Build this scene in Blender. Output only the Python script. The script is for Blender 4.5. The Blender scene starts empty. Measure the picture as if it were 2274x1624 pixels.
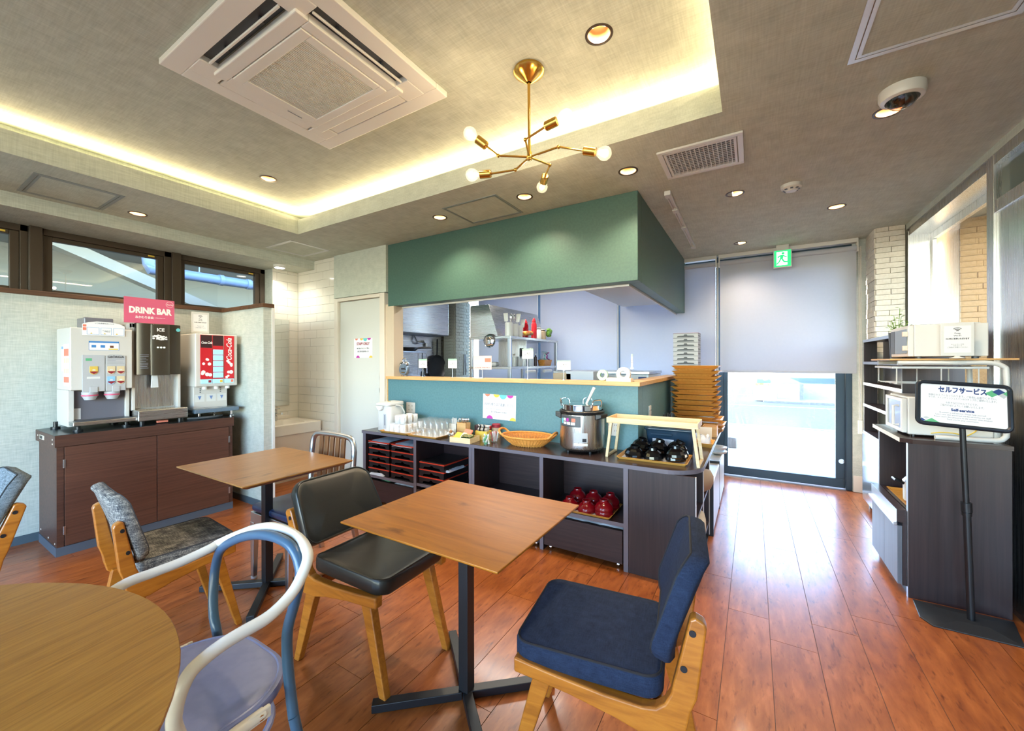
import bpy, math, random
from mathutils import Matrix, Vector
random.seed(7)
PI = math.pi
S = bpy.context.scene
COL = S.collection

# ------------------------------------------------------------------ camera, world, light, exposure
CAM_H = 1.30
cam_data = bpy.data.cameras.new('camera')
cam = bpy.data.objects.new('camera', cam_data)
COL.objects.link(cam)
cam_data.sensor_width = 36.0
cam_data.lens = 887.2 / 2274.0 * 36.0
cam_data.shift_y = -7.84 / 2274.0
cam_data.clip_start = 0.02
cam_data.clip_end = 200
cam.matrix_world = (Matrix.Translation((0, 0, CAM_H)) @ Matrix.Rotation(0.54301, 4, 'Z')
                    @ Matrix.Rotation(PI / 2, 4, 'X') @ Matrix.Rotation(-0.00222, 4, 'Z'))
S.camera = cam

S.view_settings.view_transform = 'Standard'
S.view_settings.look = 'None'
S.view_settings.gamma = 1.0
S.view_settings.exposure = 0.5
S.view_settings.use_curve_mapping = False
S.cycles.use_denoising = True
S.cycles.max_bounces = 8
S.cycles.transparent_max_bounces = 32
S.cycles.sample_clamp_indirect = 6.0
S.cycles.caustics_reflective = False
S.cycles.caustics_refractive = False

world = bpy.data.worlds.new('world')
S.world = world
world.use_nodes = True
wn = world.node_tree
sky = wn.nodes.new('ShaderNodeTexSky')
sky.sky_type = 'NISHITA'
sky.sun_disc = False
sky.sun_elevation = math.radians(24)
sky.sun_rotation = math.radians(-75)
sky.altitude = 50
sky.dust_density = 0.6
sky.ozone_density = 3.0
wn.links.new(sky.outputs['Color'], wn.nodes['Background'].inputs['Color'])
wn.nodes['Background'].inputs['Strength'].default_value = 3.2


def lamp(kind, name, loc, energy, color=(1, 1, 1), rot=None, to=None, **kw):
    d = bpy.data.lights.new(name, kind)
    d.energy = energy
    d.color = color
    for k, v in kw.items():
        setattr(d, k, v)
    o = bpy.data.objects.new(name, d)
    COL.objects.link(o)
    o.location = loc
    if to is not None:
        o.rotation_euler = (Vector(to) - Vector(loc)).to_track_quat('-Z', 'Y').to_euler()
    elif rot is not None:
        o.rotation_euler = rot
    return o


lamp('SUN', 'sun', (-6, 12, 8), 11.0, (1.0, 0.94, 0.85), to=(-6 + 1.9, 12 - 0.55, 8 - 0.85), angle=math.radians(0.6))
# daylight through the large windows behind the camera
for wx, we in ((-3.0, 6), (-1.0, 12)):
    lamp('AREA', 'window_daylight', (wx, -2.32, 1.35), we, (0.80, 0.90, 1.0), rot=(PI / 2, 0, 0),
         shape='RECTANGLE', size=2.1, size_y=2.1)
# cove light strips hidden behind the lip of the ceiling tray
WARM = (1.0, 0.78, 0.46)
for cx, cy, lx, ly, tx, ty in ((-3.78, 0.3, 0.04, 3.9, 1, 0), (-1.9, 2.29, 3.6, 0.04, 0, -1), (-0.02, 0.3, 0.04, 3.9, -1, 0)):
    e = 14 if ly < 1 else (14 if cx < -1 else 11)
    lamp('AREA', 'cove_strip', (cx, cy, 2.665), e, WARM, rot=(PI - 0.75 * ty, 0.75 * tx, 0),
         shape='RECTANGLE', size=lx, size_y=ly)

lamp('AREA', 'kitchen_fill', (-2.4, 4.0, 2.47), 26, (1.0, 0.97, 0.92), rot=(0, 0, 0), shape='RECTANGLE', size=1.2, size_y=0.2)  # no fixture in view; added to brighten the dim kitchen

# ------------------------------------------------------------------ mesh helpers


class MB:
    def __init__(s):
        s.v = []; s.f = []; s.mi = []; s.m = 0
        s.T = Matrix.Identity(4)

    def add(s, vs, fs):
        b = len(s.v)
        s.v += [tuple(s.T @ Vector(p)) for p in vs]
        s.f += [tuple(b + i for i in f) for f in fs]
        s.mi += [s.m] * len(fs)
        return s

    def box(s, x0, x1, y0, y1, z0, z1):
        v = [(x0, y0, z0), (x1, y0, z0), (x1, y1, z0), (x0, y1, z0), (x0, y0, z1), (x1, y0, z1), (x1, y1, z1), (x0, y1, z1)]
        return s.add(v, [(3, 2, 1, 0), (4, 5, 6, 7), (0, 1, 5, 4), (1, 2, 6, 5), (2, 3, 7, 6), (3, 0, 4, 7)])

    def hexa(s, a, b):
        """a, b: two quads (4 points each) joined into a solid"""
        return s.add(list(a) + list(b), [(3, 2, 1, 0), (4, 5, 6, 7), (0, 1, 5, 4), (1, 2, 6, 5), (2, 3, 7, 6), (3, 0, 4, 7)])

    def prism(s, poly, axis, lo, hi):
        n = len(poly)
        def P(p, t):
            a, b = p
            return {'x': (t, a, b), 'y': (a, t, b), 'z': (a, b, t)}[axis]
        v = [P(p, lo) for p in poly] + [P(p, hi) for p in poly]
        fs = [tuple(range(n - 1, -1, -1)), tuple(range(n, 2 * n))]
        fs += [(i, (i + 1) % n, n + (i + 1) % n, n + i) for i in range(n)]
        if axis == 'y':
            fs = [tuple(reversed(f)) for f in fs]
        return s.add(v, fs)

    def cyl(s, p0, p1, r0, r1=None, n=16, cap=True):
        r1 = r0 if r1 is None else r1
        return s.tube([p0, p1], [r0, r1], n, cap)

    def tube(s, pts, r, n=10, cap=True, closed=False):
        pts = [Vector(p) for p in pts]
        m = len(pts)
        rs = r if isinstance(r, (list, tuple)) else [r] * m
        tang = []
        for i in range(m):
            if closed:
                t = pts[(i + 1) % m] - pts[i - 1]
            else:
                t = pts[min(i + 1, m - 1)] - pts[max(i - 1, 0)]
            tang.append(t.normalized())
        ref = Vector((0, 0, 1)) if abs(tang[0].z) < 0.9 else Vector((1, 0, 0))
        nrm = (ref - tang[0] * ref.dot(tang[0])).normalized()
        v = []
        for i in range(m):
            nrm = (nrm - tang[i] * nrm.dot(tang[i]))
            nrm = nrm.normalized() if nrm.length > 1e-6 else Vector((1, 0, 0))
            bn = tang[i].cross(nrm)
            for k in range(n):
                a = 2 * PI * k / n
                v.append(tuple(pts[i] + (nrm * math.cos(a) + bn * math.sin(a)) * rs[i]))
        fs = []
        for i in range(m if closed else m - 1):
            j = (i + 1) % m
            for k in range(n):
                fs.append((i * n + k, i * n + (k + 1) % n, j * n + (k + 1) % n, j * n + k))
        if cap and not closed:
            fs.append(tuple(range(n - 1, -1, -1)))
            fs.append(tuple(range((m - 1) * n, m * n)))
        return s.add(v, fs)

    def lathe(s, prof, c=(0, 0, 0), n=24):
        """prof: (r, z) from bottom to top, outside; closes at r = 0"""
        v = []; fs = []
        idx = []
        for r, z in prof:
            if r < 1e-6:
                idx.append([len(v)]); v.append((c[0], c[1], c[2] + z))
            else:
                idx.append(list(range(len(v), len(v) + n)))
                v += [(c[0] + r * math.cos(2 * PI * k / n), c[1] + r * math.sin(2 * PI * k / n), c[2] + z) for k in range(n)]
        for a, b in zip(idx, idx[1:]):
            for k in range(n):
                k2 = (k + 1) % n
                if len(a) == 1 and len(b) == 1:
                    continue
                if len(a) == 1:
                    fs.append((a[0], b[k2], b[k]))
                elif len(b) == 1:
                    fs.append((a[k], a[k2], b[0]))
                else:
                    fs.append((a[k], a[k2], b[k2], b[k]))
        return s.add(v, fs)

    def ball(s, c, r, n=12, sq=(1, 1, 1)):
        T = s.T
        s.T = T @ Matrix.Translation(c) @ Matrix.Diagonal((*sq, 1))
        s.lathe([(r * math.sin(PI * i / (n // 2 + 2)), -r * math.cos(PI * i / (n // 2 + 2))) for i in range(n // 2 + 3)], n=n)
        s.T = T
        return s

    def rings(s, loops, cap0=True, cap1=True):
        n = len(loops[0])
        v = [p for l in loops for p in l]
        fs = []
        for i in range(len(loops) - 1):
            for k in range(n):
                fs.append((i * n + k, i * n + (k + 1) % n, (i + 1) * n + (k + 1) % n, (i + 1) * n + k))
        if cap0:
            fs.append(tuple(range(n - 1, -1, -1)))
        if cap1:
            fs.append(tuple(range((len(loops) - 1) * n, len(loops) * n)))
        return s.add(v, fs)

    def pad(s, w, d, h, rc=0.04, re=0.012, puff=0.0, n=6, fn=None, wtop=None):
        """rounded cushion, w along x, d along y, z 0..h; fn deforms"""
        base = rrect(w, d, rc, n)
        wt = 1.0
        def lay(k, z):
            out = []
            for x, y in base:
                sx = (w / 2 - k) / (w / 2); sy = (d / 2 - k) / (d / 2)
                out.append((x * sx, y * sy, z))
            return out
        L = [lay(re, 0), lay(re * .3, re * .3), lay(0, re), lay(0, h - re), lay(re * .3, h - re * .3), lay(re, h)]
        m = min(w, d) / 2
        for t in (0.15, 0.35, 0.6, 0.85):
            k = re + (m - re) * t
            L.append([(x * (w / 2 - k) / (w / 2) if w <= d else x * (1 - (1 - (w / 2 - k) / (w / 2))),
                       y * (d / 2 - k) / (d / 2), h + puff * math.sin(min(1, t * 1.3) * PI / 2)) for x, y in base])
        if fn:
            L = [[fn(*p) for p in l] for l in L]
        return s.rings(L)

    def build(s, name, mats, parent=None, loc=None, smooth=35, bevel=None, seg=2):
        me = bpy.data.meshes.new(name)
        me.from_pydata(s.v, [], s.f)
        if not isinstance(mats, (list, tuple)):
            mats = [mats]
        for m in mats:
            me.materials.append(m)
        if len(mats) > 1:
            for p, i in zip(me.polygons, s.mi):
                p.material_index = i
        if smooth is not None:
            me.polygons.foreach_set('use_smooth', [True] * len(me.polygons))
            me.update()
            me.set_sharp_from_angle(angle=math.radians(smooth))
        else:
            me.update()
        o = bpy.data.objects.new(name, me)
        COL.objects.link(o)
        if parent is not None:
            o.parent = parent
        if loc is not None:
            o.location = loc
        if bevel:
            b = o.modifiers.new('bevel', 'BEVEL')
            b.width = bevel; b.segments = seg; b.limit_method = 'ANGLE'; b.angle_limit = math.radians(40)
        return o


def rrect(w, d, r, n=6):
    r = min(r, w / 2 - 1e-4, d / 2 - 1e-4)
    out = []
    for cx, cy, a0 in ((w / 2 - r, d / 2 - r, 0), (-w / 2 + r, d / 2 - r, PI / 2), (-w / 2 + r, -d / 2 + r, PI), (w / 2 - r, -d / 2 + r, 1.5 * PI)):
        for i in range(n + 1):
            a = a0 + PI / 2 * i / n
            out.append((cx + r * math.cos(a), cy + r * math.sin(a)))
    return out


def smooth_path(pts, k=5):
    """Catmull-Rom resample"""
    P = [Vector(p) for p in pts]
    out = []
    for i in range(len(P) - 1):
        p0 = P[max(i - 1, 0)]; p1 = P[i]; p2 = P[i + 1]; p3 = P[min(i + 2, len(P) - 1)]
        for j in range(k):
            t = j / k
            out.append(0.5 * ((2 * p1) + (p2 - p0) * t + (2 * p0 - 5 * p1 + 4 * p2 - p3) * t * t + (-p0 + 3 * p1 - 3 * p2 + p3) * t ** 3))
    out.append(P[-1])
    return out


def bx(*a):
    return MB().box(*a)


def tag(o, label, cat, group=None):
    o['label'] = label; o['category'] = cat
    if group:
        o['group'] = group
    return o


def thing(name, label, cat, loc=(0, 0, 0), rz=0.0, group=None):
    o = bpy.data.objects.new(name, None)
    o.empty_display_size = 0.05
    COL.objects.link(o)
    o.location = loc
    o.rotation_euler = (0, 0, rz)
    return tag(o, label, cat, group)


def struct(o):
    o['kind'] = 'structure'
    return o


def stuff(o):
    o['kind'] = 'stuff'
    return o


def lab(o, l):
    o['label'] = l
    return o


def dup(root, loc, rz=None, label=None, group=None, rot=None):
    r = root.copy(); COL.objects.link(r); r.location = loc
    if rz is not None:
        r.rotation_euler = (0, 0, rz)
    if rot is not None:
        r.rotation_euler = rot
    if label:
        r['label'] = label
    if group:
        r['group'] = group
    for ch in list(root.children):
        c = ch.copy(); COL.objects.link(c); c.parent = r
        for g in list(ch.children):
            d = g.copy(); COL.objects.link(d); d.parent = c
    return r


def text(body, size, mat, parent, loc, rot, bold=0.0, w=None, name='lettering', space=1.0, align='CENTER', shear=0.0, extrude=0.0002):
    c = bpy.data.curves.new(name, 'FONT')
    c.body = body; c.size = size; c.align_x = align; c.align_y = 'CENTER'
    c.offset = bold; c.space_character = space; c.shear = shear
    c.extrude = extrude
    c.resolution_u = 3
    c.materials.append(mat)
    f = bpy.data.objects.new('font', c)
    COL.objects.link(f)
    dg = bpy.context.evaluated_depsgraph_get()
    me = bpy.data.meshes.new_from_object(f.evaluated_get(dg))
    me.name = name
    bpy.data.objects.remove(f)
    bpy.data.curves.remove(c)
    o = bpy.data.objects.new(name, me)
    COL.objects.link(o)
    o.parent = parent
    o.location = loc
    o.rotation_euler = rot
    if w and len(me.vertices):
        xs = [v.co.x for v in me.vertices]
        d = max(xs) - min(xs)
        if d > 1e-6:
            o.scale = (w / d, 1, 1)
    return o


FACE_S = (PI / 2, 0, 0)             # print that faces -y
FACE_E = (PI / 2, 0, PI / 2)        # print that faces +x
FACE_W = (PI / 2, 0, -PI / 2)       # print that faces -x

# ------------------------------------------------------------------ materials


def lin(c):
    return c / 12.92 if c <= 0.04045 else ((c + 0.055) / 1.055) ** 2.4


def rgb(h):
    h = h.lstrip('#')
    return tuple(lin(int(h[i:i + 2], 16) / 255) for i in (0, 2, 4)) + (1,)


def base(name, color, rough=0.5, metal=0.0, spec=0.5, **kw):
    m = bpy.data.materials.new(name)
    m.use_nodes = True
    b = m.node_tree.nodes['Principled BSDF']
    b.inputs['Base Color'].default_value = rgb(color)
    b.inputs['Roughness'].default_value = rough
    b.inputs['Metallic'].default_value = metal
    b.inputs['Specular IOR Level'].default_value = spec
    for k, v in kw.items():
        b.inputs[k.replace('_', ' ')].default_value = v
    return m


def N(m, t, **kw):
    n = m.node_tree.nodes.new(t)
    for k, v in kw.items():
        if k in n.inputs.keys():
            n.inputs[k].default_value = v
        else:
            setattr(n, k, v)
    return n


def L(m, a, b):
    m.node_tree.links.new(a, b)


def coords(m, scale, rnd=False, rot=(0, 0, 0), space='Object'):
    tc = N(m, 'ShaderNodeTexCoord')
    mp = N(m, 'ShaderNodeMapping')
    mp.inputs['Scale'].default_value = scale
    mp.inputs['Rotation'].default_value = rot
    if rnd:
        oi = N(m, 'ShaderNodeObjectInfo')
        mu = N(m, 'ShaderNodeMath', operation='MULTIPLY')
        mu.inputs[1].default_value = 37.0
        L(m, oi.outputs['Random'], mu.inputs[0])
        va = N(m, 'ShaderNodeVectorMath', operation='ADD')
        L(m, tc.outputs[space], va.inputs[0])
        L(m, mu.outputs[0], va.inputs[1])
        L(m, va.outputs[0], mp.inputs['Vector'])
    else:
        L(m, tc.outputs[space], mp.inputs['Vector'])
    return mp.outputs['Vector']


def ramp(m, fac, stops):
    r = N(m, 'ShaderNodeValToRGB')
    e = r.color_ramp.elements
    while len(e) < len(stops):
        e.new(0.5)
    for el, (p, c) in zip(e, stops):
        el.position = p
        el.color = rgb(c)
    L(m, fac, r.inputs['Fac'])
    return r.outputs['Color']


def bump(m, height, strength=0.2, dist=0.002):
    b = N(m, 'ShaderNodeBump')
    b.inputs['Strength'].default_value = strength
    b.inputs['Distance'].default_value = dist
    L(m, height, b.inputs['Height'])
    L(m, b.outputs['Normal'], m.node_tree.nodes['Principled BSDF'].inputs['Normal'])


def BS(m):
    return m.node_tree.nodes['Principled BSDF']


def wood(name, stops, scale=(2, 30, 30), rough=0.4, rnd=True, detail=6, bumpk=0.05, distort=0.6, spec=0.5, knots=None, coat=0.0):
    m = base(name, stops[0][1], rough, spec=spec)
    v = coords(m, scale, rnd)
    n = N(m, 'ShaderNodeTexNoise', Scale=1.0, Detail=detail, Roughness=0.6, Distortion=distort)
    L(m, v, n.inputs['Vector'])
    c = ramp(m, n.outputs['Fac'], stops)
    if knots:
        v2 = coords(m, knots[0], rnd)
        n2 = N(m, 'ShaderNodeTexNoise', Scale=1.0, Detail=3.0, Roughness=0.55)
        L(m, v2, n2.inputs['Vector'])
        r2 = N(m, 'ShaderNodeValToRGB')
        r2.color_ramp.elements[0].position = knots[2]; r2.color_ramp.elements[0].color = (1, 1, 1, 1)
        r2.color_ramp.elements[1].position = knots[3]; r2.color_ramp.elements[1].color = rgb(knots[1])
        L(m, n2.outputs['Fac'], r2.inputs['Fac'])
        mx = N(m, 'ShaderNodeMix', data_type='RGBA', blend_type='MULTIPLY')
        mx.inputs[0].default_value = 1.0
        L(m, c, mx.inputs[6]); L(m, r2.outputs['Color'], mx.inputs[7])
        c = mx.outputs[2]
    L(m, c, BS(m).inputs['Base Color'])
    if coat:
        BS(m).inputs['Coat Weight'].default_value = coat
        BS(m).inputs['Coat Roughness'].default_value = 0.12
    if bumpk:
        bump(m, n.outputs['Fac'], bumpk, 0.002)
    return m


def linen(name, c0, c1, sc=260, rough=0.9, k=0.35, strength=0.25, mid=None):
    """woven wallpaper / fabric: two crossed streaky noises"""
    m = base(name, c0, rough, spec=0.2)
    hs = []
    for s in ((sc, sc * .07, sc * .5), (sc * .07, sc, sc * .07), ):
        v = coords(m, s)
        n = N(m, 'ShaderNodeTexNoise', Scale=1.0, Detail=2.0, Roughness=0.5)
        L(m, v, n.inputs['Vector'])
        hs.append(n.outputs['Fac'])
    v = coords(m, (sc * .07, sc * .07, sc))
    n = N(m, 'ShaderNodeTexNoise', Scale=1.0, Detail=2.0, Roughness=0.5)
    L(m, v, n.inputs['Vector'])
    a = N(m, 'ShaderNodeMath', operation='ADD'); L(m, hs[0], a.inputs[0]); L(m, hs[1], a.inputs[1])
    a2 = N(m, 'ShaderNodeMath', operation='ADD'); L(m, a.outputs[0], a2.inputs[0]); L(m, n.outputs['Fac'], a2.inputs[1])
    d = N(m, 'ShaderNodeMath', operation='DIVIDE'); d.inputs[1].default_value = 3.0
    L(m, a2.outputs[0], d.inputs[0])
    stops = [(0.5 - k / 2, c0), (0.5 + k / 2, c1)]
    if mid:
        stops = [(0.5 - k / 2, c0), (0.5, mid), (0.5 + k / 2, c1)]
    L(m, ramp(m, d.outputs[0], stops), BS(m).inputs['Base Color'])
    bump(m, d.outputs[0], strength, 0.003)
    return m


def speck(name, c0, c1, scale=300, rough=0.5, metal=0.0, lo=0.4, hi=0.6, spec=0.5, bumpk=0.0, detail=2.0):
    m = base(name, c0, rough, metal, spec)
    v = coords(m, (scale,) * 3)
    n = N(m, 'ShaderNodeTexNoise', Scale=1.0, Detail=detail)
    L(m, v, n.inputs['Vector'])
    L(m, ramp(m, n.outputs['Fac'], [(lo, c0), (hi, c1)]), BS(m).inputs['Base Color'])
    if bumpk:
        bump(m, n.outputs['Fac'], bumpk, 0.001)
    return m


def steel(name, c='#c9c9c9', rough=0.28, scale=(4, 4, 400), k=0.08):
    m = base(name, c, rough, 1.0)
    v = coords(m, scale)
    n = N(m, 'ShaderNodeTexNoise', Scale=1.0, Detail=2.0)
    L(m, v, n.inputs['Vector'])
    mr = N(m, 'ShaderNodeMapRange')
    mr.inputs['To Min'].default_value = rough - k; mr.inputs['To Max'].default_value = rough + k
    L(m, n.outputs['Fac'], mr.inputs['Value'])
    L(m, mr.outputs['Result'], BS(m).inputs['Roughness'])
    return m


def emit(name, color, strength):
    m = base(name, color, 0.5)
    BS(m).inputs['Emission Color'].default_value = rgb(color)
    BS(m).inputs['Emission Strength'].default_value = strength
    return m


def thin_glass(name, tint='#ffffff', refl=0.10, rough=0.0, haze=0.0):
    """a single pane: mostly lets light through, mirrors a little more at grazing angles"""
    m = bpy.data.materials.new(name)
    m.use_nodes = True
    nt = m.node_tree
    nt.nodes.remove(nt.nodes['Principled BSDF'])
    t = nt.nodes.new('ShaderNodeBsdfTransparent'); t.inputs['Color'].default_value = rgb(tint)
    g = nt.nodes.new('ShaderNodeBsdfGlossy'); g.inputs['Roughness'].default_value = rough
    f = nt.nodes.new('ShaderNodeLayerWeight'); f.inputs['Blend'].default_value = 0.5
    p = nt.nodes.new('ShaderNodeMath'); p.operation = 'POWER'; p.inputs[1].default_value = 4.0
    L(m, f.outputs['Facing'], p.inputs[0])
    a = nt.nodes.new('ShaderNodeMath'); a.operation = 'MULTIPLY_ADD'; a.inputs[1].default_value = 0.7; a.inputs[2].default_value = refl; a.use_clamp = True
    mx = nt.nodes.new('ShaderNodeMixShader')
    L(m, p.outputs[0], a.inputs[0]); L(m, a.outputs[0], mx.inputs[0])
    L(m, t.outputs[0], mx.inputs[1]); L(m, g.outputs[0], mx.inputs[2])
    out = mx.outputs[0]
    if haze:
        d = nt.nodes.new('ShaderNodeBsdfTranslucent'); d.inputs['Color'].default_value = (0.9, 0.92, 0.93, 1)
        d2 = nt.nodes.new('ShaderNodeBsdfDiffuse'); d2.inputs['Color'].default_value = (0.9, 0.92, 0.93, 1)
        m1 = nt.nodes.new('ShaderNodeMixShader'); m1.inputs[0].default_value = 0.5
        L(m, d.outputs[0], m1.inputs[1]); L(m, d2.outputs[0], m1.inputs[2])
        m2 = nt.nodes.new('ShaderNodeMixShader'); m2.inputs[0].default_value = haze
        L(m, out, m2.inputs[1]); L(m, m1.outputs[0], m2.inputs[2])
        out = m2.outputs[0]
    L(m, out, nt.nodes['Material Output'].inputs['Surface'])
    return m


M = {}
M['ceiling'] = linen('ceiling_paper', '#b3b8ac', '#ced2c6', 150, k=0.3, strength=0.35)
M['wall'] = linen('wall_paper', '#a6aba3', '#c0c3ba', 220, k=0.3, strength=0.2)
M['wall_b'] = linen('wall_paper_back', '#b6bdb2', '#ced2c6', 220, k=0.3, strength=0.2)
M['teal'] = speck('teal_paint', '#547d85', '#5a838b', 60, 0.5)
M['green'] = speck('green_paint', '#44635a', '#48685e', 60, 0.42)
M['oak'] = wood('pale_oak', [(0.3, '#c9985c'), (0.7, '#deb47c')], (3, 60, 60), 0.45)
M['walnut'] = wood('walnut_laminate', [(0.25, '#3a241c'), (0.5, '#4c3026'), (0.75, '#5a3a2d')], (40, 3, 60), 0.42, bumpk=0.02)
M['walnut_h'] = wood('walnut_laminate_level', [(0.25, '#41281e'), (0.5, '#553529'), (0.75, '#633f30')], (30, 2.2, 90), 0.42, bumpk=0.02)
M['dark_v'] = wood('dark_laminate', [(0.25, '#1f1618'), (0.5, '#2d2022'), (0.75, '#392929')], (70, 70, 2.0), 0.4, bumpk=0.02)
M['dark_h'] = wood('dark_laminate_level', [(0.25, '#231819'), (0.5, '#302223'), (0.75, '#3b2b2b')], (2.5, 60, 60), 0.38, bumpk=0.02)
M['dark_top'] = wood('dark_worktop', [(0.25, '#2a1f1e'), (0.5, '#382a28'), (0.75, '#453532')], (2.5, 60, 60), 0.22, bumpk=0.03)
M['grey_edge'] = base('grey_edge_band', '#6c6770', 0.35)
M['black_top'] = base('black_worktop', '#1d2226', 0.25)
M['plinth'] = base('grey_plinth', '#4d5560', 0.55)
M['skirting'] = base('slate_skirting', '#47545c', 0.5)
M['white'] = base('white_plastic', '#d9d8d4', 0.35)
M['cream'] = base('cream_paint', '#dcd3c4', 0.5)
M['door'] = base('door_laminate', '#d0d0c8', 0.45)
M['jamb'] = base('beige_frame', '#c9b8a0', 0.5)
M['frame'] = base('bronze_aluminium', '#4a3f34', 0.45, 0.4)
M['dframe'] = base('slate_aluminium', '#3a4a56', 0.42, 0.5)
M['sill'] = wood('stained_sill', [(0.3, '#3f2a1d'), (0.6, '#5e3f29'), (0.8, '#7a5434')], (40, 3, 40), 0.5)
M['tile'] = base('white_tile', '#e8e3d6', 0.12)
M['grout'] = base('grout', '#cfc9bb', 0.8)
M['blind'] = linen('blind_fabric', '#c3c6d0', '#cacdd6', 600, k=0.5, strength=0.05)
_m = M['blind']
_t = N(_m, 'ShaderNodeBsdfTranslucent'); _t.inputs['Color'].default_value = rgb('#b4bdd0')
_x = N(_m, 'ShaderNodeMixShader'); _x.inputs[0].default_value = 0.22
L(_m, BS(_m).outputs[0], _x.inputs[1]); L(_m, _t.outputs[0], _x.inputs[2])
L(_m, _x.outputs[0], _m.node_tree.nodes['Material Output'].inputs['Surface'])
M['alu'] = base('aluminium', '#c3c8cf', 0.3, 1.0)
M['alu_hatch'] = base('hatch_aluminium', '#d2d4d4', 0.35, 0.5)
M['steel'] = steel('brushed_steel')
M['steel_v'] = steel('brushed_steel_upright', '#d9d9d7', 0.28, (300, 300, 2))
M['chrome'] = base('chrome', '#dddddd', 0.07, 1.0)
M['black'] = base('black_metal', '#15171b', 0.4)
M['blackp'] = base('black_plastic', '#17191c', 0.35)
M['gold'] = base('brass', '#dcae55', 0.22, 1.0)
M['glass'] = thin_glass('pane', '#ffffff', 0.04)
M['mirror'] = base('mirror', '#e6e8e2', 0.02, 1.0)
M['honey'] = wood('honey_wood', [(0.25, '#8a4f16'), (0.5, '#a8651f'), (0.8, '#bd7a2c')], (6, 45, 45), 0.3, coat=0.4)
M['table'] = wood('table_veneer', [(0.2, '#7b4811'), (0.45, '#975c16'), (0.75, '#a96b1e')], (2.4, 26, 10), 0.38, rnd=False, spec=0.3,
                  knots=((5, 16, 5), '#7a5a3c', 0.62, 0.80), distort=0.9)
M['table_edge'] = wood('table_edge', [(0.3, '#6d421b'), (0.7, '#8c5a28')], (3, 40, 40), 0.35)
M['table_y'] = wood('table_veneer_across', [(0.2, '#7d5226'), (0.45, '#90632f'), (0.75, '#9e7140')], (26, 2.4, 10), 0.3, rnd=False,
                    knots=((16, 5, 5), '#86684a', 0.62, 0.80), distort=0.9)
M['round'] = wood('round_table_veneer', [(0.3, '#7d5019'), (0.45, '#8f5f20'), (0.55, '#986826'), (0.7, '#a3722c')], (75, 3.2, 10), 0.33, rnd=False,
                  distort=1.4)
M['vinyl'] = speck('black_vinyl', '#1b1c1a', '#212220', 500, 0.3, bumpk=0.05)
M['navy'] = linen('navy_fabric', '#11172a', '#29364f', 500, k=0.45, strength=0.4)
M['tweed'] = linen('grey_tweed', '#2f3138', '#a9a59d', 330, k=0.26, strength=0.5, mid='#6b6a69')
M['tweed_b'] = linen('blue_grey_tweed', '#39424a', '#8b97a0', 420, k=0.3, strength=0.4)
M['navyvinyl'] = base('navy_vinyl', '#2c3a5c', 0.3)
M['bluetube'] = base('blue_enamel', '#3b5873', 0.28)
M['whitetube'] = base('white_enamel', '#d8d3c8', 0.25)
M['blueseat'] = speck('periwinkle_seat', '#7580b2', '#7a85b6', 30, 0.3)
M['slat'] = wood('brown_slat', [(0.3, '#5e3c22'), (0.7, '#7d5330')], (40, 40, 4), 0.4)
M['pine'] = wood('pale_pine', [(0.3, '#d9bd8d'), (0.7, '#ead6ad')], (3, 60, 60), 0.5)
M['bamboo'] = wood('bamboo_tray', [(0.3, '#c98f3c'), (0.7, '#dea957')], (2.5, 50, 50), 0.35)
M['wicker'] = wood('wicker', [(0.3, '#c27a2e'), (0.7, '#e09c4c')], (60, 60, 60), 0.45)
M['orange'] = base('orange_rim', '#c93d26', 0.4)
M['ltray'] = base('black_tray', '#17171b', 0.3)
M['paper'] = base('paper', '#eceaea', 0.7)
M['bag'] = base('crumpled_bag', '#c8cfdb', 0.4)
M['mug'] = base('white_mug', '#e6e2dc', 0.2)
M['tumbler'] = thin_glass('tumbler_glass', '#fbfcfc', 0.06, 0.08, 0.10)  # whitish haze mixed in to stand for bright reflections in the glasses
M['jar'] = thin_glass('jar_glass', '#f8fbfa', 0.08, 0.05, 0.05)
M['bowl_k'] = base('black_lacquer', '#0d0d0f', 0.08)
M['bowl_r'] = base('red_lacquer', '#7d0c16', 0.08)
M['tub'] = base('blue_tub', '#22384d', 0.22)
M['red'] = base('red_plastic', '#c4202a', 0.35)
M['pink'] = base('pink_board', '#d9607f', 0.45)
M['ink'] = base('ink', '#22242c', 0.6)
M['inkblue'] = base('blue_ink', '#1f3b73', 0.6)
M['inkred'] = base('red_ink', '#8e1d2c', 0.6)
M['inkgrey'] = base('grey_ink', '#7d8089', 0.6)
M['white_ink'] = base('white_ink', '#f3efe9', 0.6)
M['teal_ink'] = base('turquoise_ink', '#67c1c5', 0.6)
M['yellow_ink'] = base('yellow_ink', '#e2c04a', 0.6)
M['magenta_ink'] = base('magenta_ink', '#b93aa0', 0.6)
M['coral_ink'] = base('coral_ink', '#e58067', 0.6)
M['green_ink'] = base('green_ink', '#5aa878', 0.6)
M['mint'] = base('mint_plastic', '#a9cdb4', 0.45)
M['grey'] = base('grey_plastic', '#b9bcbf', 0.4)
M['machine'] = base('machine_casing', '#cdc9c2', 0.42)
M['machine2'] = base('machine_panel', '#b4b5b7', 0.4)
M['dgrey'] = base('dark_grey_plastic', '#4b5056', 0.4)
M['bronze'] = base('bronze_panel', '#4f463a', 0.3, 0.7)
M['smoke'] = base('smoked_panel', '#6d6b73', 0.15)
M['brick'] = speck('white_brick', '#d9d1c3', '#e2dbcf', 40, 0.85, bumpk=0.3, detail=6)
M['brick_g'] = speck('grey_brick', '#8c9088', '#9aa096', 40, 0.8, bumpk=0.3, detail=6)
M['brick_t'] = speck('tan_brick', '#c79f6b', '#d3ad7c', 60, 0.85, bumpk=0.4, detail=6)
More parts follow.
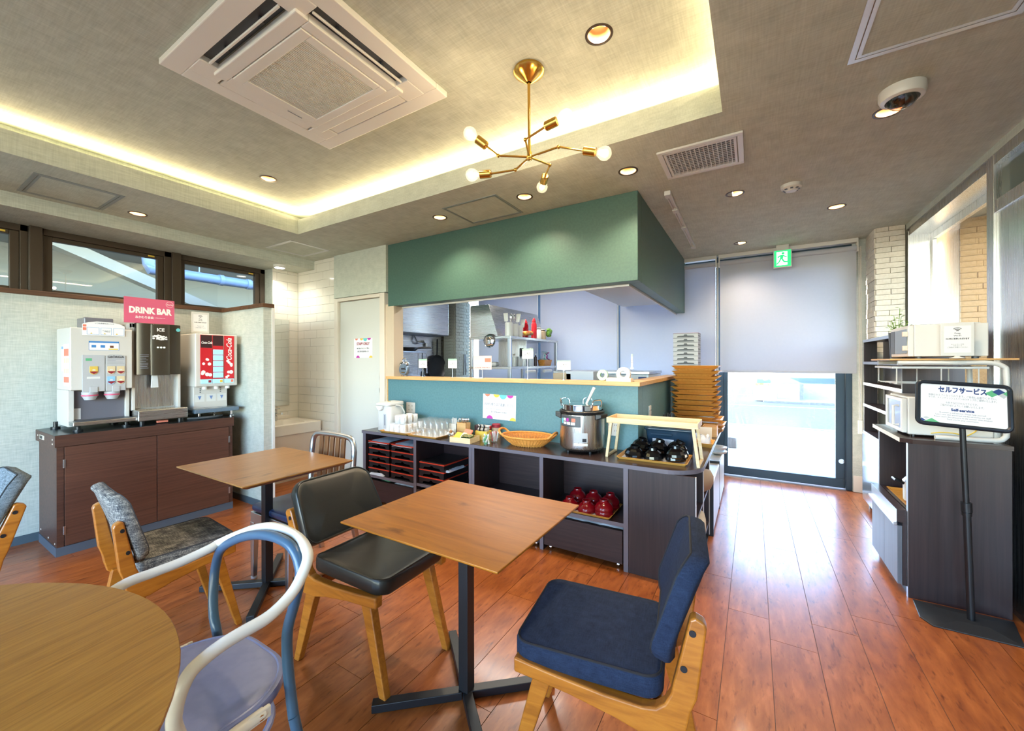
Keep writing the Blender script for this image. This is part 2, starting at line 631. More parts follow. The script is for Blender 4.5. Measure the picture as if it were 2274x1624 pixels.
M['stucco'] = speck('tan_stucco', '#b98c55', '#cda26a', 90, 0.9, bumpk=0.6, detail=4)
M['mortar'] = base('mortar', '#8e8878', 0.9)
M['asphalt'] = speck('asphalt', '#33363c', '#3e4147', 20, 0.9)
M['paving'] = speck('paving', '#a8a49c', '#b3afa8', 8, 0.8)
M['concrete'] = speck('concrete', '#716b62', '#7d776e', 10, 0.85)
M['leaf'] = speck('leaf', '#5f8f2e', '#86b348', 60, 0.5)
M['moss'] = base('hedge', '#6c7f35', 0.8)
M['cloth'] = linen('checked_cloth', '#c3b5a2', '#dacdbb', 150, k=0.4)
M['rice_tan'] = base('tan_box', '#b8a184', 0.6)
M['green_exit'] = emit('exit_green', '#1fb56a', 1.2)
M['white_exit'] = emit('exit_white', '#e9fff0', 1.3)
M['led'] = emit('led_disc', '#fff0d8', 9)
M['led_cool'] = emit('wash_led', '#fff8ee', 10)
M['bulb'] = emit('filament', '#ffd9a0', 60)
M['bulbglass'] = thin_glass('bulb_glass', '#fffdf8', 0.02, 0.0, 0.03)
M['cone'] = base('copper_reflector', '#d29a62', 0.3, 0.6)
M['cola'] = base('red_panel', '#c8242e', 0.3)
M['cola_dark'] = base('dark_print', '#3c2326', 0.3)
M['lit'] = emit('lit_button', '#8fd6ee', 0.55)
M['tealight'] = base('dark_ring', '#3a2a20', 0.3)
# ------------------------------------------------------------------ setting: floor, ceiling, walls
CZ = 2.509
M['floor'] = wood('cherry_plank', [(0.3, '#82431f'), (0.45, '#955125'), (0.58, '#a35c2c'), (0.72, '#b46b39')], (26, 6, 14), 0.3, bumpk=0.02,
                  detail=12, distort=0.3, knots=((55, 14, 10), '#8a6650', 0.58, 0.80), coat=0.18)
M['seam'] = base('floor_seam', '#5c3420', 0.6)
floor = struct(bx(-5.4, 3.2, -2.5, 5.33, -0.06, -0.0025).build('floor', M['seam'], smooth=None))
PW, PL = 0.18, 1.1
known = {0: 2.39, 1: 2.224, 2: 2.458, 3: 2.645, -1: 2.72, -2: 2.31}
full = None
for k in range(-25, 7):
    xa = -0.114 + PW * k
    y_end = 5.14
    if xa + PW < -0.75:
        y_end = 2.9 if xa > -3.7 else 2.85
    if xa < -4.5:
        y_end = 1.9
    off = known.get(k, 2.2 + ((k * 0.377) % 1.0) * PL)
    y = off - PL * 5
    while y < y_end:
        a, b = max(y, -0.45), min(y + PL, y_end)
        if b - a > 0.02:
            if b - a > PL - 1e-4 and full is not None:
                o = bpy.data.objects.new('plank', full); COL.objects.link(o)
            else:
                w2 = PW / 2 - 0.0014; l2 = (b - a) / 2 - 0.0011
                o = bx(-w2, w2, -l2, l2, -0.0025, 0.0).build('plank', M['floor'], smooth=None)
                if b - a > PL - 1e-4:
                    full = o.data
            o.parent = floor
            o.location = (xa + PW / 2, (a + b) / 2, 0)
        y += PL
# plain boarding behind the camera, out of frame
bx(-5.1, 1.3, -2.45, -0.452, -0.0025, 0).build('boarding', M['floor'], floor, smooth=None)

TX0, TX1, TY0, TY1 = -3.67, -0.125, -1.7, 2.183          # ceiling tray
LIP = 0.135
DOWN = [(0.564, 2.597), (-0.676, 2.55), (-0.11, 3.292), (0.561, 3.985), (-0.11, 4.697), (-1.429, 2.551), (-2.237, 2.547), (-4.271, 1.207)]
DOWN_TRAY = [(-0.578, 1.704), (-3.247, 1.694)]


def holed(mb, holes, z0, z1, mat):
    """ceiling slab with real round recesses for the downlights"""
    o = mb.build('ceiling', mat, smooth=None)
    if holes:
        c = MB()
        for x, y in holes:
            c.cyl((x, y, z0 - 0.05), (x, y, z0 + 0.075), 0.056, n=32)
        co = c.build('cutter', mat, smooth=None)
        b = o.modifiers.new('b', 'BOOLEAN')
        b.operation = 'DIFFERENCE'; b.object = co; b.solver = 'EXACT'
        dg = bpy.context.evaluated_depsgraph_get()
        me = bpy.data.meshes.new_from_object(o.evaluated_get(dg))
        o.modifiers.clear()
        o.data = me
        bpy.data.objects.remove(co)
    return struct(o)


CZT = CZ + LIP
holed(bx(-4.49, TX0, -2.45, 2.87, CZ, CZT), [DOWN[7]], CZ, CZT, M['ceiling'])
ceiling = holed(bx(TX1, 1.45, -2.45, 5.35, CZ, CZT), [DOWN[0], DOWN[2], DOWN[3], DOWN[4]], CZ, CZT, M['ceiling'])
holed(bx(TX0, TX1, TY1, 5.35, CZ, CZT), [DOWN[1], DOWN[5], DOWN[6]], CZ, CZT, M['ceiling'])
holed(bx(TX0, TX1, -2.45, TY0, CZ, CZT), [], CZ, CZT, M['ceiling'])
holed(bx(-5.4, TX0, 2.87, 5.35, CZ, CZT), [], CZ, CZT, M['ceiling'])
holed(bx(TX0 - 0.22, TX1 + 0.22, TY0 - 0.22, TY1 + 0.22, 2.74, 2.86), DOWN_TRAY, 2.74, 2.86, M['ceiling'])
tr = MB()
for a in ((TX0 - 0.24, TX0 - 0.2, TY0 - 0.22, TY1 + 0.22), (TX1 + 0.2, TX1 + 0.24, TY0 - 0.22, TY1 + 0.22),
          (TX0 - 0.22, TX1 + 0.22, TY1 + 0.2, TY1 + 0.24), (TX0 - 0.22, TX1 + 0.22, TY0 - 0.24, TY0 - 0.2)):
    tr.box(*a, CZ + LIP - 0.002, 2.75)
struct(tr.build('ceiling', M['ceiling'], smooth=None))
struct(bx(-5.3, -4.49, -2.45, 2.87, 2.407, CZ + LIP).build('ceiling', M['ceiling'], smooth=None))

# left wall: thick lower part, strip of windows above
wl = MB()
wl.box(-5.2, -4.50, -2.45, 1.95, 0, 1.795)
struct(wl.build('wall_left', M['wall'], smooth=None))
hw = bx(-4.50, -3.737, 1.905, 1.99, 0, 1.795)
struct(hw.build('wall_partition', M['wall'], smooth=None))
tm = MB()
tm.box(-5.02, -4.485, -2.45, 1.905, 1.795, 1.83)
tm.box(-5.02, -3.725, 1.89, 1.995, 1.795, 1.83)
struct(tm.build('trim_1', M['sill'], smooth=None, bevel=0.003))
struct(bx(-3.748, -3.728, 1.975, 1.998, 0, 1.795).build('trim_2', M['white'], smooth=None))
sk = MB()
sk.box(-4.50, -4.492, -2.45, 1.905, 0, 0.06)
sk.box(-4.50, -3.737, 1.897, 1.905, 0, 0.06)
sk.box(-3.737, -3.729, 1.905, 1.975, 0, 0.06)
struct(sk.build('baseboard_left', M['skirting'], smooth=None))

# windows in the left wall
WX = -5.0


def win_left(n, y0, y1, g0, g1):
    m = MB()
    for a in ((y0, g0 - 0.05, 1.83, 2.407), (g1 + 0.05, y1, 1.83, 2.407), (y0, y1, 1.83, 1.875), (y0, y1, 2.355, 2.407)):
        m.box(WX - 0.08, WX, *a)
    w = struct(m.build('window_%d' % n, M['frame'], smooth=None, bevel=0.003))
    s = MB()
    for a in ((g0 - 0.05, g0, 1.875, 2.355), (g1, g1 + 0.05, 1.875, 2.355), (g0, g1, 1.875, 1.91), (g0, g1, 2.32, 2.355)):
        s.box(WX - 0.065, WX - 0.02, *a)
    s.build('sash', M['frame'], w, smooth=None, bevel=0.003)
    bx(WX - 0.05, WX - 0.044, g0, g1, 1.91, 2.32).build('pane', M['glass'], w, smooth=None)
    st = bx(WX - 0.0198, WX - 0.019, g1 - 0.07, g1 - 0.02, 2.332, 2.346).build('sticker', M['yellow_ink'], w, smooth=None)
    return w


win_left(1, -0.35, 0.742, -0.25, 0.65)
win_left(2, 0.742, 1.69, 0.877, 1.563)
win_left(3, 1.69, 2.566, 1.787, 2.465)
win_left(4, -2.45, -0.35, -2.3, -0.45)
for a, b in ((0.744, 0.815), (1.666, 1.737)):
    struct(bx(WX, WX + 0.035, a, b, 1.83, 2.407).build('trim_3', M['frame'], smooth=None, bevel=0.003))

# wash corner: tiles one by one
struct(bx(-5.2, -4.84, 1.95, 2.566, 0, 1.83).build('wall_wash_low', M['grout'], smooth=None))
tw = struct(bx(-5.2, -4.84, 2.566, 3.0, 0, 2.41).build('wall_wash', M['wall'], smooth=None))
tb = struct(bx(-4.86, -4.08, 2.881, 2.99, 0, CZ).build('wall_back_tiled', M['grout'], smooth=None))
TH, TW = 0.0975, 0.255
tmesh = {}


def tile(w, h, axis):
    k = (round(w, 3), round(h, 3), axis)
    if k not in tmesh:
        g = 0.0012
        if axis == 'y':
            o = bx(-w / 2 + g, w / 2 - g, -0.011, 0, -h / 2 + g, h / 2 - g)
        else:
            o = bx(0, 0.011, -w / 2 + g, w / 2 - g, -h / 2 + g, h / 2 - g)
        ob = o.build('tile', M['tile'], smooth=None)
        tmesh[k] = ob.data
        return ob
    ob = bpy.data.objects.new('tile', tmesh[k]); COL.objects.link(ob)
    return ob


row = 0
z = 0.42
while z < CZ - 0.01:
    h = min(TH, CZ - z)
    x = -4.829 - (0 if row % 2 else TW / 2)
    while x < -4.082:
        a, b = max(x, -4.829), min(x + TW, -4.082)
        if b - a > 0.01:
            t = tile(b - a, h, 'y'); t.parent = tb; t.location = ((a + b) / 2, 2.881, z + h / 2)
        x += TW
    if z < 2.38:
        h2 = min(TH, 2.407 - z)
        y = 2.869 - TW * (1 if row % 2 else 0.5)
        hi = 2.869
        lo = 2.566 if z > 1.78 else 2.0
        while hi > lo + 0.01:
            a, b = max(y, lo), hi
            t = tile(b - a, h2, 'x'); t.parent = tw; t.location = (-4.84, (a + b) / 2, z + h2 / 2)
            hi = a; y -= TW
    z += TH; row += 1

# back wall: doorway, upper wall, kitchen counter wall, green bulkhead
wb = MB()
wb.box(-4.08, -3.229, 2.845, 2.99, 2.026, CZ)
struct(wb.build('wall_back', M['wall_b'], smooth=None))
df = MB()
df.box(-4.089, -4.03, 2.852, 2.99, 0, 2.022)
df.box(-3.335, -3.262, 2.852, 2.99, 0, 2.022)
df.box(-4.03, -3.335, 2.852, 2.99, 1.985, 2.022)
door = struct(df.build('door_1', M['cream'], smooth=None, bevel=0.003))
dl = bx(-4.024, -3.336, 2.885, 2.92, 0.005, 1.98).build('door_leaf', M['door'], door, smooth=None, bevel=0.002)
dp = MB().box(-3.372, -3.362, 2.880, 2.885, 1.13, 1.16)
dp.box(-3.372, -3.362, 2.880, 2.885, 0.98, 1.03)
dp.build('latch', M['alu'], door, smooth=None)
struct(bx(-3.262, -3.144, 2.872, 3.0, 0, 1.9).build('trim_4', M['jamb'], smooth=None, bevel=0.002))
tl = MB()
tl.box(-3.226, -0.694, 2.868, 3.0, 0, 1.126)
tl.box(-0.80, -0.694, 3.0, 4.62, 0, 1.126)
struct(tl.build('wall_kitchen', M['teal'], smooth=None, bevel=0.003))
struct(bx(-3.232, -3.222, 2.862, 2.874, 0.66, 1.126).build('trim_5', M['oak'], smooth=None))
lg = MB().prism([(-3.245, 2.853), (-0.678, 2.853), (-0.678, 4.64), (-0.82, 4.64), (-0.82, 3.03), (-3.145, 3.03), (-3.145, 2.875), (-3.245, 2.875)], 'z', 1.126, 1.156)
tag(lg.build('serving_ledge', M['oak'], smooth=None, bevel=0.002), 'pale wooden serving ledge running along the kitchen opening', 'ledge')
bh = MB()
bh.box(-3.223, -0.694, 2.868, 2.98, 1.876, CZ)
bh.box(-0.78, -0.694, 2.98, 5.2, 1.876, CZ)
struct(bh.build('wall_bulkhead', M['green'], smooth=None, bevel=0.003))
wt = MB()
wt.box(-3.16, -0.80, 2.983, 2.997, 1.862, 1.90)
wt.box(-0.80, -0.786, 2.983, 5.15, 1.862, 1.90)
struct(wt.build('trim_6', M['white'], smooth=None))
struct(bx(-1.42, -0.786, 3.0, 5.1, 2.0, 2.04).build('ceiling', base('white_soffit', '#dfe3e8', 0.6), smooth=None))

# far wall: glazing with roller blinds
GY = 5.2
fw = MB()
fw.box(-4.8, -0.29, GY, GY + 0.1, 0, 0.11)
fw.box(-4.8, 0.87, GY, GY + 0.1, 2.44, CZ)
for x in (-3.72, -2.672, -1.506):
    fw.box(x - 0.045, x + 0.045, GY, GY + 0.1, 0.11, 2.44)
fw.box(-0.37, -0.288, GY, GY + 0.1, 0, 2.44)
w5 = struct(fw.build('window_5', M['dframe'], smooth=None, bevel=0.004))
for a, b in ((-4.8, -3.765), (-3.675, -2.717), (-2.627, -1.551), (-1.461, -0.37)):
    bx(a, b, GY + 0.045, GY + 0.051, 0.11, 2.44).build('pane', M['glass'], w5, smooth=None)
dd = MB()
dd.box(0.798, 0.848, GY - 0.02, GY + 0.1, 0, 2.44)
d2 = struct(dd.build('door_2', M['dframe'], smooth=None, bevel=0.004))
le = MB()
le.box(-0.287, 0.795, GY, GY + 0.05, 0.012, 0.104)
le.box(0.72, 0.795, GY, GY + 0.05, 0.104, 2.3)
le.box(-0.287, -0.25, GY, GY + 0.05, 0.104, 2.3)
le.box(-0.287, 0.795, GY, GY + 0.05, 2.3, 2.42)
le.build('door_leaf', M['dframe'], d2, smooth=None, bevel=0.004)
bx(-0.25, 0.72, GY + 0.022, GY + 0.028, 0.104, 2.3).build('pane', M['glass'], d2, smooth=None)
lk = MB().cyl((0.765, GY, 0.285), (0.765, GY - 0.012, 0.285), 0.024, n=20)
lk.build('lock', M['chrome'], d2)
film = bpy.data.materials.new('window_film')
film.use_nodes = True
fb = film.node_tree.nodes['Principled BSDF']
fb.inputs['Base Color'].default_value = rgb('#9fc3cd'); fb.inputs['Roughness'].default_value = 0.3; fb.inputs['Alpha'].default_value = 0.45
bx(-0.25, 0.72, GY + 0.016, GY + 0.018, 1.06, 1.22).build('pane_band', film, d2, smooth=None)  # translucent blue band across the glass below the blind
struct(bx(0.848, 0.96, GY - 0.03, GY + 0.1, 0, CZ).build('wall_far', M['wall'], smooth=None))
struct(bx(0.852, 0.96, GY - 0.045, GY - 0.03, 0, 0.16).build('baseboard_far', M['cream'], smooth=None, bevel=0.002))
struct(bx(-4.35, -4.15, 3.0, 5.15, 0, CZ).build('wall_kitchen_side', M['steel'], smooth=None))
kp = struct(bx(-4.15, -3.915, 4.80, 5.15, 0, CZ).build('wall_kitchen_pier', M['mortar'], smooth=None))

BY = 5.12
spans = [(-0.322, 0.872, 1.19), (-1.462, -0.365, 0.92), (-2.612, -1.505, 0.92), (-3.70, -2.66, 0.92)]
names = ['wide grey roller blind half lowered over the glass door', 'grey roller blind behind the tall stack of wooden trays',
         'grey roller blind at the middle of the kitchen opening', 'grey roller blind behind the steel kitchen rack']
for i, ((a, b, zb), nm) in enumerate(zip(spans, names)):
    t = thing('roller_blind', nm, 'blind', ((a + b) / 2, BY, 2.45), group='roller blinds on the far windows')
    w = (b - a) / 2
    bx(-w, w, -0.002, 0.002, zb - 2.45, -0.02).build('fabric', M['blind'], t, smooth=None)
    MB().cyl((-w, 0, -0.035), (w, 0, -0.035), 0.026, n=18).build('roller', M['blind'], t)
    bx(-w, w, -0.008, 0.008, zb - 2.462, zb - 2.44).build('bottom_bar', M['blind'], t, smooth=None, bevel=0.002)
    hr = bx(-w - 0.012, w + 0.012, -0.03, 0.045, 0.018, 0.058)
    for s in (-1, 1):
        hr.box(s * (w + 0.006) - 0.006, s * (w + 0.006) + 0.006, -0.035, 0.03, -0.075, 0.02)
    hr.build('head_rail', M['white'], t, smooth=None, bevel=0.002)
    cm = MB()
    for dx in (0, 0.018):
        cm.cyl((w + 0.016 + dx * 0.6, -0.02 - dx, -0.03), (w + 0.016 + dx * 0.6, -0.02 - dx, -1.72 if i == 0 else -1.3), 0.0035, n=6)
    cm.build('bead_chain', M['cream'], t)
    if i == 0:
        bx(w + 0.004, w + 0.036, -0.042, -0.026, -1.86, -1.73).build('chain_weight', M['white'], t, smooth=None, bevel=0.003)

# brick pier on the right, brick by brick
pier = struct(bx(0.972, 1.30, 4.845, 5.3, 0, CZ).build('wall_pier', M['mortar'], smooth=None))
BH = 0.0475
bm_cache = {}


def brick(parent, kind, L_, mat, loc, axis, d=0.022):
    key = (kind, round(L_, 3), mat.name, axis)
    if key not in bm_cache:
        g = 0.0022
        m = MB()
        if axis == 'y':
            m.box(-L_ / 2 + g, L_ / 2 - g, -d, 0.004, -BH / 2 + g * .7, BH / 2 - g * .7)
        else:
            m.box(-d if axis == 'x' else -0.004, 0.004 if axis == 'x' else d, -L_ / 2 + g, L_ / 2 - g, -BH / 2 + g * .7, BH / 2 - g * .7)
        o = m.build('brick', mat, smooth=None)
        bm_cache[key] = o.data
    else:
        o = bpy.data.objects.new('brick', bm_cache[key]); COL.objects.link(o)
    o.parent = parent
    o.location = loc
    return o


rows = int(CZ / BH) + 1
for r in range(22, 47):
    zc = r * BH + BH / 2
    for a, b in ([(4.785, 4.97), (4.97, 5.15)] if r % 2 else [(4.785, 4.87), (4.87, 5.06), (5.06, 5.15)]):
        brick(kp, 'k', round(b - a, 3), M['brick_g'], (-3.912 + random.uniform(-.002, .002), (a + b) / 2, zc), 'e')
    brick(kp, 'kf', 0.2, M['brick_g'], (-4.02, 4.80, zc), 'y')
for r in range(rows):
    zc = r * BH + BH / 2
    if zc + BH / 2 > CZ + 0.02:
        break
    jit = random.uniform(-0.005, 0.005)
    if zc > 1.28:
        if r % 2:
            parts_ = [(0.95, 1.155)]
        else:
            sp = 1.05 + random.uniform(-0.012, 0.015)
            parts_ = [(0.958, sp), (sp, 1.155)]
        for a, b in parts_:
            brick(pier, 'f', round(b - a, 3), M['brick'], ((a + b) / 2, 4.845 + random.uniform(-0.004, 0.002), zc), 'y')
    yb = [(4.828, 4.95), (4.95, 5.16)] if r % 2 else [(4.84, 5.05), (5.05, 5.16)]
    for a, b in yb:
        brick(pier, 's', round(b - a, 3), M['brick'], (0.972 + random.uniform(-0.004, 0.003), (a + b) / 2, zc), 'x')

# right wall: glazed screen in a stainless frame, vestibule pier behind it
RX = 1.17
rs = MB()
rs.box(RX - 0.01, RX + 0.25, -2.45, 4.83, 2.462, CZ)
struct(rs.build('wall_right', M['ceiling'], smooth=None))
rf = MB()
rf.box(RX, RX + 0.17, 3.40, 4.82, 2.40, 2.462)          # head lining
rf.box(RX - 0.005, RX + 0.17, 4.80, 4.835, 0, 2.44)      # far reveal
rf.box(RX - 0.012, RX + 0.03, 3.322, 3.40, 0, 2.462)     # near post
rf.box(RX + 0.14, RX + 0.17, 3.40, 4.80, 2.34, 2.40)
rf.box(RX + 0.14, RX + 0.17, 4.77, 4.80, 0.9, 2.34)
rf.box(RX + 0.14, RX + 0.17, 3.40, 4.80, 0.86, 0.92)
rf.box(RX, RX + 0.17, 3.40, 4.80, 0.80, 0.86)
w6 = struct(rf.build('window_6', M['steel_v'], smooth=None, bevel=0.002))
bx(RX + 0.152, RX + 0.158, 3.40, 4.77, 0.92, 2.34).build('pane', M['glass'], w6, smooth=None)
struct(bx(RX, RX + 0.15, 3.40, 4.83, 0, 0.80).build('wall_right_low', M['steel_v'], smooth=None))
dd3 = MB()
dd3.box(RX - 0.01, RX + 0.06, 1.9, 3.322, 2.40, 2.462)
dd3.box(RX - 0.01, RX + 0.06, 1.9, 3.322, 2.13, 2.20)
dd3.box(RX, RX + 0.03, 2.92, 3.322, 0, 2.13)
d3 = struct(dd3.build('door_3', M['steel_v'], smooth=None, bevel=0.002))
bx(RX + 0.02, RX + 0.03, 1.9, 3.322, 2.20, 2.40).build('transom_pane', base('tinted_transom', '#5f7068', 0.08, spec=0.8), d3, smooth=None)
bx(RX + 0.05, RX + 0.07, 1.0, 2.90, 0, 2.13).build('door_leaf', M['steel_v'], d3, smooth=None)
bx(RX + 0.03, RX + 0.2, 2.90, 2.92, 0, 2.13).build('gap_strip', M['black'], d3, smooth=None)  # black strip stands in for the shade in the gap beside the leaf
struct(bx(RX, RX + 0.1, -2.45, 1.9, 0, 2.462).build('wall_right_near', M['wall'], smooth=None))
vp = struct(bx(1.518, 3.0, 4.885, 5.9, 0, CZ).build('wall_vestibule', M['stucco'], smooth=None))
for r in range(rows - 1):
    zc = r * BH + BH / 2
    if zc < 1.3:
        continue
    if r % 2:
        pp = [(1.503, 1.9)]
    else:
        sp = 1.62 + random.uniform(-0.02, 0.02)
        pp = [(1.503, sp), (sp, 1.9)]
    for a, b in pp:
        brick(vp, 'v', round(b - a, 2), M['brick_t'], ((a + b) / 2, 4.885 + random.uniform(-0.003, 0.003), zc), 'y')
struct(bx(RX + 0.17, 3.0, 2.0, 6.0, CZ, CZ + 0.05).build('ceiling', M['ceiling'], smooth=None))
struct(bx(3.0, 3.1, 2.0, 6.0, 0, CZ).build('wall_vestibule_side', M['wall'], smooth=None))
lamp('AREA', 'vestibule_light', (2.0, 3.9, 2.48), 15, (1.0, 0.82, 0.58), rot=(0, 0, 0), shape='DISK', size=0.3)
# rear wall (behind the camera) with tall window openings
rw = MB()
rw.box(-5.3, -4.75, -2.5, -2.4, 0, CZ + .1)
rw.box(1.05, 1.3, -2.5, -2.4, 0, CZ + .1)
rw.box(-0.12, 0.0, -2.5, -2.4, 0.25, 2.42)
rw.box(-4.75, 1.05, -2.5, -2.4, 2.42, CZ + .1)
rw.box(-4.75, 1.05, -2.5, -2.4, 0, 0.25)
rw.box(-4.75, -3.6, -2.5, -2.4, 0.25, 2.42)  # unseen solid stretch, closed to cut daylight on the left wall
rw.box(-2.47, -2.33, -2.5, -2.4, 0.25, 2.42)
struct(rw.build('wall_rear', M['wall'], smooth=None))

# ------------------------------------------------------------------ outside
g = MB()
g.box(-14, 14, 5.3, 9.75, -0.10, -0.03)
struct(g.build('pavement', M['paving'], smooth=None))
kb = MB()
kb.box(-14, 14, 9.6, 9.75, -0.16, -0.02)
struct(kb.build('kerb', M['concrete'], smooth=None))
struct(bx(-14, 14, 9.75, 16.4, -0.2, -0.12).build('road', M['asphalt'], smooth=None))
ml = MB()
ml.box(-14, 14, 15.0, 15.12, -0.12, -0.117)
ml.box(-14, 14, 19.6, 19.75, -0.12, -0.117)
struct(ml.build('road_marking', M['white_ink'], smooth=None))
struct(bx(-14, 0.35, 16.4, 30, -0.2, -0.12).build('road', M['asphalt'], smooth=None))
struct(bx(0.3, 14, 16.4, 30, -0.2, -0.06).build('parking_lot', M['concrete'], smooth=None))
bt = bx(-0.75, -0.22, 7.0, 7.5, -0.03, 0.13)
tag(bt.build('kerb_block', M['concrete'], smooth=None, bevel=0.01), 'low concrete block on the sunlit pavement outside the glass door', 'block')
pl = thing('planter', 'white roadside planter box across the road', 'planter', (0.38, 17.2, -0.1))
bx(-0.33, 0.33, -0.4, 1.5, 0, 0.52).build('box', M['white'], pl, smooth=None, bevel=0.01)
hm = MB()
for i in range(26):
    hm.ball((random.uniform(-.28, .1), random.uniform(-.3, .6), .56 + random.uniform(0, .14)), random.uniform(.05, .1), 6)
stuff(hm.build('foliage', M['moss'], pl))
lw = thing('retaining_wall', 'pale low wall running back beside the parking lot', 'wall', (1.25, 18.6, -0.1))
bx(-0.5, 0.3, -1.0, 7.5, 0, 0.6).build('wall_body', M['concrete'], lw, smooth=None, bevel=0.02)
fb_ = thing('far_building', 'distant building with a dark base beyond the parking lot', 'building', (6.5, 31, -0.1))
bx(-5.2, 7, 0, 4, 0, 0.35).build('plinth', M['dframe'], fb_, smooth=None)
bx(-5.2, 7, 0.05, 4, 0.35, 6).build('facade', M['cream'], fb_, smooth=None)
# neighbouring building seen through the high windows on the left
nb = struct(bx(-9.2, -9.0, -8, 9, -0.1, 4.2).build('wall_neighbour', base('pale_render', '#8d918b', 0.8), smooth=None))
struct(bx(-9.0, -5.6, -8, 9, 3.0, 3.15).build('wall_neighbour_eaves', base('eaves_white', '#9a9a93', 0.8), smooth=None))
pp_ = thing('drain_pipe', 'pale grey drain pipe outside the high windows', 'pipe', (-6.3, 2.1, 2.44))
pm = MB().tube(smooth_path([(0, -0.22, 0.55), (0, -0.22, 0.12), (0, -0.18, 0.03), (0, -0.05, 0), (0, 2.0, 0)], 4), 0.065, 16)
pm.build('pipe_run', base('pipe_grey', '#8190a8', 0.4), pp_)
for y in (0.3, 1.4):
    MB().cyl((0, y, .06), (0, y, .556), .008, n=8).build('hanger_rod', base('rod_grey', '#8a8f94', .5), pp_)
for y in (0.02, 0.55, 0.9):
    MB().cyl((0, y - .025, 0), (0, y + .025, 0), 0.075, n=16).build('coupling', base('pipe_collar', '#8a98ae', 0.4), pp_)
rbar = thing('reflection_bar', 'slanting pale bar standing in for light reflected in the high windows', 'reflection', (-7.4, 1.6, 2.3))  # solid bar modelled in place of a diagonal light reflection
MB().hexa([(-.1, -.6, .55), (.1, -.6, .55), (.1, -.6, .7), (-.1, -.6, .7)], [(-.1, 1.9, -.45), (.1, 1.9, -.45), (.1, 1.9, -.3), (-.1, 1.9, -.3)]).build('bar_body', base('reflection_pale', '#a9a79c', .6), rbar, smooth=None)
# ------------------------------------------------------------------ ceiling fixtures
dl_names = ['recessed copper downlight beside the dome camera', 'recessed copper downlight above the right end of the green bulkhead',
            'recessed copper downlight beyond the white air grille', 'recessed copper downlight nearest the brick pier',
            'recessed copper downlight just before the exit sign', 'recessed copper downlight right of the square ceiling hatch above the bulkhead',
            'recessed copper downlight left of the ceiling hatch above the bulkhead', 'recessed copper downlight over the coffee machine near the windows']
dl_tray = ['large bright downlight in the raised ceiling tray near the brass chandelier', 'downlight in the raised ceiling tray left of the chandelier']


def downlight(x, y, z, label, power):
    t = thing('downlight', label, 'downlight', (x, y, z), group='recessed downlights')
    MB().lathe([(0.0475, 0.004), (0.0475, -0.001), (0.051, -0.004), (0.060, -0.003), (0.061, 0.0), (0.056, 0.001)], n=32).build('trim_ring', M['tealight'], t)
    MB().lathe([(0.027, 0.062), (0.04, 0.03), (0.0475, 0.002)], n=32).build('reflector', M['cone'], t)
    MB().lathe([(0, 0.0615), (0.027, 0.0615)], n=24).build('lens', M['led'], t)
    if power:
        lamp('SPOT', 'downlight_beam', (x, y, z + 0.03), power, (1.0, 0.80, 0.56), rot=(0, 0, 0), spot_size=math.radians(126), spot_blend=0.7, shadow_soft_size=0.03)


for (x, y), nm in zip(DOWN, dl_names):
    downlight(x, y, CZ, nm, 40)
for (x, y), nm in zip(DOWN_TRAY, dl_tray):
    downlight(x, y, 2.74, nm, 40)

# ceiling cassette air conditioner
X0, X1, Y0, Y1 = -2.40, -1.392, 0.754, 1.645
ac = thing('air_conditioner', 'white square ceiling cassette air conditioner in the raised tray', 'air conditioner', ((X0 + X1) / 2, (Y0 + Y1) / 2, 2.74))
ax, ay = (X1 - X0) / 2, (Y1 - Y0) / 2
M['ac'] = base('ac_white', '#f0ede6', 0.4)
pm = MB()
sl = 0.125     # slot centre inset
def frame_rect(m, x0, x1, y0, y1, w, z0, z1):
    m.box(x0, x1, y0, y0 + w, z0, z1); m.box(x0, x1, y1 - w, y1, z0, z1)
    m.box(x0, x0 + w, y0 + w, y1 - w, z0, z1); m.box(x1 - w, x1, y0 + w, y1 - w, z0, z1)
OUT, SLW = 0.085, 0.075
frame_rect(pm, -ax, ax, -ay, ay, OUT, -0.03, -0.0005)
for sx in (-1, 1):
    for sy in (-1, 1):
        cx, cy = sx * (ax - OUT - 0.06), sy * (ay - OUT - 0.06)
        pm.box(cx - 0.06, cx + 0.06, cy - 0.06, cy + 0.06, -0.032, -0.0005)
pm.build('surround', M['ac'], ac, smooth=None, bevel=0.004)
ip = MB()
ix, iy = ax - OUT - SLW, ay - OUT - SLW
frame_rect(ip, -ix, ix, -iy, iy, 0.055, -0.045, -0.01)
ip.build('inner_frame', M['ac'], ac, smooth=None, bevel=0.004)
gp = MB()
gx, gy = ix - 0.06, iy - 0.06
frame_rect(gp, -gx - .002, gx + .002, -gy - .002, gy + .002, 0.045, -0.05, -0.02)
gp.build('grille_frame', M['ac'], ac, smooth=None, bevel=0.003)
gs = MB()
n = 46
hx, hy = gx - 0.045, gy - 0.045
for i in range(n):
    x = -hx + (i + 0.5) * 2 * hx / n
    gs.box(x - 0.0028, x + 0.0018, -hy, hy, -0.0465, -0.041)
for y in (-hy / 3, hy / 3):
    gs.box(-hx, hx, y - 0.004, y + 0.004, -0.041, -0.0345)
stuff(gs.build('grille_slats', M['ac'], ac, smooth=None))
bx(-hx, hx, -hy, hy, -0.034, -0.03).build('filter', base('filter', '#86602f', 0.8), ac, smooth=None)
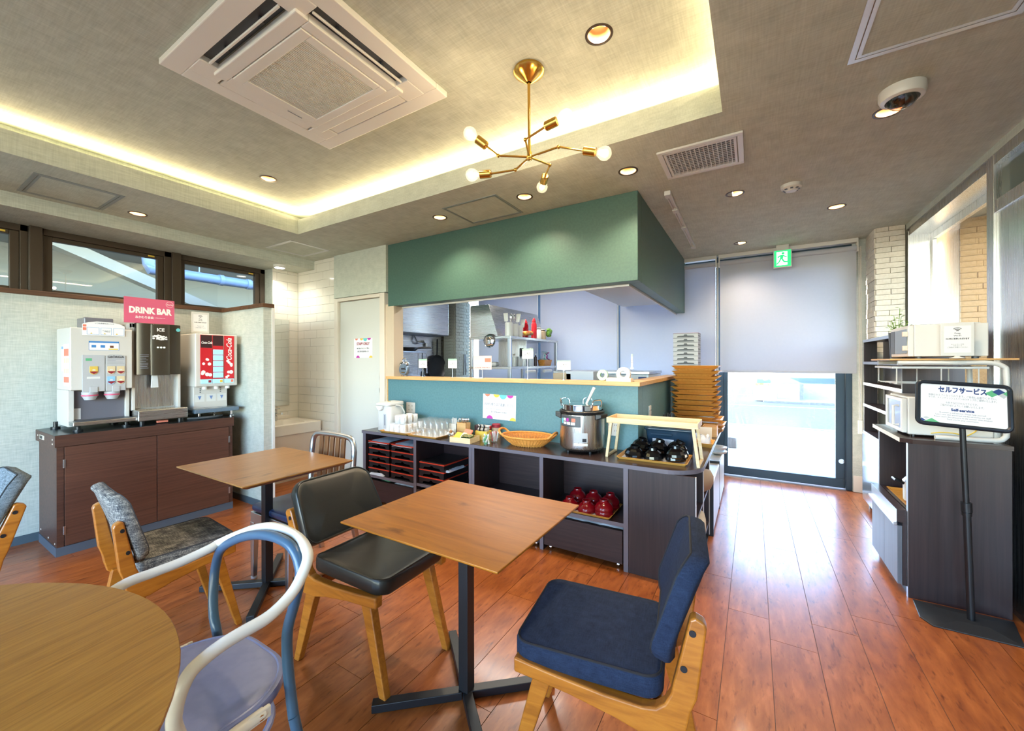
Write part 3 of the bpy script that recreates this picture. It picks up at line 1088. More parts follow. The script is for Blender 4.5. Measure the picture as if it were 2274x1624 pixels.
for nm, a in (('open', (-ix + .05, ix - .05, -ay + OUT, -iy)), ('open', (ix, ax - OUT, -iy + .05, iy - .05)),
              ('shut', (-ix + .05, ix - .05, iy, ay - OUT)), ('shut', (-ax + OUT, -ix, -iy + .05, iy - .05))):
    x0, x1, y0, y1 = a
    w = MB()
    w.box(x0 - .04, x1 + .04, y0 - .0, y1 + .0, -0.004, -0.001)
    w.build('slot_plate', M['dgrey'] if nm == 'open' else M['ac'], ac, smooth=None)  # dark grey stands in for the shade inside the open slots
    f = MB()
    alongx = (x1 - x0) > (y1 - y0)
    if nm == 'open':
        if alongx:
            c = (y0 + y1) / 2
            f.box(x0, x1, c - .004, c + .006, -.034, -.024)
        else:
            c = (x0 + x1) / 2
            f.box(c - .006, c + .004, y0, y1, -.034, -.024)
        k_ = MB()
        for u in (.25, .75):
            if alongx:
                k_.box(x0 + (x1 - x0) * u - .006, x0 + (x1 - x0) * u + .006, c, c + .02, -.024, -.006)
            else:
                k_.box(c - .02, c, y0 + (y1 - y0) * u - .006, y0 + (y1 - y0) * u + .006, -.024, -.006)
        stuff(k_.build('louvre_arm', M['dgrey'], ac, smooth=None))
    else:
        f.box(x0 + .004, x1 - .004, y0 + .006, y1 - .006, -0.03, -0.02)
    f.build('louvre', M['ac'], ac, smooth=None, bevel=0.002)
bd = bx(-ix + .012, -ix + .018, .05, .13, -0.0462, -0.0452).build('badge', M['inkgrey'], ac, smooth=None)
bd.location = (0.03, 0, -0.005)

# access hatches in the ceiling


def hatch(x0, x1, y0, y1, label, w=0.014, mat=None, wide=False):
    t = thing('ceiling_hatch', label, 'hatch', ((x0 + x1) / 2, (y0 + y1) / 2, CZ))
    hx, hy = (x1 - x0) / 2, (y1 - y0) / 2
    m = MB(); frame_rect(m, -hx, hx, -hy, hy, w, -0.004, -0.0003)
    m.build('frame', mat or M['alu_hatch'], t, smooth=None)
    m = MB(); frame_rect(m, -hx + w + .004, hx - w - .004, -hy + w + .004, hy - w - .004, w * .7, -0.0035, -0.0003)
    m.build('panel_edge', mat or M['alu_hatch'], t, smooth=None)
    bx(-hx + w * 1.7 + .004, hx - w * 1.7 - .004, -hy + w * 1.7 + .004, hy - w * 1.7 - .004, -0.002, -0.0003).build('panel', M['ceiling'], t, smooth=None)


M['hatch_grey'] = base('hatch_grey', '#9aa09e', 0.5, 0.3)
hatch(-2.09, -1.585, 2.4, 2.808, 'square ceiling hatch above the green bulkhead', 0.012, M['hatch_grey'])
hatch(-4.38, -3.91, 2.248, 2.68, 'square white edged ceiling hatch by the wash corner', 0.018)
hatch(-4.404, -3.895, 0.602, 1.033, 'ceiling hatch over the drinks counter', 0.02, M['hatch_grey'])
hatch(0.33, 0.80, 1.50, 2.10, 'large white edged ceiling hatch at the right before the dome camera', 0.02)

# air grille
vg = thing('air_grille', 'white rectangular air grille in the ceiling', 'vent', (-0.26, 2.60, CZ))
m = MB(); frame_rect(m, -0.217, 0.217, -0.19, 0.19, 0.028, -0.012, -0.0003)
m.build('frame', M['white'], vg, smooth=None, bevel=0.002)
m = MB(); frame_rect(m, -0.185, 0.185, -0.158, 0.158, 0.014, -0.011, -0.0003)
m.build('inner_frame', M['white'], vg, smooth=None, bevel=0.001)
m = MB()
for i in range(15):
    x = -0.168 + 0.336 * (i + .5) / 15
    m.box(x - .0018, x + .0018, -.144, .144, -.012, -.004)
m.build('blades', M['white'], vg, smooth=None)['kind'] = 'stuff'
m = MB()
for i in range(13):
    y = -0.144 + 0.288 * (i + .5) / 13
    m.box(-.17, .17, y - .003, y + .003, -.006, -.002)
m.build('cross_blades', M['white'], vg, smooth=None)['kind'] = 'stuff'
bx(-.17, .17, -.144, .144, -.0018, -.0004).build('duct', M['dgrey'], vg, smooth=None)

# dome camera, smoke detector, lighting track, exit sign
dc = thing('dome_camera', 'white dome security camera on the ceiling', 'camera', (0.569, 2.417, CZ))
MB().lathe([(0.058, -0.05), (0.074, -0.045), (0.08, -0.03), (0.08, 0)], n=32).build('housing', M['white'], dc)
dm = MB()
dm.lathe([(0, -0.088), (0.02, -0.085), (0.038, -0.074), (0.05, -0.06), (0.054, -0.05)], n=28)
dm.build('dome', thin_glass('dome_glass', '#b9b4ae', 0.12), dc)
lens = MB(); lens.ball((0.0, -0.01, -0.052), 0.03, 14); lens.build('lens', base('lens_black', '#1a1512', 0.1), dc)
MB().lathe([(0, -0.0495), (0.056, -0.0495)], n=24).build('dark_base', M['black'], dc)
sd = thing('smoke_detector', 'white round smoke detector on the ceiling', 'detector', (0.226, 3.334, CZ))
MB().lathe([(0.0, -0.044), (0.03, -0.044), (0.036, -0.036), (0.05, -0.03), (0.06, -0.022), (0.062, 0)], n=28).build('body', M['white'], sd)
m = MB()
for k in range(8):
    a = 2 * PI * k / 8
    m.T = Matrix.Rotation(a, 4, 'Z'); m.box(.036, .049, -.008, .008, -.036, -.031)
m.build('slots', M['dgrey'], sd)['kind'] = 'stuff'
tk = thing('lighting_track', 'white lighting track with three lamp sockets on the ceiling', 'track', (-0.523, 3.78, CZ), rz=math.radians(0.4))
m = MB()
m.box(-.018, -.009, -.79, .79, -.022, -.0003); m.box(.009, .018, -.79, .79, -.022, -.0003); m.box(-.018, .018, -.79, .79, -.006, -.0003)
m.build('rail', M['white'], tk, smooth=None, bevel=.001)
for y in (-.76, -.42, .05, .74):
    bx(-.021, .021, y - .035, y + .035, -.032, -.0004).build('socket', M['white'], tk, smooth=None, bevel=.003)
ex = thing('exit_sign', 'green and white running figure exit sign hung under the ceiling', 'sign', (0.262, 5.0, 2.365))
ex.scale = (1.09, 1.0, 1.05)
bx(-.073, .073, -.016, .016, -.088, .088).build('case', M['white'], ex, smooth=None, bevel=.004)
bx(-.066, .066, -.018, -.0162, -.08, .08).build('lit_panel', M['green_exit'], ex, smooth=None)
bx(-.047, .038, -.0192, -.0182, -.066, .066).build('lit_door', M['white_exit'], ex, smooth=None)
fg = MB()
fg.T = Matrix.Translation((-.008, -.0198, 0)) @ Matrix.Rotation(PI / 2, 4, 'X') @ Matrix.Scale(1, 4)
def limb(*pts, r=.008):
    for a, b in zip(pts, pts[1:]):
        fg.cyl((*a, 0), (*b, 0), r, n=8)
fg.cyl((.012, .05, -.0006), (.012, .05, .0006), .012, n=16)
limb((.006, .03), (-.004, -.004), r=.0012)
def flat(poly):
    fg.prism(poly, 'z', -.0006, .0006)
flat([(-.008, .034), (.018, .034), (.012, .0), (.006, -.008), (-.014, -.008)])
flat([(-.012, .034), (-.004, .026), (-.024, .008), (-.034, .012), (-.03, .02)])
flat([(.016, .034), (.012, .024), (.03, .008), (.044, .012), (.042, .02), (.03, .02)])
flat([(-.014, -.006), (-.002, -.008), (-.014, -.034), (-.034, -.058), (-.042, -.05), (-.024, -.03)])
flat([(.0, -.002), (.012, -.004), (.024, -.026), (.05, -.03), (.05, -.04), (.02, -.04), (.008, -.026)])
fg.build('running_figure', M['green_exit'], ex, smooth=None)
bx(-.05, .05, -.01, .01, .088, .137).build('hanger', M['white'], ex, smooth=None, bevel=.002)

# brass chandelier
ch = thing('chandelier', 'brass five armed chandelier with bare round bulbs', 'chandelier', (-0.945, 1.732, 2.74))
O = Vector((-0.945, 1.732, 2.74))
def R_(p):
    return Vector(p) - O
MB().lathe([(0.012, -0.062), (0.02, -0.058), (0.055, -0.03), (0.07, -0.02), (0.076, -0.012), (0.074, -0.0003)], n=36).build('canopy', M['gold'], ch)
MB().cyl((0, 0, -0.06), (0.003, 0, -0.43), 0.0072, n=14).build('rod', M['gold'], ch)
hub = R_((-0.942, 1.732, 2.31))
hb = MB(); hb.ball(tuple(hub), 0.016, 12); hb.cyl(tuple(hub + Vector((0, 0, -.014))), tuple(hub + Vector((0, 0, .025))), 0.012, n=14)
hb.build('hub', M['gold'], ch)
arms = [((-1.071, 1.649, 2.315), (-1.119, 1.617, 2.36), (-1.157, 1.591, 2.394), (-1.186, 1.568, 2.419)),
        ((-0.906, 1.625, 2.335), (-0.796, 1.61, 2.353), (-0.733, 1.613, 2.364), (-0.686, 1.607, 2.373)),
        ((-0.79, 1.743, 2.323), (-0.675, 1.765, 2.284), (-0.612, 1.78, 2.265), (-0.587, 1.783, 2.255)),
        ((-1.017, 1.722, 2.262), (-1.132, 1.676, 2.252), (-1.188, 1.654, 2.253), (-1.226, 1.637, 2.243)),
        ((-0.913, 1.902, 2.335), (-0.977, 1.98, 2.327), (-1.008, 2.02, 2.316), (-1.031, 2.041, 2.305))]
for j, s0, s1, bb in arms:
    j, s0, s1, bb = R_(j), R_(s0), R_(s1), R_(bb)
    m = MB()
    m.cyl(tuple(hub), tuple(j), 0.005, n=10); m.cyl(tuple(j), tuple(s0), 0.005, n=10)
    m.ball(tuple(j), 0.0095, 10)
    a = m.build('arm', M['gold'], ch)
    ax_ = (s1 - s0).normalized()
    m = MB()
    q = ax_.to_track_quat('Z', 'Y').to_matrix().to_4x4()
    sl_ = 0.058
    m.T = Matrix.Translation(s0) @ q
    m.lathe([(0, 0), (0.016, 0), (0.0205, 0.005), (0.0205, sl_), (0.017, sl_), (0.016, sl_ - .004), (0, sl_ - .004)], n=22)
    m.build('socket', M['gold'], a)
    m = MB(); m.T = Matrix.Translation(s0 + ax_ * sl_) @ q
    rb = 0.032
    m.lathe([(0.012, -0.004), (0.013, 0.006), (0.02, 0.016), (0.029, 0.028), (rb, 0.042), (0.029, 0.057), (0.019, 0.069), (0.008, 0.074), (0, 0.0745)], n=24)
    m.build('bulb', M['bulbglass'], a)
    m = MB(); m.T = Matrix.Translation(s0 + ax_ * sl_) @ q
    for k in range(4):
        t = 2 * PI * k / 4
        m.cyl((0.007 * math.cos(t), 0.007 * math.sin(t), 0.014), (0.012 * math.cos(t), 0.012 * math.sin(t), 0.052), 0.0022, n=6)
    m.build('filament', M['bulb'], a)
    c = O + s0 + ax_ * (sl_ + 0.04)
    lamp('POINT', 'bulb_glow', tuple(c), 1.7, (1.0, 0.78, 0.5), shadow_soft_size=0.02)

# round light over the wash basin
wlt = thing('wash_light', 'round white surface light over the wash basin', 'light', (-4.62, 2.53, 2.407))
MB().lathe([(0.052, -0.03), (0.06, -0.028), (0.062, -0.0003)], n=28).build('body', M['white'], wlt)
MB().lathe([(0, -0.0302), (0.05, -0.0302)], n=28).build('diffuser', M['led_cool'], wlt)
lamp('SPOT', 'wash_beam', (-4.62, 2.53, 2.37), 22, (1, 0.93, 0.82), rot=(0, 0, 0), spot_size=math.radians(150), spot_blend=0.8, shadow_soft_size=0.05)
# ------------------------------------------------------------------ tables


def square_table(cx, cy, w, d, label, top_mat, h=0.715):
    t = thing('dining_table', label, 'table', (cx, cy, 0))
    m = MB()
    k = 0.035
    a = [(-w / 2 + k, -d / 2 + k, h - .026), (w / 2 - k, -d / 2 + k, h - .026), (w / 2 - k, d / 2 - k, h - .026), (-w / 2 + k, d / 2 - k, h - .026)]
    b = [(-w / 2, -d / 2, h - .007), (w / 2, -d / 2, h - .007), (w / 2, d / 2, h - .007), (-w / 2, d / 2, h - .007)]
    m.rings([a, b])
    m.build('chamfered_edge', M['table_edge'], t, smooth=None, bevel=.0015)
    bx(-w / 2, w / 2, -d / 2, d / 2, h - .0068, h).build('tabletop', top_mat, t, smooth=None, bevel=.002)
    bx(-.022, .022, -.022, .022, .03, h - .026).build('post', M['black'], t, smooth=None, bevel=.002)
    bx(-.12, .12, -.12, .12, h - .034, h - .0262).build('top_plate', M['black'], t, smooth=None)
    for ang in (45, 135, 225, 315):
        m = MB()
        m.T = Matrix.Rotation(math.radians(ang) if abs(w - d) < .01 else math.atan2(math.sin(math.radians(ang)) * d, math.cos(math.radians(ang)) * w), 4, 'Z')
        m.box(.018, .35, -.0185, .0185, .004, .034)
        m.box(.31, .345, -.014, .014, 0.0, .004)
        m.build('foot', M['black'], t, smooth=None, bevel=.002)
    return t


square_table(-0.955, 1.235, 0.69, 0.61, 'knotty honey brown square cafe table at the centre on a black post', M['table'])
square_table(-2.42, 1.252, 0.735, 0.605, 'duller brown square cafe table in front of the drinks cabinet', M['table_y'])
rt = thing('round_table', 'round wood grain table cut off at the lower left corner', 'table', (-1.225, -0.34, 0), rz=math.radians(12))
m = MB(); m.lathe([(0, .69), (.66, .69), (.70, .697), (.7236, .711), (.7236, .7125)], n=96); m.build('table_edge', M['table_edge'], rt)
m = MB(); m.lathe([(.7236, .7125), (.722, .715), (0, .715)], n=96); m.build('tabletop', M['round'], rt, smooth=20)
m = MB(); m.cyl((0, 0, .02), (0, 0, .69), .03, n=20); m.lathe([(0.27, 0), (.27, .012), (.03, .03)], n=40)
m.build('pedestal', M['black'], rt)

# ------------------------------------------------------------------ wooden chairs with padded seats


def wood_chair(label, loc, rz, fab, lean=0.0, back=(0.475, 0.765), seat_fn=0.25, cat='chair', trim=None, backw=0.43):
    t = thing('dining_chair', label, cat, (*loc, 0), rz)
    W = M['honey']
    dx = lean
    prof = [(.215, .372), (.215, .415), (.10, .402), (-.05, .39), (-.15, .389), (-.185, .396), (-.207, .415), (-.222, .445), (-.318 + dx, .648), (-.33 + dx, .655),
            (-.352 + dx, .645), (-.357 + dx, .632), (-.285, .45), (-.27, .41), (-.262, .37), (-.25, .33), (-.225, .312), (-.17, .312), (-.08, .335), (.05, .357)]
    for s in (-1, 1):
        y0, y1 = (.172, .208) if s > 0 else (-.208, -.172)
        r = MB().prism(prof, 'y', y0, y1)
        ro = r.build('side_rail', W, t, smooth=None, bevel=.006, seg=3)
        for zz, xx in ((.615, -.319 + dx * .9), (.52, -.276 + dx * .45)):
            sc = MB()
            yo = s * .2082
            sc.cyl((xx, yo, zz), (xx, yo + s * .0022, zz), .0085, n=14)
            sc.build('screw', M['black'], ro)
    for s in (-1, 1):
        f = MB(); y = s * .168
        f.hexa([(.24 - .016, y * 1.06 - .015, 0), (.24 + .016, y * 1.06 - .015, 0), (.24 + .016, y * 1.06 + .015, 0), (.24 - .016, y * 1.06 + .015, 0)],
               [(.125 - .028, y - .018, .388), (.125 + .03, y - .018, .388), (.125 + .03, y + .018, .388), (.125 - .028, y + .018, .388)])
        f.build('leg', W, t, smooth=None, bevel=.004)
        f = MB()
        f.hexa([(-.285 - .016, y * 1.13 - .015, 0), (-.285 + .016, y * 1.13 - .015, 0), (-.285 + .016, y * 1.13 + .015, 0), (-.285 - .016, y * 1.13 + .015, 0)],
               [(-.20 - .034, y - .018, .335), (-.20 + .03, y - .018, .335), (-.20 + .03, y + .018, .335), (-.20 - .034, y + .018, .335)])
        f.build('leg', W, t, smooth=None, bevel=.004)
    ap = MB().prism([(-.17, .40), (.17, .40), (.17, .345), (.10, .368), (0, .374), (-.10, .368), (-.17, .345)], 'x', .128, .152)
    ap.build('front_apron', W, t, smooth=None, bevel=.003)
    bx(-.20, -.175, -.172, .172, .33, .375).build('rear_apron', W, t, smooth=None, bevel=.003)
    # seat cushion
    def sf(x, y, z):
        return (x + .012, y * (1.0 + .10 * (x + .2)), z + .392 + seat_fn * .6 * y * y)
    c = MB(); c.pad(.43, .375, .062, rc=.05, re=.010, puff=.006, fn=sf)
    co = c.build('seat', fab, t, smooth=40)
    out = rrect(.43 - .012, .375 - .012, .046, 6)
    pts = [sf(x, y, .0605) for x, y in out]
    MB().tube(pts, .0035, 6, closed=True).build('piping', trim or fab, co)
    # backrest pad
    z0, z1 = back
    h = z1 - z0
    ang = math.atan2(.335 - dx * .9 - .222, .2)
    T = Matrix.Translation((-.262 + dx * .28, 0, z0)) @ Matrix.Rotation(-ang * .92, 4, 'Y')
    def bf(x, y, z):        # x across the back (-w/2..w/2), y up (-h/2..h/2), z thickness
        u = x; v = y + h / 2
        k = 1.0 - .13 * max(0, (v / h - .5) * 2) ** 1.6
        u *= k * (0.97 + .03 * math.sin(PI * v / h))
        fwd = z + .9 * u * u + .01 * math.sin(PI * v / h)
        return tuple(T @ Vector((fwd, u, v)))
    b = MB(); b.pad(backw, h, .05, rc=.055, re=.012, puff=.004, fn=bf)
    # orientation flips the winding, so turn the faces over
    b.f = [tuple(reversed(f)) for f in b.f]
    bo = b.build('backrest', fab, t, smooth=40)
    out = rrect(backw - .014, h - .014, .05, 6)
    MB().tube([bf(x, y, .049) for x, y in out], .0035, 6, closed=True).build('piping', trim or fab, bo)
    return t


wood_chair('black vinyl padded chair with honey wood frame tucked under the centre table', (-1.43, 1.215), math.radians(1.5), M['vinyl'], seat_fn=0.9)
wood_chair('navy fabric padded chair with honey wood frame at the right of the centre table', (-0.432, 1.262), math.radians(188), M['navy'], lean=0.05, back=(0.485, 0.785), seat_fn=0.1,
           trim=base('navy_piping', '#14161f', 0.8))
wood_chair('grey tweed padded chair with honey wood frame before the drinks cabinet', (-2.39, 0.813), math.radians(86), M['tweed'], lean=0.05, back=(0.44, 0.755), seat_fn=0.3,
           trim=base('tweed_piping', '#3a3b3f', 0.8)).scale = (0.83, 1, 1)
wood_chair('blue grey tweed chair half cut off at the left edge', (-3.10, 0.085), math.radians(271), M['tweed_b'], lean=0.02, back=(0.46, 0.78), seat_fn=0.2,
           trim=base('slate_piping', '#22292e', 0.8))

# ------------------------------------------------------------------ bent tube armchair
tc = thing('tube_armchair', 'armchair of bent white and blue tubes with periwinkle seat by the round table', 'chair', (-1.25, 0.42, 0))
TO = Vector((-1.25, 0.42, 0))
def TT(*ps):
    return [tuple(Vector(p) - TO) for p in ps]
st = MB()
st.T = Matrix.Translation((0, 0, .425))
st.pad(.425, .45, .03, rc=.16, re=.008, puff=0, n=10)
so = st.build('seat', M['blueseat'], tc, smooth=40)
MB().tube([(x, y, .4535) for x, y in rrect(.40, .425, .15, 10)], .004, 6, closed=True).build('seat_rim', M['blueseat'], so)
bl = [(-1.49, .66, 0), (-1.465, .62, .30), (-1.455, .60, .44), (-1.48, .60, .50), (-1.508, .612, .575), (-1.512, .62, .635), (-1.478, .622, .695), (-1.374, .622, .751), (-1.262, .622, .789),
      (-1.154, .622, .805), (-1.075, .622, .795), (-1.038, .62, .757), (-1.03, .615, .72), (-1.047, .61, .655), (-1.058, .60, .597), (-1.063, .60, .541), (-1.055, .60, .469), (-1.038, .602, .373), (-1.029, .605, .337), (-.985, .65, 0)]
MB().tube(smooth_path(TT(*bl), 5), .0135, 14).build('back_hoop', M['bluetube'], tc)['label'] = 'blue enamelled back hoop and rear legs'
wt_ = [(-1.035, .525, .437), (-1.03, .464, .440), (-1.01, .41, .455), (-1.0, .36, .50), (-.99, .335, .568), (-.985, .332, .60), (-.98, .338, .638), (-.98, .354, .668), (-.98, .377, .682),
       (-.98, .413, .692), (-.98, .453, .696), (-.98, .511, .70), (-.99, .565, .717), (-1.0, .60, .744), (-1.02, .632, .785), (-1.1, .652, .806), (-1.21, .653, .81), (-1.32, .653, .785), (-1.44, .652, .738),
       (-1.5, .625, .708), (-1.5, .595, .70), (-1.5, .525, .69), (-1.5, .461, .687), (-1.5, .396, .684), (-1.5, .35, .66), (-1.5, .33, .60), (-1.5, .335, .56), (-1.49, .36, .50), (-1.475, .41, .455), (-1.468, .464, .44), (-1.466, .525, .437)]
MB().tube(smooth_path(TT(*wt_), 5), .0138, 14).build('arm_hoop', M['whitetube'], tc)['label'] = 'white enamelled tube forming both armrests'
for x, s in ((-1.033, 1), (-1.467, -1)):
    pl_ = MB(); c = Vector((x, .50, .437)) - TO
    pl_.box(c.x - .004, c.x + .008 if s > 0 else c.x + .004, c.y - .055, c.y + .04, c.z - .014, c.z + .014)
    po = pl_.build('arm_plate', M['whitetube'], tc, smooth=None, bevel=.003)
    MB().cyl((c.x + .008 * s, c.y + .015, c.z), (c.x + .0115 * s, c.y + .015, c.z), .007, n=12).build('bolt', M['gold'], po)
for x in (-.16, .16):
    MB().tube([(x, -.16, .425), (x * 1.12, -.19, 0)], .0125, 12).build('leg', M['bluetube'], tc)
MB().tube([(x, y, .33) for x, y in rrect(.36, .40, .14, 8)], .009, 8, closed=True).build('stretcher_ring', M['blueseat'], tc)

# ------------------------------------------------------------------ aluminium chair behind the far table
al = thing('aluminium_chair', 'silver aluminium chair with brown slatted back and navy seat by the wash corner', 'chair', (-2.40, 1.45, 0))
m = MB(); m.T = Matrix.Translation((0, -.01, .405)); m.pad(.415, .38, .04, rc=.03, re=.012, puff=.006, n=5)
m.build('seat', M['navyvinyl'], al, smooth=40)
m = MB()
frame_rect(m, -.205, .205, -.20, .19, .02, .335, .40)
m.build('seat_frame', M['alu'], al, smooth=None, bevel=.003)
for sx in (-1, 1):
    f = MB(); x = sx * .185
    f.hexa([(x - .014, -.19 - .012, .012), (x + .014, -.19 - .012, .012), (x + .014, -.19 + .012, .012), (x - .014, -.19 + .012, .012)],
           [(x - .02, -.185 - .018, .34), (x + .02, -.185 - .018, .34), (x + .02, -.185 + .018, .34), (x - .02, -.185 + .018, .34)])
    fo = f.build('leg', M['alu'], al, smooth=None, bevel=.003)
    MB().cyl((x, -.19, 0), (x, -.19, .013), .017, n=14).build('glide', M['white'], fo)
    f = MB()
    f.hexa([(sx * .21 - .014, .27 - .014, 0), (sx * .21 + .014, .27 - .014, 0), (sx * .21 + .014, .27 + .014, 0), (sx * .21 - .014, .27 + .014, 0)],
           [(sx * .205 - .016, .185 - .016, .40), (sx * .205 + .016, .185 - .016, .40), (sx * .205 + .016, .185 + .016, .40), (sx * .205 - .016, .185 + .016, .40)])
    f.build('leg', M['alu'], al, smooth=None, bevel=.003)
hp = [(-.205, .185, .37), (-.218, .195, .55), (-.222, .207, .70), (-.212, .213, .775), (-.178, .217, .808), (-.12, .218, .816), (0, .219, .818), (.12, .218, .816), (.178, .217, .808), (.212, .213, .775), (.222, .207, .70), (.218, .195, .55), (.205, .185, .37)]
MB().tube(smooth_path(hp, 5), .0175, 12).build('back_hoop', M['alu'], al)
bx(-.205, .205, .178, .198, .47, .51).build('lower_rail', M['alu'], al, smooth=None, bevel=.003)
for k in range(5):
    x = -.115 + .0575 * k
    s = MB().hexa([(x - .018, .182, .50), (x + .018, .182, .50), (x + .018, .195, .50), (x - .018, .195, .50)],
                  [(x - .018, .206, .806), (x + .018, .206, .806), (x + .018, .219, .806), (x - .018, .219, .806)])
    s.build('slat', M['slat'], al, smooth=None, bevel=.002)
# ------------------------------------------------------------------ drinks corner
dc_ = thing('drinks_cabinet', 'dark brown two door cabinet carrying the drink machines along the left wall', 'cabinet', (-4.22, 1.235, 0), rz=math.radians(0))
CX, CY = -4.22, 1.235
def dbox(x0, x1, y0, y1, z0, z1):
    return bx(x0 - CX, x1 - CX, y0 - CY, y1 - CY, z0, z1)
m = dbox(-4.46, -3.99, .712, .732, .06, .735); m.box(-.24, .23, .51, .53, .06, .735); m.box(-.24, -.22, -.503, .51, .06, .735)
m.build('carcass', M['walnut'], dc_, smooth=None, bevel=.001)
dbox(-3.995, -3.985, .712, .745, .06, .735).build('stile', M['walnut'], dc_, smooth=None)
dbox(-3.995, -3.985, 1.737, 1.765, .06, .735).build('stile', M['walnut'], dc_, smooth=None)
for a, b in ((.748, 1.2335), (1.2375, 1.734)):
    d = dbox(-3.99, -3.978, a, b, .064, .732).build('door', M['walnut_h'], dc_, smooth=None, bevel=.0015)
    hy = a - .002 if a < 1 else b + .002
    for z in (.17, .62):
        h_ = MB().box(-3.981 - CX, -3.974 - CX, hy - .006 - CY, hy + .006 - CY, z - .028, z + .028)
        h_.build('hinge', M['alu'], d, smooth=None, bevel=.001)
dbox(-4.455, -3.985, .708, 1.768, 0, .06).build('plinth', M['plinth'], dc_, smooth=None)
dbox(-4.49, -3.972, .70, 1.772, .735, .813).build('top_slab', M['walnut'], dc_, smooth=None, bevel=.002)
dbox(-4.488, -3.974, .702, 1.77, .8131, .8155).build('worktop', M['black_top'], dc_, smooth=None)
gp_ = dbox(-4.36, -4.24, .697, .7005, .762, .79).build('grip_plate', M['cream'], dc_, smooth=None)
dbox(-4.345, -4.275, .6955, .6972, .766, .786).build('grip_slot', M['black'], gp_, smooth=None)
sm = MB()
for x, z in ((-4.42, .78), (-4.02, .785), (-4.02, .755), (-4.41, .1), (-4.2, .085), (-4.03, .08)):
    sm.box(x - .005 - CX, x + .005 - CX, .698 - CY if z > .5 else .7095 - CY, .7003 - CY if z > .5 else .7122 - CY, z - .005, z + .005)
sm.build('screw_caps', M['cream'], dc_, smooth=None)['kind'] = 'stuff'
struct(MB().box(-4.497, -4.46, 1.0, 1.4, .3, .4).build('trim_7', M['skirting'], smooth=None)) if False else None

ZT = .8157
# coffee machine
cm = thing('coffee_machine', 'beige coffee machine at the left end of the drinks cabinet', 'coffee machine', (-4.28, .962, ZT))
def cbox(x0, x1, y0, y1, z0, z1):
    return bx(x0 + 4.28, x1 + 4.28, y0 - .962, y1 - .962, z0 - ZT, z1 - ZT)
def cface(y, z, x=-4.10):
    return (x + 4.28, y - .962, z - ZT)
m = cbox(-4.45, -4.10, .797, 1.126, 1.105, 1.552)
m.build('upper_body', M['machine'], cm, smooth=None, bevel=.006, seg=3)
m = cbox(-4.45, -4.20, .799, 1.124, .845, 1.105)
m.box(-.1705, .125, -.1652, -.135, .029, .2892); m.box(-.08, .12, .14, .1625, .03, .2892)
m.build('lower_body', M['machine'], cm, smooth=None, bevel=.003)
cbox(-4.198, -4.19, .83, 1.10, .875, 1.095).build('smoked_splash_panel', M['smoke'], cm, smooth=None)
bx(.09, .0902, -.13, -.095, .075, .155).build('notice', M['paper'], cm, smooth=None)
cbox(-4.28, -4.045, .80, 1.135, .856, .884).build('drip_tray', M['steel'], cm, smooth=None, bevel=.004)
cbox(-4.25, -4.055, .82, 1.115, .8842, .8856).build('drip_grid', M['dgrey'], cm, smooth=None)
for x, y in ((-4.42, .785), (-4.10, .835), (-4.10, 1.09), (-4.42, 1.10)):
    f = MB(); f.cyl((x + 4.28, y - .962, 0), (x + 4.28, y - .962, .012), .026, n=16); f.cyl((x + 4.28, y - .962, .012), (x + 4.28, y - .962, .034 if x > -4.3 else .05), .012, n=12)
    f.build('foot', M['blackp'], cm)
cbox(-4.102, -4.094, .855, .972, 1.092, 1.357).build('left_panel', M['machine2'], cm, smooth=None, bevel=.002)
m = MB().prism([(.976 - .962, 1.092 - ZT), (1.086 - .962, 1.092 - ZT), (1.086 - .962, 1.352 - ZT), (1.06 - .962, 1.362 - ZT), (1.0 - .962, 1.362 - ZT), (.976 - .962, 1.352 - ZT)], 'x', .178, .186)
m.build('right_panel', M['machine2'], cm, smooth=None, bevel=.002)
def shield(y, z, top, w=.043, h=.060):
    P = [(y - w / 2, z + h / 2), (y + w / 2, z + h / 2), (y + w / 2, z - h * .2), (y + w * .3, z - h * .42), (y, z - h / 2), (y - w * .3, z - h * .42), (y - w / 2, z - h * .2)]
    m = MB().prism([(a - .962, b - ZT) for a, b in reversed(P)], 'x', .186, .191)
    b = m.build('drink_button', top, cm, smooth=None, bevel=.001)
    k = [(y - w * .46, z - h * .12), (y + w * .46, z - h * .12), (y + w * .44, z - h * .22), (y, z - h * .44), (y - w * .44, z - h * .22)]
    MB().prism([(a - .962, c - ZT) for a, c in reversed(k)], 'x', .191, .1915).build('band', M['inkred'], b, smooth=None)
    MB().prism([(a - .962, c - ZT) for a, c in reversed([(y - w * .2, z - h * .02), (y + w * .2, z - h * .02), (y + w * .16, z + h * .14), (y - w * .16, z + h * .14)])], 'x', .191, .1914).build('cup_picture', M['white'], b, smooth=None)
MY = base('yellow_button', '#d9b956', 0.3); MBu = base('blue_button', '#8fc0de', 0.3); MC = base('cream_button', '#d8c49c', 0.3)
for y, z, c in ((.913, 1.245, MY), (1.005, 1.245, MC), (1.057, 1.245, MC), (1.005, 1.17, MBu), (1.057, 1.17, MC)):
    shield(y, z, c)
for y in (.904, 1.022):
    n_ = MB(); n_.T = Matrix.Translation((.135, y - .962, 0))
    n_.lathe([(0, 1.028 - ZT), (.028, 1.03 - ZT), (.042, 1.06 - ZT), (.044, 1.085 - ZT), (.035, 1.10 - ZT)], n=24)
    no = n_.build('nozzle', M['grey'], cm)
    MB().lathe([(.0425, 1.058 - ZT), (.0445, 1.060 - ZT), (.0445, 1.067 - ZT), (.043, 1.069 - ZT)], (.135, y - .962, 0), 24).build('red_ring', M['pink'], no)
    bx(.13, .192, y - .962 - .012, y - .962 + .03, 1.085 - ZT, 1.128 - ZT).build('nozzle_bracket', M['machine2'], no, smooth=None, bevel=.003)
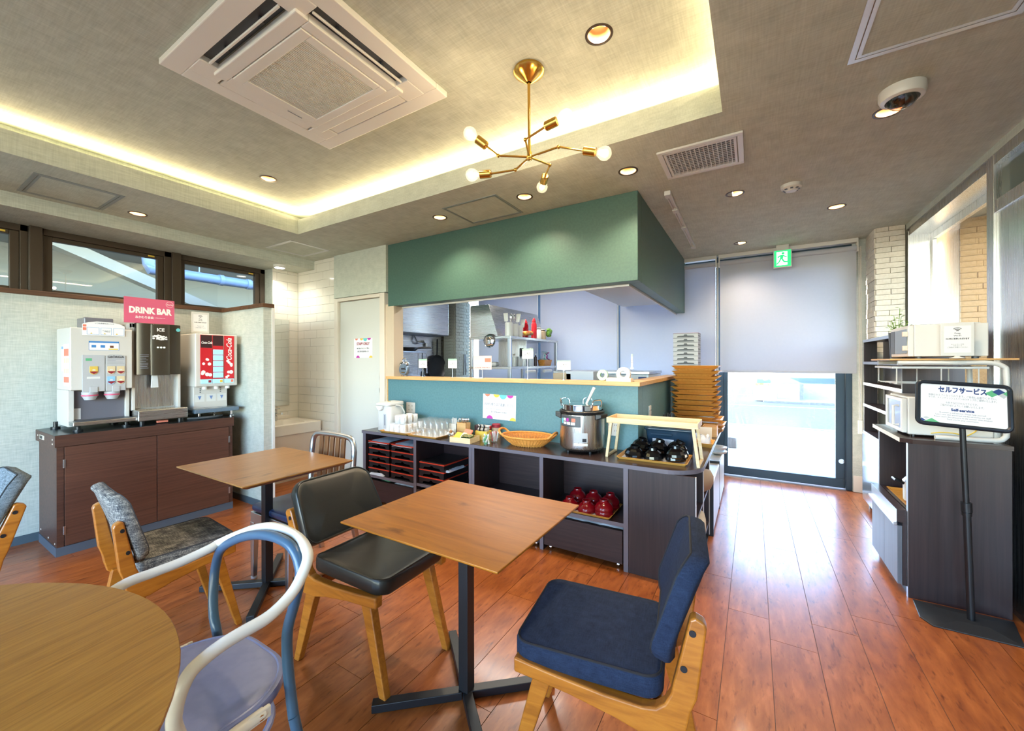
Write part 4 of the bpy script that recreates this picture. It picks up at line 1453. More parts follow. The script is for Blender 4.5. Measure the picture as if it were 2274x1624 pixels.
text('GEÖRGIA', .021, M['ink'], cm, cface(1.031, 1.343, -4.0936), FACE_E, .0006)
ln = MB()
for i, (a, b) in enumerate(((.985, 1.078), (.985, 1.03), (.985, 1.07), (.985, 1.078))):
    ln.box(.1862, .1866, a - .962, b - .962, 1.326 - ZT - i * .011, 1.3275 - ZT - i * .011)
ln.build('print_lines', M['inkgrey'], cm, smooth=None)
bx(.1862, .1866, .872 - .962, .904 - .962, 1.315 - ZT, 1.333 - ZT).build('status_lamp', M['green_ink'], cm, smooth=None)
bx(.1862, .1868, .878 - .962, .946 - .962, 1.185 - ZT, 1.2 - ZT).build('name_plate', M['white'], cm, smooth=None)
lb = bx(.1802, .1808, .889 - .962, 1.05 - .962, 1.393 - ZT, 1.459 - ZT).build('blue_label', M['paper'], cm, smooth=None)
m = MB(); frame_rect2 = None
m.box(.1808, .1811, .889 - .962, 1.05 - .962, 1.447 - ZT, 1.459 - ZT); m.box(.1808, .1811, .889 - .962, 1.05 - .962, 1.393 - ZT, 1.395 - ZT)
m.box(.1808, .1811, .889 - .962, .891 - .962, 1.393 - ZT, 1.459 - ZT); m.box(.1808, .1811, 1.048 - .962, 1.05 - .962, 1.393 - ZT, 1.459 - ZT)
for y in (.915, .962): m.box(.1808, .1811, y - .012 - .962, y + .012 - .962, 1.412 - ZT, 1.43 - ZT)
m.build('label_print', base('label_blue', '#3d7fc0', .5), lb, smooth=None)
bx(.1808, .1811, .993 - .962, 1.045 - .962, 1.398 - ZT, 1.406 - ZT).build('label_bar', M['yellow_ink'], lb, smooth=None)
bx(.1808, .1811, 1.0 - .962, 1.02 - .962, 1.412 - ZT, 1.428 - ZT).build('label_cup', base('label_brown', '#6a3a22', .5), lb, smooth=None)
P = [(.856, 1.50), (1.080, 1.50), (1.080, 1.575), (1.05, 1.592), (1.0, 1.602), (.93, 1.602), (.886, 1.594), (.856, 1.58)]
gb = MB().prism([(a - .962, b - ZT) for a, b in P], 'x', .182, .187).build('guide_board', M['paper'], cm, smooth=None)
m = MB()
for a, b in ((.878, .942), (.950, 1.008), (1.017, 1.077)):
    for y0, y1, z0, z1 in ((a, b, 1.506, 1.508), (a, b, 1.556, 1.558), (a, a + .002, 1.506, 1.558), (b - .002, b, 1.506, 1.558)):
        m.box(.187, .1873, y0 - .962, y1 - .962, z0 - ZT, z1 - ZT)
m.build('guide_frames', base('label_sky', '#7fa9d6', .5), gb, smooth=None)
m = MB()
for a in (.895, .965, 1.03):
    m.prism([(a - .962, 1.511 - ZT), (a + .012 - .962, 1.511 - ZT), (a + .006 - .962, 1.521 - ZT)], 'x', .187, .1874)
m.build('guide_warnings', M['yellow_ink'], gb, smooth=None)
m = MB(); m.box(.187, .1873, .858 - .962, .876 - .962, 1.56 - ZT, 1.576 - ZT); m.box(.187, .1873, .858 - .962, .876 - .962, 1.535 - ZT, 1.556 - ZT)
m.build('guide_tabs', M['coral_ink'], gb, smooth=None)
text('いつも新鮮なおいしさ', .0105, M['ink'], gb, (.1876, .97 - .962, 1.588 - ZT), FACE_E, w=.10)
text('ホットコーヒー\nご利用方法', .008, M['ink'], gb, (.1876, .982 - .962, 1.533 - ZT), FACE_E, w=.045)
# stickers on the side
m = cbox(-4.262, -4.118, .7962, .797, 1.135, 1.435).build('side_notice', M['paper'], cm, smooth=None)
k = MB()
k.box(.03, .15, -.1662, -.1659, 1.35 - ZT, 1.40 - ZT); k.box(.025, .155, -.1662, -.1659, 1.16 - ZT, 1.20 - ZT)
k.build('notice_red', M['coral_ink'], m, smooth=None)
k = MB()
for i in range(3):
    for j in range(2):
        k.box(.03 + i * .045, .06 + i * .045, -.1662, -.1659, 1.30 - j * .075 - ZT, 1.335 - j * .075 - ZT)
k.build('notice_cells', MC, m, smooth=None)
m = cbox(-4.315, -4.27, .7962, .797, 1.24, 1.425).build('side_strip', M['paper'], cm, smooth=None)
bx(-.033, .01, -.1662, -.1659, 1.40 - ZT, 1.42 - ZT).build('strip_blue', base('strip_blue', '#6d9fd0', .5), m, smooth=None)
hp_ = cbox(-4.42, -4.24, .895, 1.055, 1.553, 1.64)
hp_.build('bean_hopper', M['smoke'], cm, smooth=None, bevel=.006)

# ice dispenser
ic = thing('ice_dispenser', 'bronze and steel ice dispenser in the middle of the drinks cabinet', 'ice dispenser', (-4.25, 1.29, ZT))
def ib(x0, x1, y0, y1, z0, z1):
    return bx(x0 + 4.25, x1 + 4.25, y0 - 1.29, y1 - 1.29, z0 - ZT, z1 - ZT)
m = ib(-4.45, -4.20, 1.136, 1.446, .845, 1.61); m.box(.05, .10, -.154, -.134, .03, .795); m.box(.05, .10, .136, .156, .03, .795); m.box(.05, .10, -.154, .156, .76, .795)
m.build('casing', M['machine'], ic, smooth=None, bevel=.003)
ib(-4.199, -4.19, 1.156, 1.426, .94, 1.21).build('splash_plate', M['steel_v'], ic, smooth=None)
def arc_panel(y0, y1, z0, z1, bulge, x0, th):
    mb = MB(); n = 12; f0 = []; f1 = []
    for i in range(n + 1):
        t = i / n; y = y0 + (y1 - y0) * t
        b = x0 + bulge * (1 - (2 * t - 1) ** 2) ** .7
        f0.append((b, y)); f1.append((x0 - th, y))
    poly = f0 + f1[::-1]
    mb.prism([(a + 4.25, b - 1.29) for a, b in poly], 'z', z0 - ZT, z1 - ZT)
    return mb
arc_panel(1.150, 1.432, 1.205, 1.612, .03, -4.11, .09).build('front_panel', M['bronze'], ic, smooth=30, bevel=.003)
arc_panel(1.228, 1.352, 1.20, 1.606, .012, -4.081, .02).build('centre_panel', base('bronze_centre', '#5b5347', .28, .7), ic, smooth=30, bevel=.002)
ib(-4.32, -4.02, 1.136, 1.45, .848, .932).build('drip_tray', M['steel'], ic, smooth=None, bevel=.006)
m = MB().prism([(1.245 - 1.29, 1.10 - ZT), (1.292 - 1.29, 1.10 - ZT), (1.285 - 1.29, 1.205 - ZT), (1.25 - 1.29, 1.205 - ZT)], 'x', .11, .13)
m.build('dispense_lever', M['white'], ic, smooth=None, bevel=.003)
text('ICE', .034, M['white_ink'], ic, (.1845, 1.287 - 1.29, 1.562 - ZT), FACE_E, .0012)
m = MB()
for i in range(34):
    y = 1.29 + random.uniform(-.048, .048); z = 1.505 + random.uniform(-.022, .018) * (1 - abs(y - 1.29) / .1)
    a = random.uniform(0, PI); s = random.uniform(.006, .011)
    P = [(y + s * math.cos(a + k * PI / 2) - 1.29, z + s * math.sin(a + k * PI / 2) * .8 - ZT) for k in range(4)]
    m.prism(P, 'x', .182, .1836 + i * .00001)
stuff(m.build('ice_picture', M['white_ink'], ic, smooth=None))
k = MB().cyl((.172, 1.405 - 1.29, 1.57 - ZT), (.1735, 1.405 - 1.29, 1.57 - ZT), .014, n=20).build('round_sticker', M['teal_ink'], ic)
m = MB()
for y in (-.02, 0, .02):
    m.box(.1835, .1842, y - .006, y + .006, 1.418 - ZT, 1.428 - ZT)
m.build('touch_lamps', M['white_exit'], ic, smooth=None)
m = MB()
for i in range(9):
    m.box(.158, .166, -.125 + .002, -.07 - random.uniform(0, .02), 1.36 - i * .013 - ZT, 1.364 - i * .013 - ZT)
m.build('caution_print', M['inkgrey'], ic, smooth=None)
for y in (1.17, 1.41):
    for x in (-4.06, -4.40):
        MB().cyl((x + 4.25, y - 1.29, 0), (x + 4.25, y - 1.29, .033), .016, n=14).build('foot', M['blackp'], ic)
ib(-4.075, -4.05, 1.26, 1.33, .822, .838).build('orange_tab', M['coral_ink'], ic, smooth=None, bevel=.003)

# soda dispenser
cd = thing('soda_dispenser', 'cream and red soft drink dispenser at the right end of the drinks cabinet', 'drink dispenser', (-4.27, 1.69, ZT))
def sb(x0, x1, y0, y1, z0, z1):
    return bx(x0 + 4.27, x1 + 4.27, y0 - 1.69, y1 - 1.69, z0 - ZT, z1 - ZT)
sb(-4.45, -4.10, 1.532, 1.858, 1.09, 1.553).build('upper_body', M['machine'], cd, smooth=None, bevel=.008, seg=3)
sb(-4.45, -4.16, 1.54, 1.80, .86, 1.09).build('lower_body', M['machine'], cd, smooth=None, bevel=.004)
FX = .17
cols = ((1.566, 1.653), (1.657, 1.741), (1.748, 1.828))
for i, (a, b) in enumerate(cols):
    p = bx(FX, FX + .008, a - 1.69, b - 1.69, 1.155 - ZT, 1.543 - ZT).build('graphic_panel', M['cola'], cd, smooth=None, bevel=.002)
    bx(FX + .008, FX + .0085, a - 1.69 + .002, b - 1.69 - .002, (1.43 if i == 0 else 1.45) - ZT, 1.541 - ZT).build('dark_print', M['cola_dark'], p, smooth=None) if i < 2 else None
    lit = bx(FX, FX + .012, a - 1.69 + .003, b - 1.69 - .003, 1.118 - ZT, 1.153 - ZT).build('lit_button', M['lit'], cd, smooth=None, bevel=.003)
    bx(FX + .012, FX + .0125, b - 1.69 - .03, b - 1.69 - .008, 1.124 - ZT, 1.147 - ZT).build('button_picture', (M['inkred'], M['yellow_ink'], M['coral_ink'])[i], lit, smooth=None)
    MB().cyl((FX - .03, (a + b) / 2 - 1.69, 1.09 - ZT), (FX - .03, (a + b) / 2 - 1.69, 1.065 - ZT), .018, n=16).build('spout', M['white'], cd)
    if i != 1:
        w = MB(); yc = (a + b) / 2 - 1.69
        for k in range(9):
            y = yc + (k % 3 - 1) * .02 + random.uniform(-.01, .01); z = (1.19 if k < 5 else 1.30) + random.uniform(-.03, .03) - ZT
            r = random.uniform(.009, .017)
            y = max(a - 1.69 + r, min(b - 1.69 - r, y))
            w.cyl((FX + .0078, y, z), (FX + .0084 + k * .00003, y, z), r, n=14)
        stuff(w.build('white_swirl', M['white_ink'], p))
for k in range(5):
    a, b = cols[1]
    bx(FX + .006, FX + .013, a - 1.69 + .003, b - 1.69 - .003, 1.166 + k * .051 - ZT, 1.212 + k * .051 - ZT).build('lit_button', M['lit'], cd, smooth=None, bevel=.003)
text('Coca-Cola', .06, M['white_ink'], cd, (FX + .0092, 1.788 - 1.69, 1.42 - ZT), (PI / 2, -PI / 2, PI / 2), .001, w=.20, shear=.35)
text('Coca-Cola', .03, M['white_ink'], cd, (FX + .0092, 1.612 - 1.69, 1.475 - ZT), FACE_E, .0008, w=.082, shear=.35)
m = MB()
for y in (1.585, 1.672, 1.755):
    m.prism([(y - .013 - 1.69, 1.005 - ZT), (y - 1.69, .972 - ZT), (y + .013 - 1.69, 1.005 - ZT)], 'x', .11, .1115)
m.build('arrows', base('arrow_blue', '#6d86b8', .4), cd, smooth=None)
for y in (1.585, 1.672, 1.755):
    bx(.1102, .1106, y - .036 - 1.69, y + .036 - 1.69, .955 - ZT, 1.02 - ZT).build('cup_guide', M['white'], cd, smooth=None, bevel=.0005)
m = MB()
for y in (1.59, 1.745):
    for z in (1.05, 1.065, 1.035): m.box(.11, .1112, y - .005 - 1.69, y + .005 - 1.69, z - ZT, z + .008 - ZT)
m.build('vents', M['dgrey'], cd, smooth=None)
sb(-4.30, -4.03, 1.50, 1.842, .866, .90).build('drip_tray', base('tray_blue_grey', '#5f7182', .35), cd, smooth=None, bevel=.006)
m = MB()
for y in (1.56, 1.665, 1.765): m.box(.12, .225, y - .045 - 1.69, y + .045 - 1.69, .9002 - ZT, .9022 - ZT)
m.build('drip_grids', M['alu'], cd, smooth=None)
for y in (1.55, 1.80):
    for x in (-4.08, -4.40):
        MB().lathe([(.022, 0), (.022, .008), (.01, .014), (.01, .05)], (x + 4.27, y - 1.69, 0), 14).build('foot', M['chrome'], cd)
hs = MB().tube(smooth_path([(-4.09, 1.47, .827), (-4.06, 1.53, .826), (-4.05, 1.62, .826), (-4.07, 1.70, .826), (-4.12, 1.74, .826)], 4), .010, 8)
tag(hs.build('flexible_hose', M['dgrey']), 'grey corrugated hose lying under the soft drink dispenser', 'hose')

# signs on the machines
ds = thing('drink_bar_sign', 'pink DRINK BAR board standing on the ice dispenser', 'sign', (-4.2, 1.262, 1.611))
bx(-.004, .004, -.158, .158, 0.006, .21).build('board', M['pink'], ds, smooth=None)
bx(-.03, .03, -.05, .05, 0, .006).build('stand', M['white'], ds, smooth=None)
text('DRINK BAR', .066, M['white_ink'], ds, (.0046, .002, .108), FACE_E, .0036, w=.27)
text('おかわり自由', .022, M['white_ink'], ds, (.0046, -.036, .054), FACE_E, .0008, w=.112)
text('※ご利用はお食事の方のみ', .008, M['white_ink'], ds, (.0046, .062, .056), FACE_E, w=.07)
lg_ = MB().tube([(.0046, .126 + .024 * math.cos(k * PI / 12), .175 + .024 * math.sin(k * PI / 12)) for k in range(24)], .0009, 6, closed=True)
lg_.build('logo_ring', M['white_ink'], ds)
text('Coca-Cola', .012, M['white_ink'], ds, (.0048, .126, .174), FACE_E, .0004, w=.038, shear=.35)


def wifi_stand(loc, rz, k, label):
    t = thing('wifi_sign', label, 'sign', loc, rz)
    w, h = .06 * k, .085 * k
    m = MB(); m.T = Matrix.Translation((0, 0, .012 * k))
    m.box(-.003, .003, -w, w, 0, 2 * h)
    m.build('frame', M['white'], t, smooth=None, bevel=.002)
    bx(.003, .0034, -w * .8, w * .8, .012 * k + h * .2, .012 * k + h * 1.8).build('sheet', M['paper'], t, smooth=None)
    b = MB(); b.T = Matrix.Diagonal((1, 1, 1, 1))
    b.lathe([(0, 0), (.028 * k, 0), (.028 * k, .003), (.012 * k, .008 * k), (.008 * k, .013 * k)], n=20)
    b.build('stand', M['white'], t)
    a = MB()
    for r in (.006, .013, .020):
        a.tube([(.0037, r * k * math.cos(q), .012 * k + h * 1.45 + r * k * math.sin(q)) for q in [PI * .25 + PI * .5 * i / 8 for i in range(9)]], .0014 * k, 5)
    a.build('wifi_mark', M['ink'], t)
    text('Free\nWi-Fi', .012 * k, M['ink'], t, (.0037, 0, .012 * k + h * 1.28), FACE_E)
    text('Wi-Fiをご利用いただけます', .01 * k, M['ink'], t, (.0037, 0, .012 * k + h * 1.02), FACE_E, .0003, w=w * 1.4)
    text('ネットワーク名\nパスワード\nご自由にお使いください', .0075 * k, M['inkgrey'], t, (.0037, 0, .012 * k + h * .6), FACE_E, w=w * 1.2)
    return t


wifi_stand((-4.3, 1.645, 1.5535), 0, 1.12, 'white framed Wi-Fi notice standing on the soft drink dispenser')

# wash corner
sn = thing('wash_basin', 'cream wash basin cabinet in the tiled corner', 'basin', (-4.55, 2.42, 0))
def bb(x0, x1, y0, y1, z0, z1):
    return bx(x0 + 4.55, x1 + 4.55, y0 - 2.42, y1 - 2.42, z0, z1)
M['basin'] = base('basin_cream', '#e4dccd', 0.3)
ob_ = []
hx, hy = .275, .425
bowl = MB(); bowl.T = Matrix.Translation((-.015, -.0, 0))
outer = [(x, y, .62) for x, y in rrect(.53, .84, .03, 5)]
bowl.rings([[(x, y, .515) for x, y in rrect(.53, .84, .03, 5)], outer, [(x, y, .628) for x, y in rrect(.51, .82, .03, 5)],
            [(x + .03, y, .626) for x, y in rrect(.36, .58, .10, 5)], [(x + .03, y, .58) for x, y in rrect(.33, .54, .10, 5)], [(x + .03, y, .54) for x, y in rrect(.22, .40, .08, 5)]])
bowl.build('basin_top', M['basin'], sn, smooth=40)
bb(-4.83, -4.31, 2.005, 2.835, .10, .515).build('cabinet_body', base('basin_cabinet', '#d2c2b0', 0.4), sn, smooth=None, bevel=.003)
bb(-4.83, -4.36, 2.01, 2.83, 0, .10).build('toe_kick', M['jamb'], sn, smooth=None)
bb(-4.825, -4.79, 2.15, 2.75, .628, .67).build('rear_ledge', M['basin'], sn, smooth=None, bevel=.004)
ft = MB(); ft.cyl((-.17, .12, .626), (-.17, .12, .72), .016, n=16); ft.cyl((-.17, .12, .70), (-.06, .13, .715), .012, .014, n=14); ft.cyl((-.17, .12, .72), (-.17, .12, .765), .011, .014, n=14)
ft.cyl((-.17, .12, .76), (-.12, .14, .768), .005, n=8)
ft.build('tap', M['chrome'], sn)
mi = thing('wall_mirror', 'frameless mirror on the tiles above the wash basin', 'mirror', (-4.826, 2.33, .785))
bx(-.001, .004, -.33, .425, 0, 1.03).build('glass', M['mirror'], mi, smooth=None)
mc = MB().box(-4.828, -4.81, 2.555, 2.575, 1.86, 1.885)
tag(mc.build('wall_hook', M['black'], smooth=None), 'small black hook on the tiles beside the mirror', 'hook')

# paper notices on the door and the teal wall


def notice(label, loc, w, h, lines, tilt=0.0):
    t = thing('paper_notice', label, 'notice', loc)
    t.rotation_euler = (0, tilt, 0)
    bx(-w / 2, w / 2, -.0012, 0, -h / 2, h / 2).build('sheet', M['paper'], t, smooth=None)
    def disc(cx, cz, r, mat, z0, z1):
        P = []
        for k in range(24):
            a = 2 * PI * k / 24
            x = cx + r * math.cos(a); z = cz + r * math.sin(a)
            P.append((max(-w / 2, min(w / 2, x)), max(-h / 2, min(h / 2, z))))
        MB().prism(P, 'y', -.0016 - z0, -.0012).build('dot', mat, t, smooth=None)
    disc(-w * .36, h * .53, w * .085, M['coral_ink'], 0, 0); disc(-w * .08, h * .54, w * .10, M['yellow_ink'], .0001, 0)
    disc(w * .12, h * .5, w * .11, M['teal_ink'], .0002, 0); disc(w * .33, h * .54, w * .10, M['magenta_ink'], .0001, 0)
    disc(-w * .28, -h * .52, w * .10, M['magenta_ink'], 0, 0); disc(w * .42, -h * .53, w * .1, M['yellow_ink'], 0, 0)
    for body, size, z, mat, bold, ww in lines:
        text(body, size, mat, t, (0, -.0016, z), FACE_S, bold, w=ww)
    return t


notice('white STAFF ONLY notice with coloured dots on the beige door', (-3.631, 2.8835, 1.455), .30, .212,
       [('STAFF ONLY', .042, .045, M['inkred'], .0015, .21), ('関係者以外立ち入り禁止', .018, -.005, M['ink'], .0003, .2), ('員工専用,謝絶入内', .018, -.038, M['ink'], .0003, .18)])
notice('white takeaway notice with coloured dots taped to the teal wall', (-1.86, 2.866, .914), .335, .212,
       [('お持ち帰りはご遠慮ください', .028, .018, M['inkgrey'], .0003, .30), ('Please refrain from taking food out of the restaurant', .012, -.02, M['inkgrey'], 0, .27),
        ('禁止将食物等打包带走', .014, -.046, M['ink'], 0, .16)], tilt=math.radians(1.2))
# sockets


def socket(label, loc, rot, w=.115, h=.105):
    t = thing('wall_socket', label, 'socket', loc, rot)
    bx(-w / 2, w / 2, -.009, 0, -h / 2, h / 2).build('plate', M['white'], t, smooth=None, bevel=.003)
    m = MB()
    for x in (-.022, .022):
        for z in (-.02, .02):
            m.box(x - .007, x - .004, -.0098, -.009, z - .006, z + .006); m.box(x + .004, x + .007, -.0098, -.009, z - .006, z + .006)
    m.build('slots', M['dgrey'], t, smooth=None)['kind'] = 'stuff'


socket('white wall socket behind the stacked mugs on the teal wall', (-2.898, 2.868, .85), 0)
socket('white wall socket behind the left leg of the wooden riser', (-.874, 2.868, .82), 0, .07, .115)
socket('white wall socket on the side face of the teal counter wall', (-.694, 3.22, .90), PI / 2, .07, .115)
# ------------------------------------------------------------------ counter: worktop, cabinets, rolling boxes
T = .667
arc = [(-.46 + .205 * math.sin(PI / 2 * k / 10), 2.673 - .205 * math.cos(PI / 2 * k / 10)) for k in range(11)]
poly = [(-3.13, 2.468)] + arc + [(-.255, 4.70), (-.69, 4.70), (-.69, 2.864), (-3.13, 2.864)]
wk = thing('counter_worktop', 'dark brown worktop of the self service counter with a rounded corner', 'worktop', (0, 0, 0))
MB().prism(poly, 'z', .6402, T).build('slab', M['dark_top'], wk, smooth=20, bevel=.0015)
edge = [(-3.13, 2.4672)] + [(-.46 + .2058 * math.sin(PI / 2 * k / 10), 2.673 - .2058 * math.cos(PI / 2 * k / 10)) for k in range(11)] + [(-.2542, 4.70)]
em = MB()
for (a, b), (c, d) in zip(edge, edge[1:]):
    em.add([(a, b, .641), (c, d, .641), (c, d, .6655), (a, b, .6655)], [(0, 1, 2, 3)])
em.build('edge_band', M['grey_edge'], wk, smooth=30)


def unit(label, xs, bays, first=False):
    """open cabinet: xs = upright panels (x0, x1), bays share one shelf height each"""
    x0, x1 = xs[0][0], xs[-1][1]
    t = thing('counter_cabinet', label, 'cabinet', ((x0 + x1) / 2, 2.66, 0))
    cx = (x0 + x1) / 2
    for a, b in xs:
        p = bx(a - cx, b - cx, -.183, .19, 0, .64).build('upright', M['dark_v'], t, smooth=None)
        bx(a - cx, b - cx, -.1845, -.1831, 0, .64).build('edge_band', M['grey_edge'], p, smooth=None)
    for (a, b), z in zip([(xs[i][1], xs[i + 1][0]) for i in range(len(xs) - 1)], bays):
        bx(a - cx + .0005, b - cx - .0005, .17, .185, .05, .64).build('back_panel', M['dark_h'], t, smooth=None)
        s = bx(a - cx + .0005, b - cx - .0005, -.18, .169, z - .025, z).build('shelf', M['dark_h'], t, smooth=None)
        bx(a - cx + .0005, b - cx - .0005, -.1815, -.1801, z - .025, z).build('edge_band', M['grey_edge'], s, smooth=None)
    return t


unit('left half of the dark counter cabinet holding the black letter trays', [(-3.122, -3.085), (-2.475, -2.444), (-1.887, -1.862)], (.268, .278))
unit('middle half of the dark counter cabinet with the red soup bowls', [(-1.860, -1.835), (-1.273, -1.245), (-.69, -.661)], (.285, .295))
bag_pts = {}
box_labels = ['dark rolling box at the left end under the letter trays', 'dark rolling box second from the left under the short tray stack',
              'dark rolling box under the empty shelf', 'dark rolling box on castors under the red bowls']
for (a, b), nm, zt in zip(((-3.082, -2.478), (-2.441, -1.890), (-1.832, -1.276), (-1.242, -.693)), box_labels, (.222, .228, .236, .245)):
    cx = (a + b) / 2; w = (b - a) / 2 - .004
    t = thing('rolling_box', nm, 'box', (cx, 2.64, 0), group='rolling boxes under the counter')
    bx(-w, w, -.165, -.148, .04, zt).build('front', M['dark_h'], t, smooth=None, bevel=.001)
    m = bx(-w, w, -.147, .15, .04, .055); m.box(-w, -w + .012, -.147, .15, .055, zt); m.box(w - .012, w, -.147, .15, .055, zt); m.box(-w + .012, w - .012, .138, .15, .055, zt)
    m.build('carcass', M['dark_v'], t, smooth=None)
    for sx in (-1, 1):
        for y in (-.12, .12):
            c = MB(); c.cyl((sx * (w - .035) - .007, y, .017), (sx * (w - .035) + .007, y, .017), .017, n=14); c.box(sx * (w - .035) - .009, sx * (w - .035) + .009, y - .008, y + .008, .02, .04)
            c.build('castor', M['chrome'], t)


def crumple(name, label, loc, size, mat, n=9, seed=1, cat='bag'):
    rnd = random.Random(seed)
    m = MB()
    nx, ny = n, max(4, int(n * size[1] / max(size[0], .01)))
    v = []; f = []
    for j in range(ny + 1):
        for i in range(nx + 1):
            x = (i / nx - .5) * size[0]; y = (j / ny - .5) * size[1]
            e = min(i, nx - i, j, ny - j)
            v.append((x + rnd.uniform(-1, 1) * size[0] * .02, y + rnd.uniform(-1, 1) * size[1] * .03, (0 if e == 0 else size[2] * rnd.uniform(.45, 1))))
    k = len(v)
    v += [(p[0], p[1], -.0005) for p in v]
    w = nx + 1
    for j in range(ny):
        for i in range(nx):
            a = j * w + i
            f.append((a, a + 1, a + w + 1, a + w)); f.append((k + a + w, k + a + w + 1, k + a + 1, k + a))
    per = [i for i in range(nx)] + [j * w + nx for j in range(ny)] + [ny * w + i for i in range(nx, 0, -1)] + [j * w for j in range(ny, 0, -1)]
    for a, b in zip(per, per[1:] + per[:1]):
        f.append((a, k + a, k + b, b))
    m.add(v, f)
    return tag(m.build(name, mat, loc=loc, smooth=60), label, cat)


crumple('plastic_bag', 'crumpled clear bag spilling from the box under the left letter trays', (-2.62, 2.56, .2225), (.22, .12, .018), M['bag'], 10, 3)
crumple('plastic_bag', 'crumpled clear bags lying on the rolling box under the red bowls', (-.93, 2.57, .2455), (.46, .12, .020), M['bag'], 14, 4)
crumple('plastic_bag', 'green and white bag in the box under the left letter trays', (-2.86, 2.56, .2225), (.10, .10, .014), M['green_ink'], 6, 5)
# lids so that what lies in the boxes has something to rest on
for (a, b), zt in zip(((-3.082, -2.478), (-1.242, -.693)), (.222, .245)):
    ro = [o for o in bpy.data.objects if o.name.startswith('rolling_box') and abs(o.location.x - (a + b) / 2) < .01][0]
    w = (b - a) / 2 - .004
    bx(-w + .012, w - .012, -.147, .138, zt - .012, zt - .0005).build('contents_tray', M['blackp'], ro, smooth=None)

# end panel and the open bays on the corridor side
ec = thing('end_cabinet', 'dark end cabinet at the rounded corner of the counter, open to the corridor', 'cabinet', (-.47, 2.9, 0))
def eb(x0, x1, y0, y1, z0, z1):
    return bx(x0 + .47, x1 + .47, y0 - 2.9, y1 - 2.9, z0, z1)
eb(-.659, -.282, 2.476, 2.496, 0, .64).build('front_panel', M['dark_v'], ec, smooth=None, bevel=.001)
eb(-.2818, -.278, 2.476, 2.496, 0, .64).build('edge_band', M['white'], ec, smooth=None)
for y in (2.87, 3.28):
    p = eb(-.655, -.282, y, y + .02, .02, .64).build('upright', M['dark_v'], ec, smooth=None)
    bx(-.2818 + .47, -.278 + .47, y - 2.9, y + .02 - 2.9, .02, .64).build('edge_band', M['white'], p, smooth=None)
eb(-.658, -.64, 2.497, 3.28, .02, .64).build('back_panel', M['dark_v'], ec, smooth=None)
for z in (.10, .36):
    eb(-.64, -.283, 2.497, 2.869, z, z + .018).build('shelf', M['dark_h'], ec, smooth=None)
    eb(-.64, -.283, 2.891, 3.279, z, z + .018).build('shelf', M['dark_h'], ec, smooth=None)
eb(-.64, -.285, 2.497, 3.279, .0, .02).build('plinth', M['black'], ec, smooth=None)
c = MB(); c.pad(.30, .30, .20, rc=.08, re=.05, puff=.03, n=5, fn=lambda x, y, z: (x + .05 * math.sin(9 * y + 2) * z * 4, y + .02 * math.sin(14 * x), z * (1 + .25 * math.sin(8 * x + 5 * y))))
co = tag(c.build('checked_cloth', M['cloth'], loc=(-.42, 2.69, .1185), smooth=60), 'beige checked cloth bundled in the open bay at the counter end', 'cloth')
c = MB(); c.pad(.28, .26, .14, rc=.06, re=.05, puff=.02, n=5, fn=lambda x, y, z: (x + .04 * math.sin(10 * y), y, z * (1 + .2 * math.sin(9 * x))))
tag(c.build('folded_cloth', M['rice_tan'], loc=(-.41, 3.08, .3785), smooth=60), 'folded pale cloth in the second open bay of the counter end', 'cloth')
wc = thing('white_cupboard', 'low white cupboard with black edges under the corridor end of the counter', 'cupboard', (-.46, 3.85, 0))
bx(-.19, .2, -.53, .75, .03, .40).build('body', M['white'], wc, smooth=None, bevel=.003)
for y in (-.54, .10, .74):
    bx(-.18, .206, y, y + .014, 0, .42).build('edge_post', M['black'], wc, smooth=None)
for y0, y1 in ((-.52, .095), (.118, .735)):
    bx(.2, .2045, y0, y1, .035, .395).build('door', M['white'], wc, smooth=None, bevel=.002)
for k, (y, nm) in enumerate(((4.36, 'upper'), (4.36, 'lower'))):
    b = MB().lathe([(0, 0), (.05, .004), (.08, .018), (.085, .034), (.08, .034), (.05, .012), (0, .008)], n=24)
    o = b.build('serving_bowl', M['white'], loc=(-.30, 4.36, .4005 + .040 * k))
    tag(o, ('white bowl resting in the lower one at the far corridor end' if k else 'lower white bowl on the low white cupboard'), 'bowl', 'white bowls under the counter')

# ------------------------------------------------------------------ letter trays


def letter_tray(w=.27, d=.32):
    t = thing('letter_tray', 'x', 'tray', (0, 0, 0))
    h = .0605
    m = MB()
    m.box(-w / 2, w / 2, -d / 2, d / 2, 0, .003)
    m.box(-w / 2, -w / 2 + .004, -d / 2, d / 2, .003, h - .012); m.box(w / 2 - .004, w / 2, -d / 2, d / 2, .003, h - .012); m.box(-w / 2, w / 2, d / 2 - .004, d / 2, .003, h - .012)
    a = w / 2
    m.prism([(-a, .003), (-a * .72, .003), (-a * .62, .022), (-.02, .024), (-.012, .036), (.012, .036), (.02, .024), (a * .62, .022), (a * .72, .003), (a, .003), (a, h - .012), (-a, h - .012)], 'y', -d / 2, -d / 2 + .004)
    m.build('tray_body', M['ltray'], t, smooth=None)
    r = MB()
    frame_rect(r, -w / 2 - .003, w / 2 + .003, -d / 2 - .003, d / 2 + .003, .008, h - .0105, h - .0005)
    r.build('orange_rim', M['orange'], t, smooth=None, bevel=.0015)
    return t


lt0 = letter_tray()
used = [False]
ordn = ['lowest', 'second lowest', 'middle', 'second highest', 'top']
ord3 = ['lowest', 'middle', 'top']


def place_tray(x, y, z, label):
    if not used[0]:
        lt0.location = (x, y, z); lt0['label'] = label; lt0['group'] = 'orange rimmed black letter trays'; used[0] = True
        return lt0
    return dup(lt0, (x, y, z), 0, label, 'orange rimmed black letter trays')


